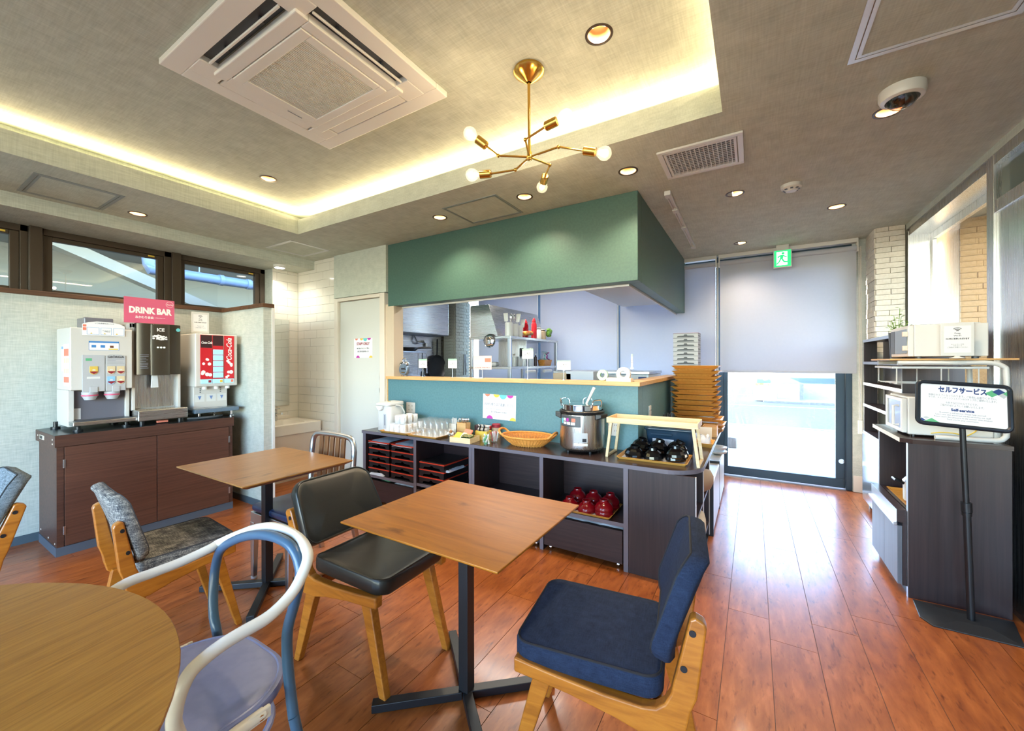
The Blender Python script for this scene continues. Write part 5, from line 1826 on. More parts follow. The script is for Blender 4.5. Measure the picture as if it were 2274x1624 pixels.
for k in range(5):
    place_tray(-2.928 + (.004 if k % 2 else -.004), 2.655, .268 + .0612 * k, '%s orange rimmed black letter tray in the left stack under the worktop' % ordn[k])
    place_tray(-2.636 + (.004 if k < 2 else .008), 2.655, .268 + .0612 * k, '%s orange rimmed black letter tray in the second stack under the worktop' % ordn[k])
for k in range(3):
    place_tray(-2.296 + .004 * k, 2.655, .278 + .0612 * k, '%s black letter tray in the short stack with a free top' % ord3[k])
bx(-.134, .134, -.158, .158, 0, .006).build('tray_lid', M['ltray'], None, loc=(-2.288, 2.655, .278 + .0612 * 3), smooth=None, bevel=.002)
tag(bpy.data.objects['tray_lid'], 'black lid closing the short stack of letter trays', 'lid')


def sheet(label, loc, w, d, seed, name='paper_sheet', droop=.02):
    r = random.Random(seed); m = MB(); n = 7
    v = []
    for j in range(n):
        for i in range(n):
            x = (i / (n - 1) - .5) * w; y = (j / (n - 1) - .5) * d
            z = r.uniform(0, .003) + .001 - (droop if j == 0 else 0) * 1.0
            if i == 0: z -= droop * .4
            v.append((x, y + (.004 if j == 0 else 0), z))
    f = [(j * n + i, j * n + i + 1, (j + 1) * n + i + 1, (j + 1) * n + i) for j in range(n - 1) for i in range(n - 1)]
    k = len(v)
    v2 = [(a, b, c + .0008) for a, b, c in v]
    m.add(v + v2, [tuple(reversed(q)) for q in f] + [tuple(k + i for i in q) for q in f])
    return tag(m.build(name, M['bag'], loc=loc, smooth=60), label, 'paper')


sheet('white paper sheets on top of the left letter tray stack', (-2.94, 2.645, .268 + .0612 * 5 + .002), .25, .325, 1)
sheet('white paper sheets on top of the second letter tray stack', (-2.632, 2.645, .268 + .0612 * 5 + .002), .24, .325, 2)
crumple('paper_wrap', 'crumpled pale paper sticking out of the lowest tray of the left stack', (-2.95, 2.50, .270), (.20, .05, .022), M['bag'], 9, 8, 'paper')
crumple('paper_wrap', 'white paper sticking out of the short letter tray stack', (-2.14, 2.62, .278 + .0612 * 2 - .0005), (.05, .22, .016), M['bag'], 5, 9, 'paper')

# ------------------------------------------------------------------ things on the worktop
# air pot
ap_ = thing('air_pot', 'white electric air pot at the left end of the worktop', 'pot', (-2.912, 2.622, T + .0003))
m = MB(); m.pad(.172, .182, .232, rc=.03, re=.006, puff=0, n=5); m.build('body', M['white'], ap_, smooth=40)
m = MB(); m.T = Matrix.Translation((0, 0, .2325))
m.pad(.178, .19, .034, rc=.035, re=.008, puff=.004, n=5, fn=lambda x, y, z: (x, y - (.02 if y < -.05 else 0), z - (.012 * (.09 - y) / .18 if z > .01 else 0)))
m.build('lid', M['white'], ap_, smooth=40)
MB().prism([(-.078, .232), (.02, .232), (.008, .20), (-.02, .185), (-.05, .195)], 'y', -.118, -.09).build('spout', M['white'], ap_, smooth=None, bevel=.006)
m = MB(); m.tube(smooth_path([(.088, -.02, .235), (.098, .03, .225), (.10, .06, .19), (.10, .075, .16), (.088, .08, .15)], 4), .007, 8); m.build('carry_handle', M['white'], ap_)
bx(.005, .04, -.0925, -.0912, .025, .16).build('gauge', M['grey'], ap_, smooth=None, bevel=.0005)
bx(.017, .028, -.0932, -.0926, .055, .15).build('gauge_scale', M['inkgrey'], ap_, smooth=None)
MB().cyl((-.02, .0, .262), (-.02, .0, .268), .014, n=16).build('push_button', M['gold'], ap_)


def wood_tray(name, label, loc, w, d, rz=0.0, mat='bamboo', cat='tray', group=None, h=.016, flare=.014, liner=False):
    t = thing(name, label, cat, loc, rz, group)
    m = MB()
    a = [(x, y, 0) for x, y in rrect(w - flare * 2, d - flare * 2, .006, 2)]
    b = [(x, y, h) for x, y in rrect(w, d, .010, 2)]
    c = [(x, y, h) for x, y in rrect(w - .012, d - .012, .008, 2)]
    e = [(x, y, .004) for x, y in rrect(w - flare * 2 - .008, d - flare * 2 - .008, .006, 2)]
    m.rings([a, b, c, e])
    m.build('tray_body', M[mat], t, smooth=None)
    if liner:
        bx(-w / 2 + flare + .01, w / 2 - flare - .01, -d / 2 + flare + .01, d / 2 - flare - .01, .0042, .0055).build('liner', M['paper'], t, smooth=None)
    return t


wood_tray('serving_tray', 'bamboo tray under the white mugs', (-2.735, 2.632, T + .0003), .345, .31, liner=True)
wood_tray('serving_tray', 'bamboo tray under the upturned drinking glasses', (-2.383, 2.636, T + .0003), .34, .345, liner=True)


def mug():
    t = thing('mug', 'x', 'mug', (0, 0, 0))
    MB().lathe([(0, 0), (.028, 0), (.030, .003), (.031, .070), (.030, .072), (.028, .070), (.027, .006), (0, .005)], n=24).build('cup', M['mug'], t)
    pts = smooth_path([(.030, 0, .058), (.044, 0, .056), (.050, 0, .038), (.044, 0, .020), (.030, 0, .016)], 4)
    MB().tube(pts, .0042, 7).build('handle', M['mug'], t)
    return t


mg = mug(); first = True
k = 0
MZ = T + .0062
lower = [(-2.80 + .066 * i, 2.545 + .068 * j) for j in range(4) for i in range(3)]
upper = [(-2.767 + .066 * i, 2.579 + .068 * j) for j in range(3) for i in range(2)]
wordx = ['left', 'middle', 'right']; wordy = ['front', 'second', 'third', 'back']
for (x, y), lv in [(p, 0) for p in lower] + [(p, 1) for p in upper]:
    i = int(round((x + (2.80 if lv == 0 else 2.767)) / .066)); j = int(round((y - (2.545 if lv == 0 else 2.579)) / .068))
    nm = ('white mug in the %s row of the lower layer, %s' % (wordy[j], wordx[i])) if lv == 0 else ('white mug in the %s row of the upper layer, %s' % (['front', 'middle', 'back'][j], ['left', 'right'][i]))
    z = MZ + .0725 * lv
    rz = math.radians(-25 if lv == 0 else -18)
    if first:
        mg.location = (x, y, z); mg.rotation_euler = (0, 0, rz); mg['label'] = nm; mg['group'] = 'stacked white mugs'; first = False
    else:
        dup(mg, (x, y, z), rz, nm, 'stacked white mugs')

# glasses, mouth down, in two layers
gl = MB().lathe([(.030, 0), (.0275, .030), (.025, .058), (.021, .064), (0, .0645)], n=18)
g0 = tag(gl.build('drinking_glass', M['tumbler'], loc=(0, 0, 0)), 'clear tumbler standing mouth down among the glasses on the bamboo tray', 'glass', 'upturned drinking glasses')
fst = True
for lv in (0, 1):
    for j in range(5):
        for i in range(5):
            p = (-2.515 + .0655 * i, 2.51 + .0655 * j + (.02 if lv else 0), MZ + .0652 * lv)
            if lv and (j == 4 or (i == 0 and j == 0)):
                continue
            if fst:
                g0.location = p; fst = False; o = g0
            else:
                o = g0.copy(); COL.objects.link(o); o.location = p
            o['label'] = 'upturned tumbler, %s layer, %s row, %s from the left' % (('lower', 'upper')[lv], ('front', 'second', 'third', 'fourth', 'back')[j], ('first', 'second', 'third', 'fourth', 'fifth')[i])

# cutlery holders
ch1 = thing('straw_holder', 'white box full of wrapped straws between glasses and snacks', 'holder', (-2.222, 2.72, T + .0003))
m = bx(-.040, .040, -.03, .03, 0, .003)
for a in ((-.04, .04, -.03, -.027), (-.04, .04, .027, .03), (-.04, -.037, -.03, .03), (.037, .04, -.03, .03)): m.box(*a, 0, .10)
m.build('box', M['cream'], ch1, smooth=None)
m = MB()
for i in range(22):
    x, y = random.uniform(-.032, .032), random.uniform(-.02, .02)
    m.cyl((x * .8, y * .8, .003), (x + random.uniform(-.006, .006), y, .13 + random.uniform(0, .02)), .0028, n=6)
stuff(m.build('straws', M['white'], ch1))
ch2 = thing('spoon_holder', 'wooden box full of teaspoons beside the straws', 'holder', (-2.128, 2.72, T + .0003))
m = bx(-.05, .05, -.032, .032, 0, .004)
for a in ((-.05, .05, -.032, -.028), (-.05, .05, .028, .032), (-.05, -.046, -.032, .032), (.046, .05, -.032, .032), (-.002, .002, -.028, .028)): m.box(*a, 0, .115)
m.build('box', M['oak'], ch2, smooth=None, bevel=.001)
for i in range(8):
    x, y = -.038 + .0105 * i, random.uniform(-.018, .018)
    s_ = MB(); s_.cyl((x, y, .004), (x, y, .125), .0022, n=6); s_.ball((x, y, .138), .011, 8, (1, .3, 1.4))
    tag(s_.build('teaspoon', M['chrome'], loc=(-2.128, 2.72, T + .0005)), 'steel teaspoon upright in the wooden spoon box', 'spoon', 'teaspoons in the wooden box')

# snack box with sachets
sbx = thing('snack_box', 'low pine box of wrapped snacks on the worktop', 'box', (-1.968, 2.53, T + .0003), rz=math.radians(6))
m = bx(-.094, .094, -.075, .075, 0, .004)
for a in ((-.094, .094, -.075, -.07), (-.094, .094, .07, .075), (-.094, -.089, -.07, .07), (.089, .094, -.07, .07)): m.box(*a, .004, .042)
m.build('box', M['pine'], sbx, smooth=None, bevel=.001)


def packet(label, loc, w, d, h, mat, rot, cat='packet', group=None, stripes=None):
    m = MB(); m.pad(w, d, h, rc=.006, re=h * .45, puff=0, n=2)
    o = m.build('packet', mat, loc=loc, smooth=50)
    o.rotation_euler = rot
    tag(o, label, cat, group)
    return o


M['pk_green'] = speck('green_wrapper', '#1f3a22', '#c9b84a', 90, .3, lo=.52, hi=.6)
packet('yellow paper wrapped biscuit in the snack box', (-2.02, 2.515, T + .031), .07, .09, .018, M['yellow_ink'], (.55, .1, .1))
packet('white wrapped biscuit beside the yellow one in the snack box', (-1.975, 2.52, T + .034), .04, .085, .016, M['cream'], (.6, .1, .1))
packet('orange wrapped snack leaning in the snack box', (-1.965, 2.565, T + .052), .07, .08, .02, M['coral_ink'], (.75, .15, .2))
for i in range(5):
    packet('dark green and yellow striped sachet in the snack box', (-1.952 + .017 * i, 2.505 + .008 * (i % 2), T + .034), .014, .06, .034, M['pk_green'], (.5, .5, -.3), group='green striped sachets')
cof = thing('snack_carton', 'yellow edged carton of black and white sachets behind the snack box', 'carton', (-1.90, 2.69, T + .0003), rz=.1)
m = bx(-.055, .055, -.04, .04, 0, .003)
for a in ((-.055, .055, -.04, -.037), (-.055, .055, .037, .04), (-.055, -.052, -.04, .04), (.052, .055, -.04, .04)): m.box(*a, .003, .07)
m.build('carton', M['yellow_ink'], cof, smooth=None)
for i in range(7):
    packet('black and white sachet standing in the yellow carton', (-1.94 + .013 * i, 2.69, T + .055), .009, .06, .06, (M['paper'], M['ink'], M['cream'])[i % 3], (0, .15, .1), group='sachets in the yellow carton')


def glass_cup(label, loc, r=.042, h=.07):
    t = thing('glass_cup', label, 'cup', loc)
    MB().lathe([(r * .62, .0), (r * .66, .004), (r * .85, h * .5), (r, h)], n=22).build('bowl', M['jar'], t)
    MB().lathe([(0, .0), (r * .62, .0), (r * .62, .005), (0, .006)], n=22).build('base', M['jar'], t)
    MB().tube(smooth_path([(r * .97, 0, h * .85), (r + .02, 0, h * .8), (r + .022, 0, h * .45), (r * .85, 0, h * .35)], 4), .003, 6).build('handle', M['jar'], t)
    return t


M['pod_o'] = base('pod_amber', '#b5701f', .3)
for nm, loc, cols_, n, gname in (('glass cup of amber and white creamer pods by the glasses', (-2.152, 2.585, T + .0003), ('pod_o', 'white'), 12, 'creamer pods'),
                                 ('glass cup of green wrapped sweets before the basket', (-1.757, 2.53, T + .0003), ('green_ink', 'white'), 11, 'green wrapped sweets')):
    glass_cup(nm, loc)
    for i in range(n):
        lv = i // 4
        a = i * 2.4; r = .014 + .007 * lv if i % 4 else 0
        m = MB()
        if gname == 'creamer pods':
            m.lathe([(0, 0), (.010, 0), (.013, .014), (.015, .015), (.015, .016), (0, .017)], n=12)
        else:
            m.pad(.014, .045, .012, rc=.005, re=.005, n=2)
        o = m.build('creamer_pod' if gname == 'creamer pods' else 'wrapped_sweet', M[cols_[i % 2]], loc=(loc[0] + r * math.cos(a), loc[1] + r * math.sin(a), T + .010 + .019 * lv + .006 * (i % 2)))
        o.rotation_euler = (random.uniform(-.7, .7), random.uniform(-.7, .7), a) if gname == 'creamer pods' else (1.2 + random.uniform(-.25, .25), 0, a)
        tag(o, 'creamer pod in the glass cup by the drinking glasses' if gname == 'creamer pods' else 'green and white wrapped sweet in the glass cup before the basket', 'pod' if gname == 'creamer pods' else 'sweet', gname)
glass_cup('glass cup of red and white stick sugars behind the green sweets', (-1.755, 2.64, T + .0003), .045, .075)
for i in range(16):
    a = i * 2.4; r = .006 + .0018 * i
    m = MB().box(-.004, .004, -.0015, .0015, 0, .075)
    o = m.build('sugar_stick', (M['red'], M['paper'])[0 if i % 3 == 0 else 1], loc=(-1.755 + r * math.cos(a) * .7, 2.64 + r * math.sin(a) * .7, T + .008), smooth=None)
    o.rotation_euler = (-.3 * math.sin(a) * r / .03, .3 * math.cos(a) * r / .03, a)
    tag(o, 'red and white paper sugar stick in the rear glass cup', 'sugar stick', 'sugar sticks')
for x, y, r, h, mat, lidm, nm in ((-2.05, 2.815, .026, .085, 'cola_dark', 'cola_dark', 'dark lidded jar at the left behind the snacks'), (-1.995, 2.82, .016, .075, 'cola_dark', 'red', 'slim bottle with a red cap between the two dark jars'),
                                  (-1.965, 2.765, .022, .088, 'cola_dark', 'cola_dark', 'dark lidded jar at the right behind the snacks'), (-1.915, 2.80, .019, .09, 'cola_dark', 'red', 'bottle with a bright red cap behind the sugar sticks'),
                                  (-1.852, 2.81, .036, .11, 'rice_tan', 'inkred', 'wide jar with a brown and white lid behind the sugar sticks')):
    t = thing('sauce_jar', nm, 'jar', (x, y, T + .0003))
    MB().lathe([(0, 0), (r, 0), (r, h * .72), (r * .9, h * .76), (0, h * .76)], n=20).build('jar', M[mat], t)
    MB().lathe([(0, h * .7605), (r * 1.02, h * .7605), (r * 1.02, h), (r * .9, h + .003), (0, h + .004)], n=20).build('lid', M[lidm], t)

# wicker basket
bk = thing('wicker_basket', 'shallow oval wicker basket with two handles on the worktop', 'basket', (-1.475, 2.672, T + .0003), rz=math.radians(3))
n = 44
def ell(a, b, t, z):
    return (a * math.cos(t), b * math.sin(t), z)
m = MB()
prof = [(.13, .088, .004), (.155, .108, .022), (.185, .132, .046), (.205, .148, .068)]
for k in range(n):
    t = 2 * PI * k / n
    m.tube([ell(a, b, t, z) for a, b, z in prof], .0030, 5)
m.build('stakes', M['wicker'], bk)
m = MB()
for q in range(15):
    f = q / 14 * 3
    i = min(2, int(f)); u = f - i
    a, b, z = [prof[i][j] * (1 - u) + prof[i + 1][j] * u for j in range(3)]
    m.tube([ell(a + .0022 * (1 if (k + q) % 2 else -1), b + .0022 * (1 if (k + q) % 2 else -1), 2 * PI * k / n, z) for k in range(n)], .0026, 5, closed=True)
m.build('weave', M['wicker'], bk)
m = MB()
for i in range(14):
    x = -.12 + .24 * i / 13
    y = .088 * math.sqrt(max(0, 1 - (x / .131) ** 2))
    m.tube([(x, -y, .004), (x, y, .004)], .0055, 6)
m.build('base', M['wicker'], bk)
m = MB()
m.tube([ell(.208, .151, 2 * PI * k / n, .071) for k in range(n)], .0085, 8, closed=True)
m.build('rim', M['wicker'], bk)
for s in (-1, 1):
    MB().tube(smooth_path([(s * .195, -.062, .072), (s * .222, -.05, .098), (s * .23, 0, .11), (s * .222, .05, .098), (s * .195, .062, .072)], 4), .0085, 8).build('handle', M['wicker'], bk)

# soup jar
sw = thing('soup_warmer', 'stainless electric soup warmer with a control panel on the worktop', 'cooker', (-1.047, 2.700, T + .0003))
MB().lathe([(.10, .014), (.13, .016), (.152, .034), (.156, .05), (.1562, .268), (.150, .272), (0, .272)], n=56).build('body', M['steel_v'], sw)
MB().lathe([(.148, .2725), (.158, .275), (.160, .288), (.154, .294), (.146, .295)], n=56).build('collar', M['blackp'], sw)
MB().lathe([(.140, .2955), (.142, .33), (.146, .333), (.1455, .336), (.10, .340), (0, .345)], n=56).build('inner_pot', M['chrome'], sw)
for a in (math.radians(205), math.radians(-15)):
    h_ = MB(); h_.T = Matrix.Rotation(a, 4, 'Z')
    h_.hexa([(.15, -.055, .235), (.15, .055, .235), (.15, .055, .275), (.15, -.055, .275)], [(.188, -.04, .25), (.188, .04, .25), (.188, .04, .275), (.188, -.04, .275)])
    h_.build('side_handle', M['blackp'], sw, smooth=None, bevel=.004)
for a in (math.radians(200), math.radians(-25)):
    h_ = MB(); h_.T = Matrix.Rotation(a, 4, 'Z')
    h_.tube(smooth_path([(.142, -.042, .32), (.148, -.042, .35), (.150, -.03, .368), (.151, 0, .37), (.150, .03, .368), (.148, .042, .35), (.142, .042, .32)], 4), .0042, 8)
    h_.build('pot_handle', M['chrome'], sw)
for a in (.2, -.25):
    h_ = MB(); h_.tube(smooth_path([(-.06 + a * .3, -.02 + a * .2, .34), (-.052 + a * .3, -.02 + a * .2, .368), (-.025 + a * .3, -.015 + a * .2, .376), (.0 + a * .3, -.01 + a * .2, .368), (.008 + a * .3, -.01 + a * .2, .34)], 4), .0022, 6)
    h_.build('lid_loop', M['chrome'], sw)


def patch(r0, r1, a0, a1, z0, z1, n=10):
    m = MB(); P = []
    for k in range(n + 1):
        a = a0 + (a1 - a0) * k / n
        P.append((r1 * math.cos(a), r1 * math.sin(a)))
    for k in range(n, -1, -1):
        a = a0 + (a1 - a0) * k / n
        P.append((r0 * math.cos(a), r0 * math.sin(a)))
    return m.prism(P, 'z', z0, z1)


D = math.radians
CA = D(-70)
cp = patch(.155, .1605, CA - D(62), CA - D(2), .188, .262).build('control_panel', M['dgrey'], sw, smooth=20, bevel=.003)
for a0, a1, z0, z1, mt in ((-57, -51, .207, .243, 'teal_ink'), (-49, -42, .226, .246, 'paper'), (-40, -33, .224, .246, 'magenta_ink'), (-25, -15, .222, .246, 'coral_ink'),
                           (-49, -40, .203, .220, 'paper'), (-38, -29, .202, .220, 'paper'), (-27, -16, .201, .219, 'paper')):
    patch(.1604, .1614, CA + D(a0), CA + D(a1), z0, z1, 4).build('key', M[mt], cp, smooth=20)
pt = patch(.155, .1572, CA - D(20), CA + D(15), .085, .150).build('rating_plate', M['grey'], sw, smooth=20)
patch(.1571, .1578, CA + D(2), CA + D(12), .09, .112, 4).build('badge', M['ink'], pt, smooth=20)
patch(.155, .1572, CA - D(20), CA + D(15), .062, .08).build('name_strip', M['white'], sw, smooth=20)
for a in (-125, -40, 30, 100):
    MB().cyl((.115 * math.cos(D(a)), .115 * math.sin(D(a)), 0), (.115 * math.cos(D(a)), .115 * math.sin(D(a)), .018), .011, n=14).build('foot', M['blackp'], sw)
ldl = MB(); ldl.T = Matrix.Translation((-1.0, 2.66, 1.0))
ldl.hexa([(-.010, -.004, .0), (.006, -.004, .0), (.006, .004, .0), (-.010, .004, .0)], [(.042, .016, .125), (.062, .016, .118), (.062, .026, .118), (.042, .026, .125)])
tag(ldl.build('ladle', M['cream'], smooth=None, bevel=.003), 'pale ladle handle sticking out of the soup warmer', 'ladle')

# wooden riser with upturned bowls under it
rs_ = thing('wooden_riser', 'pale pine tray table standing over the black bowls', 'riser', (-.5585, 2.71, T + .0003))
m = bx(-.278, .278, -.11, .11, .228, .236)
for a in ((-.278, .278, -.11, -.103), (-.278, .278, .103, .11), (-.278, -.271, -.103, .103), (.271, .278, -.103, .103)): m.box(*a, .236, .264)
m.build('top_tray', M['pine'], rs_, smooth=None, bevel=.0015)
bx(-.271, .271, -.103, .103, .2362, .2375).build('tray_floor', M['oak'], rs_, smooth=None)
for s in (-1, 1):
    f = MB()
    for y in (-.098, .098):
        x0, x1 = s * .25, s * .279
        f.hexa([(x1 - .009, y - .009, 0), (x1 + .009, y - .009, 0), (x1 + .009, y + .009, 0), (x1 - .009, y + .009, 0)],
               [(x0 - .009, y - .009, .229), (x0 + .009, y - .009, .229), (x0 + .009, y + .009, .229), (x0 - .009, y + .009, .229)])
    f.box(s * .279 - .008, s * .279 + .008, -.09, .09, .001, .014)
    f.build('leg_frame', M['pine'], rs_, smooth=None, bevel=.001)


def soup_bowl(mat, flat_n=None):
    m = MB().lathe([(.058, 0), (.062, .010), (.060, .026), (.050, .044), (.036, .056), (.030, .060), (.028, .075), (.025, .075), (.024, .064), (0, .062)], n=flat_n or 28)
    return m.build('soup_bowl', mat, smooth=None if flat_n else 50)


wood_tray('serving_tray', 'bamboo tray under the upturned black bowls', (-.555, 2.725, T + .0003), .43, .285, rz=math.radians(1), liner=True)
kb0 = None
BZ = T + .006
for x, y, z, tilt, nm in ((-.668, 2.655, 0, (.12, .06), 'upturned black bowl at the front left of the riser'), (-.545, 2.648, 0, (-.05, 0), 'upturned black bowl at the front middle of the riser'),
                          (-.413, 2.665, 0, (0, .1), 'upturned black bowl at the front right of the riser'), (-.663, 2.785, 0, (0, -.05), 'upturned black bowl at the rear left of the riser'),
                          (-.538, 2.782, 0, (.05, .02), 'upturned black bowl at the rear middle of the riser'), (-.418, 2.798, 0, (-.08, -.1), 'upturned black bowl at the rear right of the riser'),
                          (-.660, 2.80, .022, (.18, .16), 'black bowl stacked over the rear left one'), (-.545, 2.79, .022, (.2, .05), 'black bowl stacked over the rear middle one'),
                          (-.430, 2.79, .022, (.3, -.25), 'black bowl stacked over the rear right one'), (-.409, 2.665, .022, (0, .06), 'black bowl stacked over the front right one')):
    if kb0 is None:
        o = kb0 = soup_bowl(M['bowl_k'], 14)
    else:
        o = kb0.copy(); COL.objects.link(o)
    o.location = (x, y, BZ + z + .06 * max(abs(tilt[0]), abs(tilt[1]))); o.rotation_euler = (tilt[0], tilt[1], x * 9)
    tag(o, nm, 'bowl', 'black lacquer bowls')
wood_tray('serving_tray', 'bamboo tray under the red bowls in the cabinet', (-.955, 2.625, .2953), .36, .30, liner=True)
rb0 = None
for x, y, z, nm in ((-1.075, 2.545, 0, 'upturned red bowl at the front left in the cabinet'), (-.955, 2.545, 0, 'upturned red bowl at the front middle in the cabinet'), (-.838, 2.55, 0, 'upturned red bowl at the front right in the cabinet'),
                    (-1.072, 2.68, 0, 'upturned red bowl at the rear left in the cabinet'), (-.955, 2.68, 0, 'upturned red bowl at the rear middle in the cabinet'), (-.838, 2.69, 0, 'upturned red bowl at the rear right in the cabinet'),
                    (-.838, 2.55, .024, 'red bowl stacked over the front right one'), (-1.072, 2.68, .024, 'red bowl stacked over the rear left one'), (-.955, 2.68, .024, 'red bowl stacked over the rear middle one'),
                    (-.838, 2.69, .024, 'red bowl stacked over the rear right one')):
    if rb0 is None:
        o = rb0 = soup_bowl(M['bowl_r'])
    else:
        o = rb0.copy(); COL.objects.link(o)
    o.location = (x, y, .3013 + z); o.rotation_euler = (0, 0, x * 11)
    tag(o, nm, 'bowl', 'red lacquer bowls')

# blue tub, chopsticks, tray tower, letter cases
tb_ = thing('storage_tub', 'dark blue lidded plastic tub behind the black bowls', 'tub', (-.497, 3.03, T + .0003))
m = MB(); m.rings([[(x, y, 0) for x, y in rrect(.29, .20, .03, 5)], [(x, y, .15) for x, y in rrect(.325, .23, .035, 5)], [(x, y, .15) for x, y in rrect(.31, .215, .03, 5)], [(x, y, .006) for x, y in rrect(.28, .19, .03, 5)]])
m.build('tub_body', M['tub'], tb_, smooth=40)
m = MB(); m.T = Matrix.Translation((0, 0, .1505)); m.pad(.345, .25, .02, rc=.04, re=.006, n=5); lo = m.build('lid', M['tub'], tb_, smooth=40)
MB().tube([(-.12, -.118, .125), (.02, -.118, .125)], .009, 8).build('clip_handle', M['tub'], tb_)
bx(-.11, .03, -.1135, -.111, .05, .095).build('handwritten_label', M['bag'], tb_, smooth=None)
cs = thing('chopstick_holder', 'cup of black chopsticks beside the tall tray stack', 'holder', (-.585, 3.40, T + .0003))
MB().lathe([(0, 0), (.042, 0), (.046, .10), (.043, .10), (.04, .005), (0, .005)], n=20).build('cup', M['blackp'], cs)
for i in range(14):
    a = i * 2.4; r = .032 * math.sqrt((i + .5) / 14)
    m = MB().cyl((r * .6 * math.cos(a), r * .6 * math.sin(a), .006), (r * 1.25 * math.cos(a), r * 1.25 * math.sin(a), .215 + random.uniform(-.01, .01)), .0032, n=6)
    tag(m.build('chopstick', M['black'], loc=(-.585, 3.40, T + .0005)), 'black chopstick upright in the cup by the tray stack', 'chopstick', 'chopsticks in the cup')
ORD = ['topmost', 'second', 'third', 'fourth', 'fifth', 'sixth', 'seventh', 'eighth', 'ninth', 'tenth', 'eleventh', 'twelfth', 'thirteenth', 'fourteenth', 'fifteenth', 'sixteenth',
       'seventeenth', 'eighteenth', 'nineteenth', 'twentieth', 'twenty-first', 'twenty-second', 'twenty-third', 'twenty-fourth', 'lowest']
t0 = None
NT = 25
for k in range(NT):
    z = T + .0003 + .0238 * k
    rz = 0 if k % 2 == 0 else PI / 2
    drift = -.010 * min(k, 8) / 8
    x = -.452 + random.uniform(-.008, .008) + (.03 if k < 5 else 0); y = 4.09 + random.uniform(-.006, .006) - (.0 if k % 2 else .0)
    i_ = NT - 1 - k
    nm = '%s bamboo tray %sin the tall stack at the corridor end' % (ORD[i_], '' if i_ in (0, NT - 1) else 'from the top ')
    if t0 is None:
        t0 = wood_tray('bamboo_tray', nm, (x, y, z), .40, .335, rz, group='bamboo trays in the tall stack', h=.0232, flare=.03)
    else:
        dup(t0, (x, y, z), rz + random.uniform(-.02, .02), nm, 'bamboo trays in the tall stack')
wcs = thing('white_case', 'x', 'case', (0, 0, 0))
w, d, h = .235, .22, .0462
m = bx(-w / 2, w / 2, -d / 2, d / 2, 0, .003); m.box(-w / 2, -w / 2 + .004, -d / 2, d / 2, .003, h - .004); m.box(w / 2 - .004, w / 2, -d / 2, d / 2, .003, h - .004); m.box(-w / 2, w / 2, d / 2 - .004, d / 2, .003, h - .004)
m.box(-w / 2, w / 2, -d / 2, -d / 2 + .004, .003, h - .004)
m.build('case_body', M['grey'], wcs, smooth=None)
m = bx(-w / 2 - .002, w / 2 + .002, -d / 2 - .002, d / 2 + .002, h - .004, h - .0006)
m.build('case_rim', M['dgrey'], wcs, smooth=None)
m = MB().prism([(-.085, .006), (.085, .006), (.075, .020), (.018, .022), (.012, .034), (-.012, .034), (-.018, .022), (-.075, .020)], 'y', -d / 2 - .0015, -d / 2)
m.box(w / 2, w / 2 + .0015, -.08, -.03, .012, .03); m.box(w / 2, w / 2 + .0015, .03, .08, .012, .03)
m.build('grip_cutout', M['black'], wcs, smooth=None)
NC = 20
cn = ['topmost', 'second from the top', 'third from the top', 'fourth from the top', 'fifth from the top', 'sixth from the top', 'seventh from the top']
for k in range(NC):
    z = T + .0003 + .0462 * k
    i = NC - 1 - k
    nm = '%s white case %sin the stack behind the bamboo trays' % (ORD[i] if i < NC - 1 else 'lowest', '' if i in (0, NC - 1) else 'from the top ')
    if k == 0:
        wcs.location = (-.595, 4.55, z); wcs['label'] = nm; wcs['group'] = 'stacked white cases'
    else:
        dup(wcs, (-.595, 4.55, z), 0, nm, 'stacked white cases')
bx(-.119, .119, -.112, .112, 0, .004).build('case_lid', base('pink_lid', '#c9a6ae', .4), None, loc=(-.595, 4.55, T + .0005 + .0462 * NC), smooth=None)
tag(bpy.data.objects['case_lid'], 'pinkish lid on the topmost white case', 'lid')
wood_tray('snack_tray', 'small wooden tray with a clear bag right behind the riser', (-.315, 3.34, T + .0003), .13, .20, h=.03, flare=.012)
crumple('snack_bag', 'clear bag of crackers on the small wooden tray', (-.318, 3.34, T + .006), (.09, .14, .075), M['bag'], 7, 11)
m = MB().hexa([(-.06, -.003, 0), (.06, -.003, 0), (.06, .004, 0), (-.06, .004, 0)], [(-.06, .03, .10), (.06, .03, .10), (.06, .034, .10), (-.06, .034, .10)])
m.box(-.06, .06, -.003, .06, 0, .003)
tag(m.build('menu_card', M['cream'], loc=(-.345, 3.56, T + .0003), smooth=None), 'cream menu card leaning back before the bamboo tray stack', 'card')
wbx = thing('wooden_caddy', 'pale wooden caddy box at the foot of the tall tray stack', 'box', (-.315, 3.80, T + .0003))
m = bx(-.055, .055, -.07, .07, 0, .004)
for a in ((-.055, .055, -.07, -.065), (-.055, .055, .065, .07), (-.055, -.05, -.065, .065), (.05, .055, -.065, .065)): m.box(*a, .004, .085)
m.build('box', M['oak'], wbx, smooth=None, bevel=.001)
cb = MB(); cb.pad(.12, .36, .012, rc=.03, re=.004, n=4)
tag(cb.build('cutting_board', M['white'], loc=(-.318, 4.50, T + .0003), smooth=40), 'white board lying at the far corridor end of the worktop', 'board')
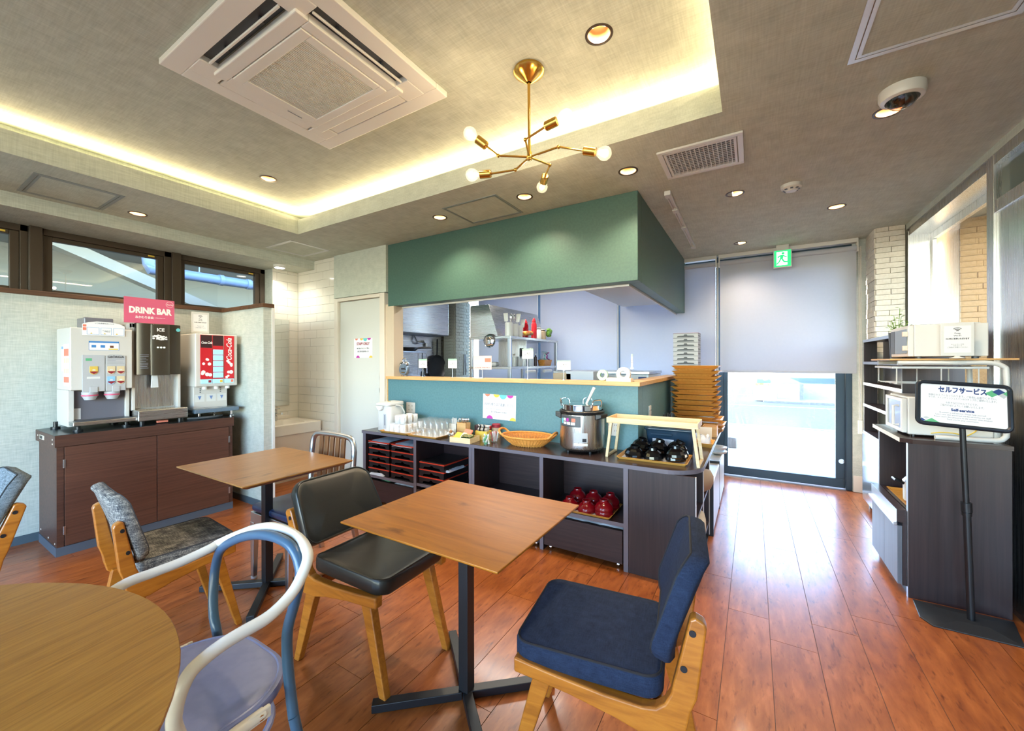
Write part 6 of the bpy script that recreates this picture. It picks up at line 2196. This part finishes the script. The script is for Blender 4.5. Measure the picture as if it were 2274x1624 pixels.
# ------------------------------------------------------------------ on the serving ledge
LZ = 1.1562
clk = thing('alarm_clock', 'round grey twin bell alarm clock at the left end of the ledge', 'clock', (-3.07, 2.945, LZ))
m = MB(); m.T = Matrix.Translation((0, 0, .070)) @ Matrix.Rotation(PI / 2, 4, 'X')
m.lathe([(0, -.022), (.05, -.022), (.058, -.015), (.06, .0), (.058, .018), (.05, .022), (0, .022)], n=36)
m.build('case', base('clock_grey', '#6e7f90', .35, .3), clk)
m = MB()
m.box(-.02, .026, -.026, -.0215, .068, .084); m.cyl((.034, -.026, .074), (.034, -.0215, .074), .008, n=12); m.cyl((.034, -.026, .094), (.034, -.0215, .094), .006, n=12)
m.build('rear_controls', M['ink'], clk)
bx(-.018, .03, -.0262, -.0215, .035, .043).build('label_bar', M['gold'], clk, smooth=None)
for s in (-1, 1):
    m = MB(); m.T = Matrix.Translation((s * .034, 0, .128)) @ Matrix.Rotation(s * .45, 4, 'Y')
    m.lathe([(.026, 0), (.025, .008), (.018, .018), (.006, .024), (0, .025)], n=20)
    m.build('bell', M['chrome'], clk)
    MB().cyl((s * .028, 0, .022), (s * .042, -.005, 0), .005, n=8).build('foot', M['chrome'], clk)
MB().tube(smooth_path([(-.03, 0, .145), (-.02, 0, .175), (0, 0, .183), (.02, 0, .175), (.03, 0, .145)], 4), .005, 8).build('handle', M['chrome'], clk)


def card(label, x, h, w, hh, y=2.935, pink=False):
    t = thing('card_stand', label, 'card', (x, y, LZ))
    m = MB().lathe([(0, 0), (.018, 0), (.018, .003), (.003, .005)], n=16); m.cyl((0, 0, .003), (0, 0, h), .0018, n=8)
    m.tube([(.011 * math.cos(PI * (1 + k / 8)), -.001, h + .011 + .011 * math.sin(PI * (1 + k / 8))) for k in range(9)], .0018, 6)
    m.build('stand', M['alu'], t)
    bx(-w / 2, w / 2, -.001, .001, h + .006, h + hh).build('card', base('pink_print', '#e6c9c4', .5) if pink else M['paper'], t, smooth=None)
    if not pink:
        bx(-w / 2, w / 2, -.0014, -.001, h + hh * .82, h + hh).build('green_band', M['mint'], t, smooth=None)
        text('ご案内\nSet menu', .012, M['ink'], t, (0, -.0014, h + hh * .5), FACE_S, w=w * .6)
    else:
        for k, (cx, cz) in enumerate(((-.2, .6), (.15, .45), (.3, .7))):
            bx(w * (cx - .16), w * (cx + .16), -.0014, -.001, h + hh * (cz - .14), h + hh * (cz + .12)).build('picture', (M['paper'], M['bag'], M['coral_ink'])[k], t, smooth=None)
        text('CAFE MENU', .014, M['inkred'], t, (0, -.0014, h + hh * .18), FACE_S, w=w * .8)


card('first small green topped card on the ledge right of the alarm clock', -2.803, .08, .11, .095)
card('second small green topped card on the ledge before the iron pan', -2.426, .08, .105, .095)
card('wide pinkish menu card on the ledge before the steel rack', -2.082, .07, .20, .13, pink=True)
card('tall green topped card on the ledge at the right of the steel rack', -1.618, .165, .105, .09)
card('pale green topped card in the middle of the ledge', -1.29, .075, .115, .08)
card('narrow card turned edge on at the right end of the ledge', -.755, .09, .012, .11, y=2.94)
tp = MB().box(-.09, .09, -.035, .035, 0, .026)
tag(tp.build('long_box', M['cream'], loc=(-.835, 2.90, LZ), smooth=None, bevel=.001), 'long cream box lying at the right end of the ledge', 'box')
for x, r, mat, nm in ((-.99, .042, 'teal_ink', 'roll of green tape behind the cream box on the ledge'), (-.83, .052, 'grey', 'white tape roll behind the cream box on the ledge')):
    m = MB(); m.T = Matrix.Translation((0, 0, r)) @ Matrix.Rotation(PI / 2, 4, 'X')
    m.lathe([(r * .45, -.012), (r, -.012), (r, .012), (r * .45, .012), (r * .45, -.012)], n=32)
    tag(m.build('tape_roll', M['mint'] if mat == 'teal_ink' else M['white'], loc=(x, 2.99, LZ)), nm, 'tape')

# ------------------------------------------------------------------ kitchen
rh = thing('range_hood', 'stainless range hood over the stove at the left of the kitchen', 'hood', (-3.975, 4.03, 1.69))
bx(-.17, .175, -.5, .48, 0, .62).build('hood_body', M['steel'], rh, smooth=None, bevel=.004)
bx(-.165, .17, -.49, .47, -.012, -.0005).build('filter_frame', M['dgrey'], rh, smooth=None)
stv = thing('stove', 'dark gas stove under the range hood', 'stove', (-3.93, 4.0, 0))
bx(-.21, .24, -.6, .55, 0, .82).build('body', M['steel'], stv, smooth=None, bevel=.004)
for y in (-.3, .2):
    MB().lathe([(.05, .82), (.13, .822), (.13, .845), (.10, .85)], (0, y, 0), 20).build('burner', M['black'], stv)


def pan(label, loc, r, hl, rot):
    t = thing('frying_pan', label, 'pan', loc)
    t.rotation_euler = rot
    MB().lathe([(0, 0), (r * .62, 0), (r * .9, .025), (r, .05), (r * .97, .05), (r * .86, .027), (r * .6, .006), (0, .006)], n=36).build('bowl', M['black'], t)
    MB().tube(smooth_path([(0, r * .95, .042), (0, r + hl * .4, .05), (0, r + hl, .052)], 4), [.013] * 8 + [.010], 8).build('handle', M['black'], t)
    return t


pan('large black iron pan hanging on the kitchen wall', (-4.15, 4.60, 1.21), .20, .24, (PI / 2, 0, PI / 2))
pan('small dark pan on the wall rack under the range hood', (-4.05, 3.98, 1.452), .12, .18, (0, 0, -.6))
wr = thing('wall_rack', 'thin steel wall rack with pans under the range hood', 'rack', (-4.04, 3.98, 1.43))
m = MB()
for x in (-.10, -.03, .04, .10): m.cyl((x, -.28, .015), (x, .22, .015), .005, n=8)
for y in (-.28, .22): m.cyl((-.11, y, .012), (.10, y, .012), .005, n=8)
m.build('bars', M['steel'], wr)
for i, (y, z, l, w_) in enumerate(((3.72, 1.40, .20, .02), (3.80, 1.40, .24, .05), (4.10, 1.40, .22, .016), (4.18, 1.40, .26, .07), (4.27, 1.40, .20, .03))):
    m = MB(); m.cyl((0, 0, 0), (0, 0, -l), .006, n=8); m.hexa([(-.004, -w_ / 2, -l - .09), (.004, -w_ / 2, -l - .09), (.004, w_ / 2, -l - .09), (-.004, w_ / 2, -l - .09)], [(-.004, -w_ / 3, -l), (.004, -w_ / 3, -l), (.004, w_ / 3, -l), (-.004, w_ / 3, -l)])
    tag(m.build('kitchen_tool', M['black'] if i % 2 else M['steel'], loc=(-3.935 - .07, y, z + .03)), ['steel skewer', 'black turner', 'slim steel spatula', 'wide black skimmer', 'steel fork'][i] + ' hanging below the pan rack', 'utensil', 'tools hanging below the pan rack')
MB().tube(smooth_path([(-4.14, 4.15, 1.69), (-4.10, 4.17, 1.60), (-4.08, 4.25, 1.57), (-4.10, 4.32, 1.59)], 4), .012, 8).build('gas_hose', M['alu'])
tag(bpy.data.objects['gas_hose'], 'silver gas hose on the wall below the range hood', 'hose')
gc = thing('gas_cock', 'steel gas cock on the kitchen wall beside the iron pan', 'valve', (-4.12, 4.36, 1.60))
m = MB(); m.box(-.03, .03, -.05, .05, -.02, .02); m.cyl((0, .03, .02), (0, .03, -.07), .022, n=14); m.build('body', M['steel'], gc)
tg = thing('tongs', 'pair of grey tongs hanging on the kitchen brick pier', 'utensil', (-3.885, 5.0, 1.28))
for s in (-1, 1):
    MB().hexa([(-.004, s * .03 - .008, -.18), (.004, s * .03 - .008, -.18), (.004, s * .03 + .008, -.18), (-.004, s * .03 + .008, -.18)], [(-.004, s * .01 - .014, .14), (.004, s * .01 - .014, .14), (.004, s * .01 + .014, .14), (-.004, s * .01 + .014, .14)]).build('arm', M['dgrey'], tg, smooth=None)

rk = thing('kitchen_rack', 'stainless kitchen rack with two shelves behind the ledge', 'rack', (-2.45, 4.15, 0))
for x in (-.25, .25):
    for y in (-.55, .6):
        bx(x - .018, x + .018, y - .018, y + .018, 0, 1.575).build('post', M['alu'], rk, smooth=None, bevel=.002)
for z, x0, x1 in ((1.575, -.27, .275), (1.25, -.27, .275), (.80, -.27, .275)):
    bx(x0, x1, -.572, .622, z - .026, z).build('shelf', M['steel'], rk, smooth=None, bevel=.002)
bx(-.235, .15, -.02, 0, 1.25, 1.548).build('divider_panel', M['steel_v'], rk, smooth=None)
m = MB().prism([(-.27, 1.576), (.10, 1.576), (-.02, 1.93), (-.27, 1.93)], 'y', -.55, .60)
m.build('canopy', M['steel'], rk, smooth=None, bevel=.002)
for k, (y0, dx) in enumerate(((-.15, .24), (.28, .24))):
    MB().cyl((.285, y0 - .10, 1.19), (.285, y0 + .10, 1.19), .018, n=12).build('paper_roll_holder', M['white'], rk)
bwl = MB().lathe([(.045, -.02), (.06, -.018), (.075, .0), (.065, .02), (.05, .028), (.0, .028)], n=24)
o = bwl.build('steel_ring', M['chrome'], loc=(-2.44, 3.575, 1.53)); o.rotation_euler = (PI / 2, 0, 0)
tag(o, 'round steel lid hanging at the front of the kitchen rack', 'lid')
SZ = 1.5755


def canister(label, x, y, mat, h, r, tools=None, z=SZ):
    t = thing('utensil_canister', label, 'canister', (x, y, z))
    MB().lathe([(0, 0), (r, 0), (r * 1.02, h), (r * .9, h), (r * .88, .006), (0, .006)], n=22).build('pot', M[mat], t)
    for i, (a, ll, kind) in enumerate(tools or []):
        m = MB(); dx, dy = .025 * math.cos(a), .025 * math.sin(a)
        m.cyl((dx * .4, dy * .4, .007), (dx * 1.6, dy * 1.6, ll), .004, n=7)
        if kind == 'w':
            m.hexa([(dx * 1.4 - .022, dy * 1.4 - .003, ll - .06), (dx * 1.4 + .022, dy * 1.4 - .003, ll - .06), (dx * 1.4 + .022, dy * 1.4 + .003, ll - .06), (dx * 1.4 - .022, dy * 1.4 + .003, ll - .06)],
                   [(dx * 1.8 - .028, dy * 1.8 - .003, ll + .03), (dx * 1.8 + .028, dy * 1.8 - .003, ll + .03), (dx * 1.8 + .028, dy * 1.8 + .003, ll + .03), (dx * 1.8 - .028, dy * 1.8 + .003, ll + .03)])
        else:
            m.ball((dx * 1.7, dy * 1.7, ll), .02, 8, (1, 1, 1.8))
        o = m.build('kitchen_tool', M['white'] if kind == 'w' else M['steel'], loc=(x, y, z + .0003))
        tag(o, ('white spatula' if kind == 'w' else 'steel whisk') + ' standing in the white canisters on the kitchen rack', 'utensil', 'tools in the white canisters')


canister('white canister at the front corner of the top kitchen shelf', -2.235, 3.64, 'white', .145, .042, [(3.0, .22, 'w'), (1.5, .21, 'b')])
canister('second white canister on the top kitchen shelf', -2.235, 3.76, 'white', .14, .042, [(.5, .22, 'w'), (2.2, .22, 'b'), (4.0, .2, 'b')])
canister('slim white canister on the top kitchen shelf', -2.23, 3.86, 'white', .13, .034, [(1.0, .17, 'w')])
for x, y, r, h, mat, nm in ((-2.24, 4.22, .034, .20, 'red', 'red squeeze bottle with a pointed cap on the top kitchen shelf'), (-2.30, 4.12, .036, .18, 'bowl_r', 'dark red squeeze bottle behind the snack packet on the kitchen shelf'),
                            (-2.235, 4.34, .03, .13, 'white', 'small white bottle on the top kitchen shelf'), (-2.255, 4.46, .052, .12, 'rice_tan', 'tan tub with a white lid on the top kitchen shelf')):
    t = thing('bottle', nm, 'bottle', (x, y, SZ))
    MB().lathe([(0, 0), (r, 0), (r, h * .85), (r * .6, h), (0, h)], n=20).build('body', M[mat], t)
    MB().lathe([(r * .7, h * 1.0 + .0005), (r * .7, h * 1.06), (r * .2, h * 1.25), (0, h * 1.26)] if mat in ('red', 'bowl_r') else [(r, h + .0005), (r, h + .012), (0, h + .013)], n=16).build('cap', M['red'] if mat in ('red', 'bowl_r') else M['white'], t)
o = packet('red and yellow snack packet lying on the top kitchen shelf', (-2.22, 4.02, SZ + .03), .07, .17, .05, speck('red_yellow_wrapper', '#a3232a', '#d9a83a', 30, .4), (.1, .2, 0))
o = packet('bright green packet hanging over the end of the top kitchen shelf', (-2.215, 4.60, SZ + .05), .05, .12, .10, M['leaf'], (.5, 0, 0))
Z2 = 1.2505
canister('knife jar on the lower kitchen shelf', -2.22, 3.84, 'grey', .11, .035, None, Z2)
for i in range(4):
    m = MB().box(-.008, .008, -.005, .005, .02, .20)
    o = m.build('knife', M['black'], loc=(-2.22 + .012 * (i % 2), 3.83 + .012 * (i // 2), Z2 + .006), smooth=None, bevel=.002); o.rotation_euler = (.15 * (i - 1.5), .12, 0)
    tag(o, 'black handled knife in the jar on the lower kitchen shelf', 'knife', 'knives in the kitchen jar')
for x, y, r, h, mat, nm in ((-2.24, 3.66, .022, .17, 'tub', 'blue bottle on the lower kitchen shelf'), (-2.23, 3.74, .03, .12, 'jar', 'clear jar on the lower kitchen shelf'), (-2.23, 4.12, .035, .20, 'bag', 'pale pump bottle on the lower kitchen shelf'),
                            (-2.23, 4.24, .02, .13, 'cola_dark', 'dark bottle on the lower kitchen shelf')):
    t = thing('bottle', nm, 'bottle', (x, y, Z2))
    MB().lathe([(0, 0), (r, 0), (r, h * .8), (r * .4, h * .9), (r * .4, h), (0, h)], n=18).build('body', M[mat], t)
    MB().lathe([(r * .5, h + .0005), (r * .5, h + .02), (0, h + .02)], n=12).build('cap', M['white'], t)
kb_ = thing('kitchen_basket', 'small wicker basket of packets on the lower kitchen shelf', 'basket', (-2.235, 4.50, Z2))
m = MB(); m.rings([[(x, y, 0) for x, y in rrect(.08, .20, .02, 3)], [(x, y, .075) for x, y in rrect(.10, .24, .02, 3)], [(x, y, .075) for x, y in rrect(.085, .225, .02, 3)], [(x, y, .006) for x, y in rrect(.07, .19, .02, 3)]])
m.build('basket_body', M['wicker'], kb_, smooth=None)
for i, mt in enumerate(('bag', 'teal_ink', 'paper', 'magenta_ink')):
    packet('%s packet in the kitchen basket' % ['pale', 'turquoise', 'white', 'purple'][i], (-2.235, 4.43 + .045 * i, Z2 + .075), .012, .05, .10, M[mt], (.3 * (i - 1.5), .1, 0), group='packets in the kitchen basket')
crd = packet('white tissue box on the lower kitchen shelf at the front', (-2.46, 3.66, Z2), .13, .08, .05, M['white'], (0, 0, .1), cat='box')
wf = thing('work_fridge', 'pale blue white worktop fridge behind the ledge in the kitchen', 'fridge', (-1.42, 4.45, 0))
bx(-.52, .52, -.30, .32, 0, 1.17).build('body', base('fridge_white', '#d5e2ea', .35), wf, smooth=None, bevel=.006)
bx(-.53, .53, -.31, .33, 1.171, 1.20).build('top', M['steel'], wf, smooth=None, bevel=.004)
bx(-.5, .5, -.305, -.3, 1.10, 1.16).build('control_strip', M['white'], wf, smooth=None)
bx(.42, .50, -.309, -.305, 1.115, 1.145).build('display', M['inkblue'], wf, smooth=None)
for i, (x, w_, h_, mt, nm) in enumerate(((-1.50, .09, .12, 'rice_tan', 'tan paper carton behind the ledge in the kitchen'), (-1.33, .13, .12, 'bag', 'pale grey carton behind the ledge in the kitchen'))):
    tt = thing('carton', nm, 'box', (x, 3.45, 0))
    bx(-w_, w_, -.08, .08, 0, 1.195 + .02 * i).build('carton_body', M[mt], tt, smooth=None, bevel=.004)
# ------------------------------------------------------------------ right side cupboards
tcb = thing('tall_cupboard', 'tall dark cupboard with open shelves against the brick pier', 'cupboard', (1.0, 4.195, 0))
def tbx(x0, x1, y0, y1, z0, z1):
    return bx(x0 - 1.0, x1 - 1.0, y0 - 4.195, y1 - 4.195, z0, z1)
tbx(.857, 1.15, 3.65, 3.672, .06, 1.49).build('side_panel', M['dark_v'], tcb, smooth=None)
tbx(.857, .945, 4.722, 4.744, .06, 1.49).build('side_panel', M['dark_v'], tcb, smooth=None)
tbx(1.13, 1.15, 3.672, 4.722, .06, 1.49).build('back_panel', M['dark_v'], tcb, smooth=None)
for z in (1.47, 1.275, 1.09, .90, .655, .30, .062):
    s = tbx(.859, 1.13, 3.672, 4.722, z, z + .02).build('shelf', M['dark_h'], tcb, smooth=None)
    bx(.8525 - 1.0, .8588 - 1.0, 3.65 - 4.195, 4.744 - 4.195, z - .003, z + .021).build('edge_strip', M['alu'], s, smooth=None)
tbx(.985, 1.0, 3.672, 4.722, .92, 1.47).build('inner_back', M['dark_v'], tcb, smooth=None)
for a, b in ((3.655, 4.02), (4.024, 4.385), (4.389, 4.74)):
    tbx(.846, .857, a, b, .07, .655).build('door', steel('cupboard_steel', '#cfd2d6', .2, (4, 4, 300)), tcb, smooth=None, bevel=.001)
for y in (3.72, 4.66):
    MB().cyl((.90 - 1.0, y - 4.195, 0.0), (.90 - 1.0, y - 4.195, .06), .022, n=14).build('caster', M['blackp'], tcb)

ic_ = thing('side_counter', 'dark side counter carrying the toaster oven and tube rack', 'cabinet', (.92, 3.32, 0))
def sbx(x0, x1, y0, y1, z0, z1):
    return bx(x0 - .92, x1 - .92, y0 - 3.32, y1 - 3.32, z0, z1)
sbx(.728, 1.11, 3.005, 3.028, 0, .848).build('side_panel', M['dark_v'], ic_, smooth=None, bevel=.001)
sbx(.7262, .728, 3.005, 3.028, 0, .848).build('edge_band', M['alu'], ic_, smooth=None)
sbx(.728, 1.11, 3.585, 3.607, 0, .848).build('side_panel', M['dark_v'], ic_, smooth=None)
sbx(1.085, 1.11, 3.028, 3.585, .05, .848).build('back_panel', M['dark_v'], ic_, smooth=None)
tp_ = MB().prism([(.745, 2.995), (1.112, 2.995), (1.112, 3.612), (.70, 3.612), (.70, 3.03)], 'z', .849, .872)
tpo = MB(); tpo.T = Matrix.Translation((-.92, -3.32, 0)); tpo.prism([(.745, 2.995), (1.112, 2.995), (1.112, 3.612), (.70, 3.612), (.70, 3.03)], 'z', .849, .872)
to_ = tpo.build('worktop', M['dark_top'], ic_, smooth=None)
eb_ = MB(); eb_.T = Matrix.Translation((-.92, -3.32, 0)); eb_.box(.6985, .6999, 3.03, 3.612, .849, .872)
eb_.build('edge_band', M['cream'], to_, smooth=None)
sbx(.735, 1.085, 3.028, 3.585, .45, .468).build('shelf', M['dark_h'], ic_, smooth=None)
dr = sbx(.688, .728, 3.03, 3.585, .40, .47).build('drawer', M['dark_h'], ic_, smooth=None)
bx(.6865 - .92, .6879 - .92, 3.03 - 3.32, 3.585 - 3.32, .40, .47).build('drawer_face', M['alu'], dr, smooth=None)
hb_ = MB().box(.672 - .92, .688 - .92, 3.02 - 3.32, 3.59 - 3.32, .382, .40)
hb_.build('bar_handle', M['alu'], ic_, smooth=None, bevel=.003)
M['greydoor'] = wood('grey_door', [(.3, '#5c626c'), (.7, '#6b717b')], (80, 80, 2), .45)
for a, b in ((3.03, 3.2955), (3.2985, 3.585)):
    sbx(.69, .71, a, b, .055, .38).build('door', M['greydoor'], ic_, smooth=None, bevel=.001)
sbx(.711, 1.085, 3.029, 3.584, .05, .40).build('carcass', M['dark_v'], ic_, smooth=None)
sbx(.735, 1.08, 3.029, 3.584, 0, .05).build('plinth', M['plinth'], ic_, smooth=None)
wood_tray('serving_tray', 'wooden tray under the steel pot in the side counter', (.86, 3.28, .4684), .24, .42)
pt_ = thing('rice_pot', 'steel pot with a glass lid on the tray in the side counter', 'pot', (.855, 3.22, .4730))
MB().lathe([(0, 0), (.085, 0), (.095, .01), (.096, .12), (.09, .12), (.088, .008), (0, .008)], n=28).build('pot_body', M['white'], pt_)
MB().lathe([(.098, .1205), (.085, .14), (.05, .158), (0, .165)], n=28).build('lid', M['steel'], pt_)
MB().tube([(-.10, -.03, .11), (-.135, -.03, .125), (-.135, .03, .125), (-.10, .03, .11)], .008, 8).build('handle', M['blackp'], pt_)

# toaster oven on the counter, tube rack over it, microwave on top
tv = thing('toaster_oven', 'white toaster oven with a glass door under the tube rack', 'oven', (.915, 3.27, .8724))
bx(-.165, .17, -.165, .17, .012, .225).build('body', M['white'], tv, smooth=None, bevel=.008, seg=3)
m = MB()
frame_y = [(-.155, -.145, .02, .215), (.145, .155, .02, .215)]
for a, b, c, d in frame_y: m.box(-.188, -.166, a - .01, b + .01, c, d)
m.box(-.188, -.166, -.145, .145, .02, .04); m.box(-.188, -.166, -.145, .145, .195, .215)
dv = m.build('door', M['white'], tv, smooth=None, bevel=.003)
bx(-.182, -.176, -.145, .145, .04, .195).build('door_glass', base('oven_glass', '#aab3bd', .08), dv, smooth=None)
MB().tube([(-.19, -.12, .17), (-.215, -.12, .17), (-.215, -.12, .06), (-.19, -.12, .06)], .007, 8).build('door_handle', M['white'], dv)
m = MB()
m.tube(smooth_path([(-.07, -.1662, .026), (-.03, -.1662, .034), (.02, -.1662, .034), (.05, -.1662, .026)], 4), .003, 6)
m.tube(smooth_path([(.07, -.1662, .024), (.10, -.1662, .05), (.11, -.1662, .075)], 4), .003, 6)
m.build('yellow_swoosh', M['yellow_ink'], tv)
for x in (-.13, .13):
    for y in (-.12, .12): MB().cyl((x, y, 0), (x, y, .0125), .012, n=12).build('foot', M['blackp'], tv)
rk_ = thing('tube_rack', 'white bent tube shelf rack straddling the toaster oven', 'rack', (.90, 3.27, .8724))
for y in (-.205, .205):
    p = smooth_path([(-.20, y, .418), (.05, y, .418), (.15, y, .418), (.20, y, .40), (.213, y, .35), (.213, y, .08), (.205, y, .03), (.17, y, .014), (.05, y, .012), (-.05, y, .012)], 5)
    MB().tube(p, .0125, 12).build('tube_leg', M['white'], rk_)
bx(-.22, .16, -.19, .19, .385, .398).build('under_shelf', M['white'], rk_, smooth=None, bevel=.003)
m = MB()
for y in (-.10, .0, .10):
    m.cyl((-.21, y, .30), (.12, y, .30), .003, n=6)
for x in (-.20, -.02, .12):
    m.cyl((x, -.19, .30), (x, .19, .30), .003, n=6)
    for y in (-.19, .19): m.cyl((x, y, .30), (x, y, .386), .003, n=6)
m.build('wire_shelf', M['white'], rk_)
bx(-.235, .255, -.215, .215, .4308, .441).build('bamboo_top', M['oak'], rk_, smooth=None, bevel=.004)
MWZ = .8724 + .4412
mw = thing('microwave', 'white microwave oven on the bamboo topped rack', 'microwave', (.90, 3.24, MWZ))
bx(-.125, .16, -.15, .17, .012, .188).build('body', M['white'], mw, smooth=None, bevel=.004)
bx(-.15, -.1255, -.15, .17, .012, .186).build('door', M['white'], mw, smooth=None, bevel=.003)
bx(-.1535, -.1502, -.135, .08, .03, .168).build('door_glass', base('mw_glass', '#7b8790', .08), mw, smooth=None)
bx(-.154, -.1502, .085, .165, .03, .168).build('control_panel', M['dgrey'], mw, smooth=None)
for z in (.045, .125):
    bx(-.172, -.1502, -.15, -.132, z, z + .028).build('handle', M['cream'], mw, smooth=None, bevel=.002)
for x in (-.10, .12):
    for y in (-.12, .13): MB().cyl((x, y, 0), (x, y, .0125), .014, n=12).build('foot', M['dgrey'], mw)
MB().tube(smooth_path([(.16, .05, .05), (.19, .05, .07), (.20, .05, .05), (.185, .05, .02)], 4), .005, 8).build('cord', M['grey'], mw)
lidb = bx(-.13, .13, -.14, .155, 0, .005)
tag(lidb.build('grey_sheet', M['grey'], loc=(.905, 3.245, MWZ + .1884), smooth=None), 'grey sheet on top of the microwave', 'sheet')
t = wifi_stand((.93, 3.045, MWZ + .0003), -PI / 2, 1.05, 'white framed Wi-Fi notice standing before the microwave')
pp2 = thing('potted_plant', 'small leafy plant in a dark pot behind the microwave', 'plant', (.80, 3.50, MWZ + .0003))
MB().lathe([(0, 0), (.035, 0), (.045, .17), (.04, .17), (.036, .155), (0, .155)], n=20).build('pot', M['dgrey'], pp2)
random.seed(21)
leafm = None
for k in range(9):
    a = k * 2.4; R0 = .02 + .006 * k; hh = .06 + .02 * (k % 4) + (.07 if k == 2 else 0)
    base_p = Vector((.012 * math.cos(a), .012 * math.sin(a), .155)); tip = Vector((R0 * 1.1 * math.cos(a), R0 * 1.1 * math.sin(a), .155 + hh))
    st_ = MB().tube([tuple(base_p), tuple((base_p + tip) / 2 + Vector((0, 0, .01))), tuple(tip)], .0016, 5).build('stem', M['leaf'], pp2)
    for j in range(6):
        u = .35 + .13 * j; p = base_p.lerp(tip, u); b = a + j * 2.1
        lf = MB(); d = Vector((math.cos(b), math.sin(b), .25)); s_ = Vector((-math.sin(b), math.cos(b), 0)) * .008
        l = .026
        lf.add([tuple(p), tuple(p + d * l * .5 + s_), tuple(p + d * l), tuple(p + d * l * .5 - s_), tuple(p + d * l * .5 + Vector((0, 0, .003)))], [(0, 1, 4), (1, 2, 4), (2, 3, 4), (3, 0, 4)])
        lf.build('leaf', M['leaf'], st_, smooth=60)

# self service sign stand
sg = thing('sign_stand', 'black floor stand with a tilted self service sign', 'sign', (.92, 2.86, 0))
m = MB()
m.rings([[(-.20, -.06, 0), (-.17, -.122, 0), (.13, -.124, 0), (.185, .12, 0), (-.18, .125, 0)], [(-.20, -.06, .006), (-.17, -.122, .006), (.13, -.124, .006), (.185, .12, .006), (-.18, .125, .006)],
         [(-.07, -.02, .022), (-.06, -.045, .022), (.05, -.045, .022), (.07, .04, .022), (-.07, .045, .022)]])
m.build('base_plate', base('stand_base', '#23262b', .45), sg, smooth=None, bevel=.002)
MB().tube([(.0, .0, .02), (-.018, -.008, .58)], .0145, 16).build('lower_pole', M['black'], sg)
MB().tube([(-.018, -.008, .56), (-.034, -.014, .98)], .0115, 16).build('upper_pole', M['black'], sg)
m = MB(); m.cyl((-.0172, -.0078, .555), (-.019, -.0085, .60), .020, n=20); m.cyl((-.0168, -.0075, .535), (-.0172, -.0078, .552), .018, n=20)
m.build('clamp_ring', M['blackp'], sg)
PT = Matrix.Translation((-.0405, -.035, 1.082)) @ Matrix.Rotation(math.radians(4.0), 4, 'Y') @ Matrix.Rotation(math.radians(-14), 4, 'X')
pf = bpy.data.objects.new('sign_panel', None)
m = MB(); m.T = PT
PWd, PHt = .166, .114
m.tube([(x, 0, z) for x, z in rrect(PWd * 2 - .016, PHt * 2 - .016, .02, 4)], .0105, 10, closed=True)
fr_ = m.build('frame', base('frame_black', '#1b222c', .25), sg)
m = MB(); m.T = PT; m.box(-PWd + .012, PWd - .012, .001, .004, -PHt + .012, PHt - .012); m.build('back_board', M['blackp'], sg, smooth=None)
m = MB(); m.T = PT; m.box(-PWd + .014, PWd - .014, -.002, 0, -PHt + .014, PHt - .014); pnl = m.build('poster', M['paper'], sg, smooth=None)
e_ = PT.to_euler()
def stext(b, s, mat, x, z, bold=0, w=None):
    o = text(b, s, mat, sg, tuple(PT @ Vector((x, -.0026, z))), (0, 0, 0), bold, w)
    o.rotation_euler = (PT.to_3x3() @ Matrix.Rotation(PI / 2, 3, 'X')).to_euler()
stext('セルフサービス', .033, M['inkblue'], 0, .070, .0014, .168)
stext('食器はセルフとなっております。ご自由にお取りください。', .012, M['inkgrey'], 0, .042, 0, .235)
stext('サラダ、メインディッシュとパンはスタッフがご提供いたします。', .012, M['inkgrey'], 0, .029, 0, .235)
stext('お好きなだけセルフでどうぞ。', .012, M['inkgrey'], 0, .006, 0, .11)
stext('ご協力のほどよろしくお願いいたします。', .012, M['inkgrey'], 0, -.007, 0, .15)
stext('Self-service', .018, M['inkblue'], 0, -.028, .0008, .08)
stext('Breakfast is self-service. Please help yourself.', .0095, M['inkgrey'], 0, -.044, 0, .16)
stext('Salad, main dish and bread will be served by our staff.', .0095, M['inkgrey'], 0, -.055, 0, .19)
stext('Please return the tableware to the counter when finished.', .0095, M['inkgrey'], 0, -.066, 0, .20)
stext('Thank you for your cooperation.', .0095, M['inkgrey'], 0, -.077, 0, .11)
def diamond(cx, cz, w, h, mat, off=0.0):
    lim = (PWd - .0145, PHt - .0145)
    P = [(cx - w, cz), (cx, cz - h), (cx + w, cz), (cx, cz + h)]
    P = [(max(-lim[0], min(lim[0], x)), max(-lim[1], min(lim[1], z))) for x, z in P]
    m = MB(); m.T = PT; m.prism(P, 'y', -.0026 - off, -.002); m.build('print_diamond', mat, sg, smooth=None)
diamond(.100, .068, .024, .017, M['green_ink']); diamond(.122, .078, .022, .016, M['inkblue'], .0001); diamond(.138, .062, .018, .014, M['grey'], .0002); diamond(.150, .072, .016, .012, M['green_ink'], .0003)
diamond(-.108, -.098, .030, .020, M['green_ink']); diamond(-.145, -.092, .016, .012, M['inkblue'], .0001); diamond(-.128, -.078, .013, .007, M['grey'], .0002)
bpy.data.objects.remove(pf)
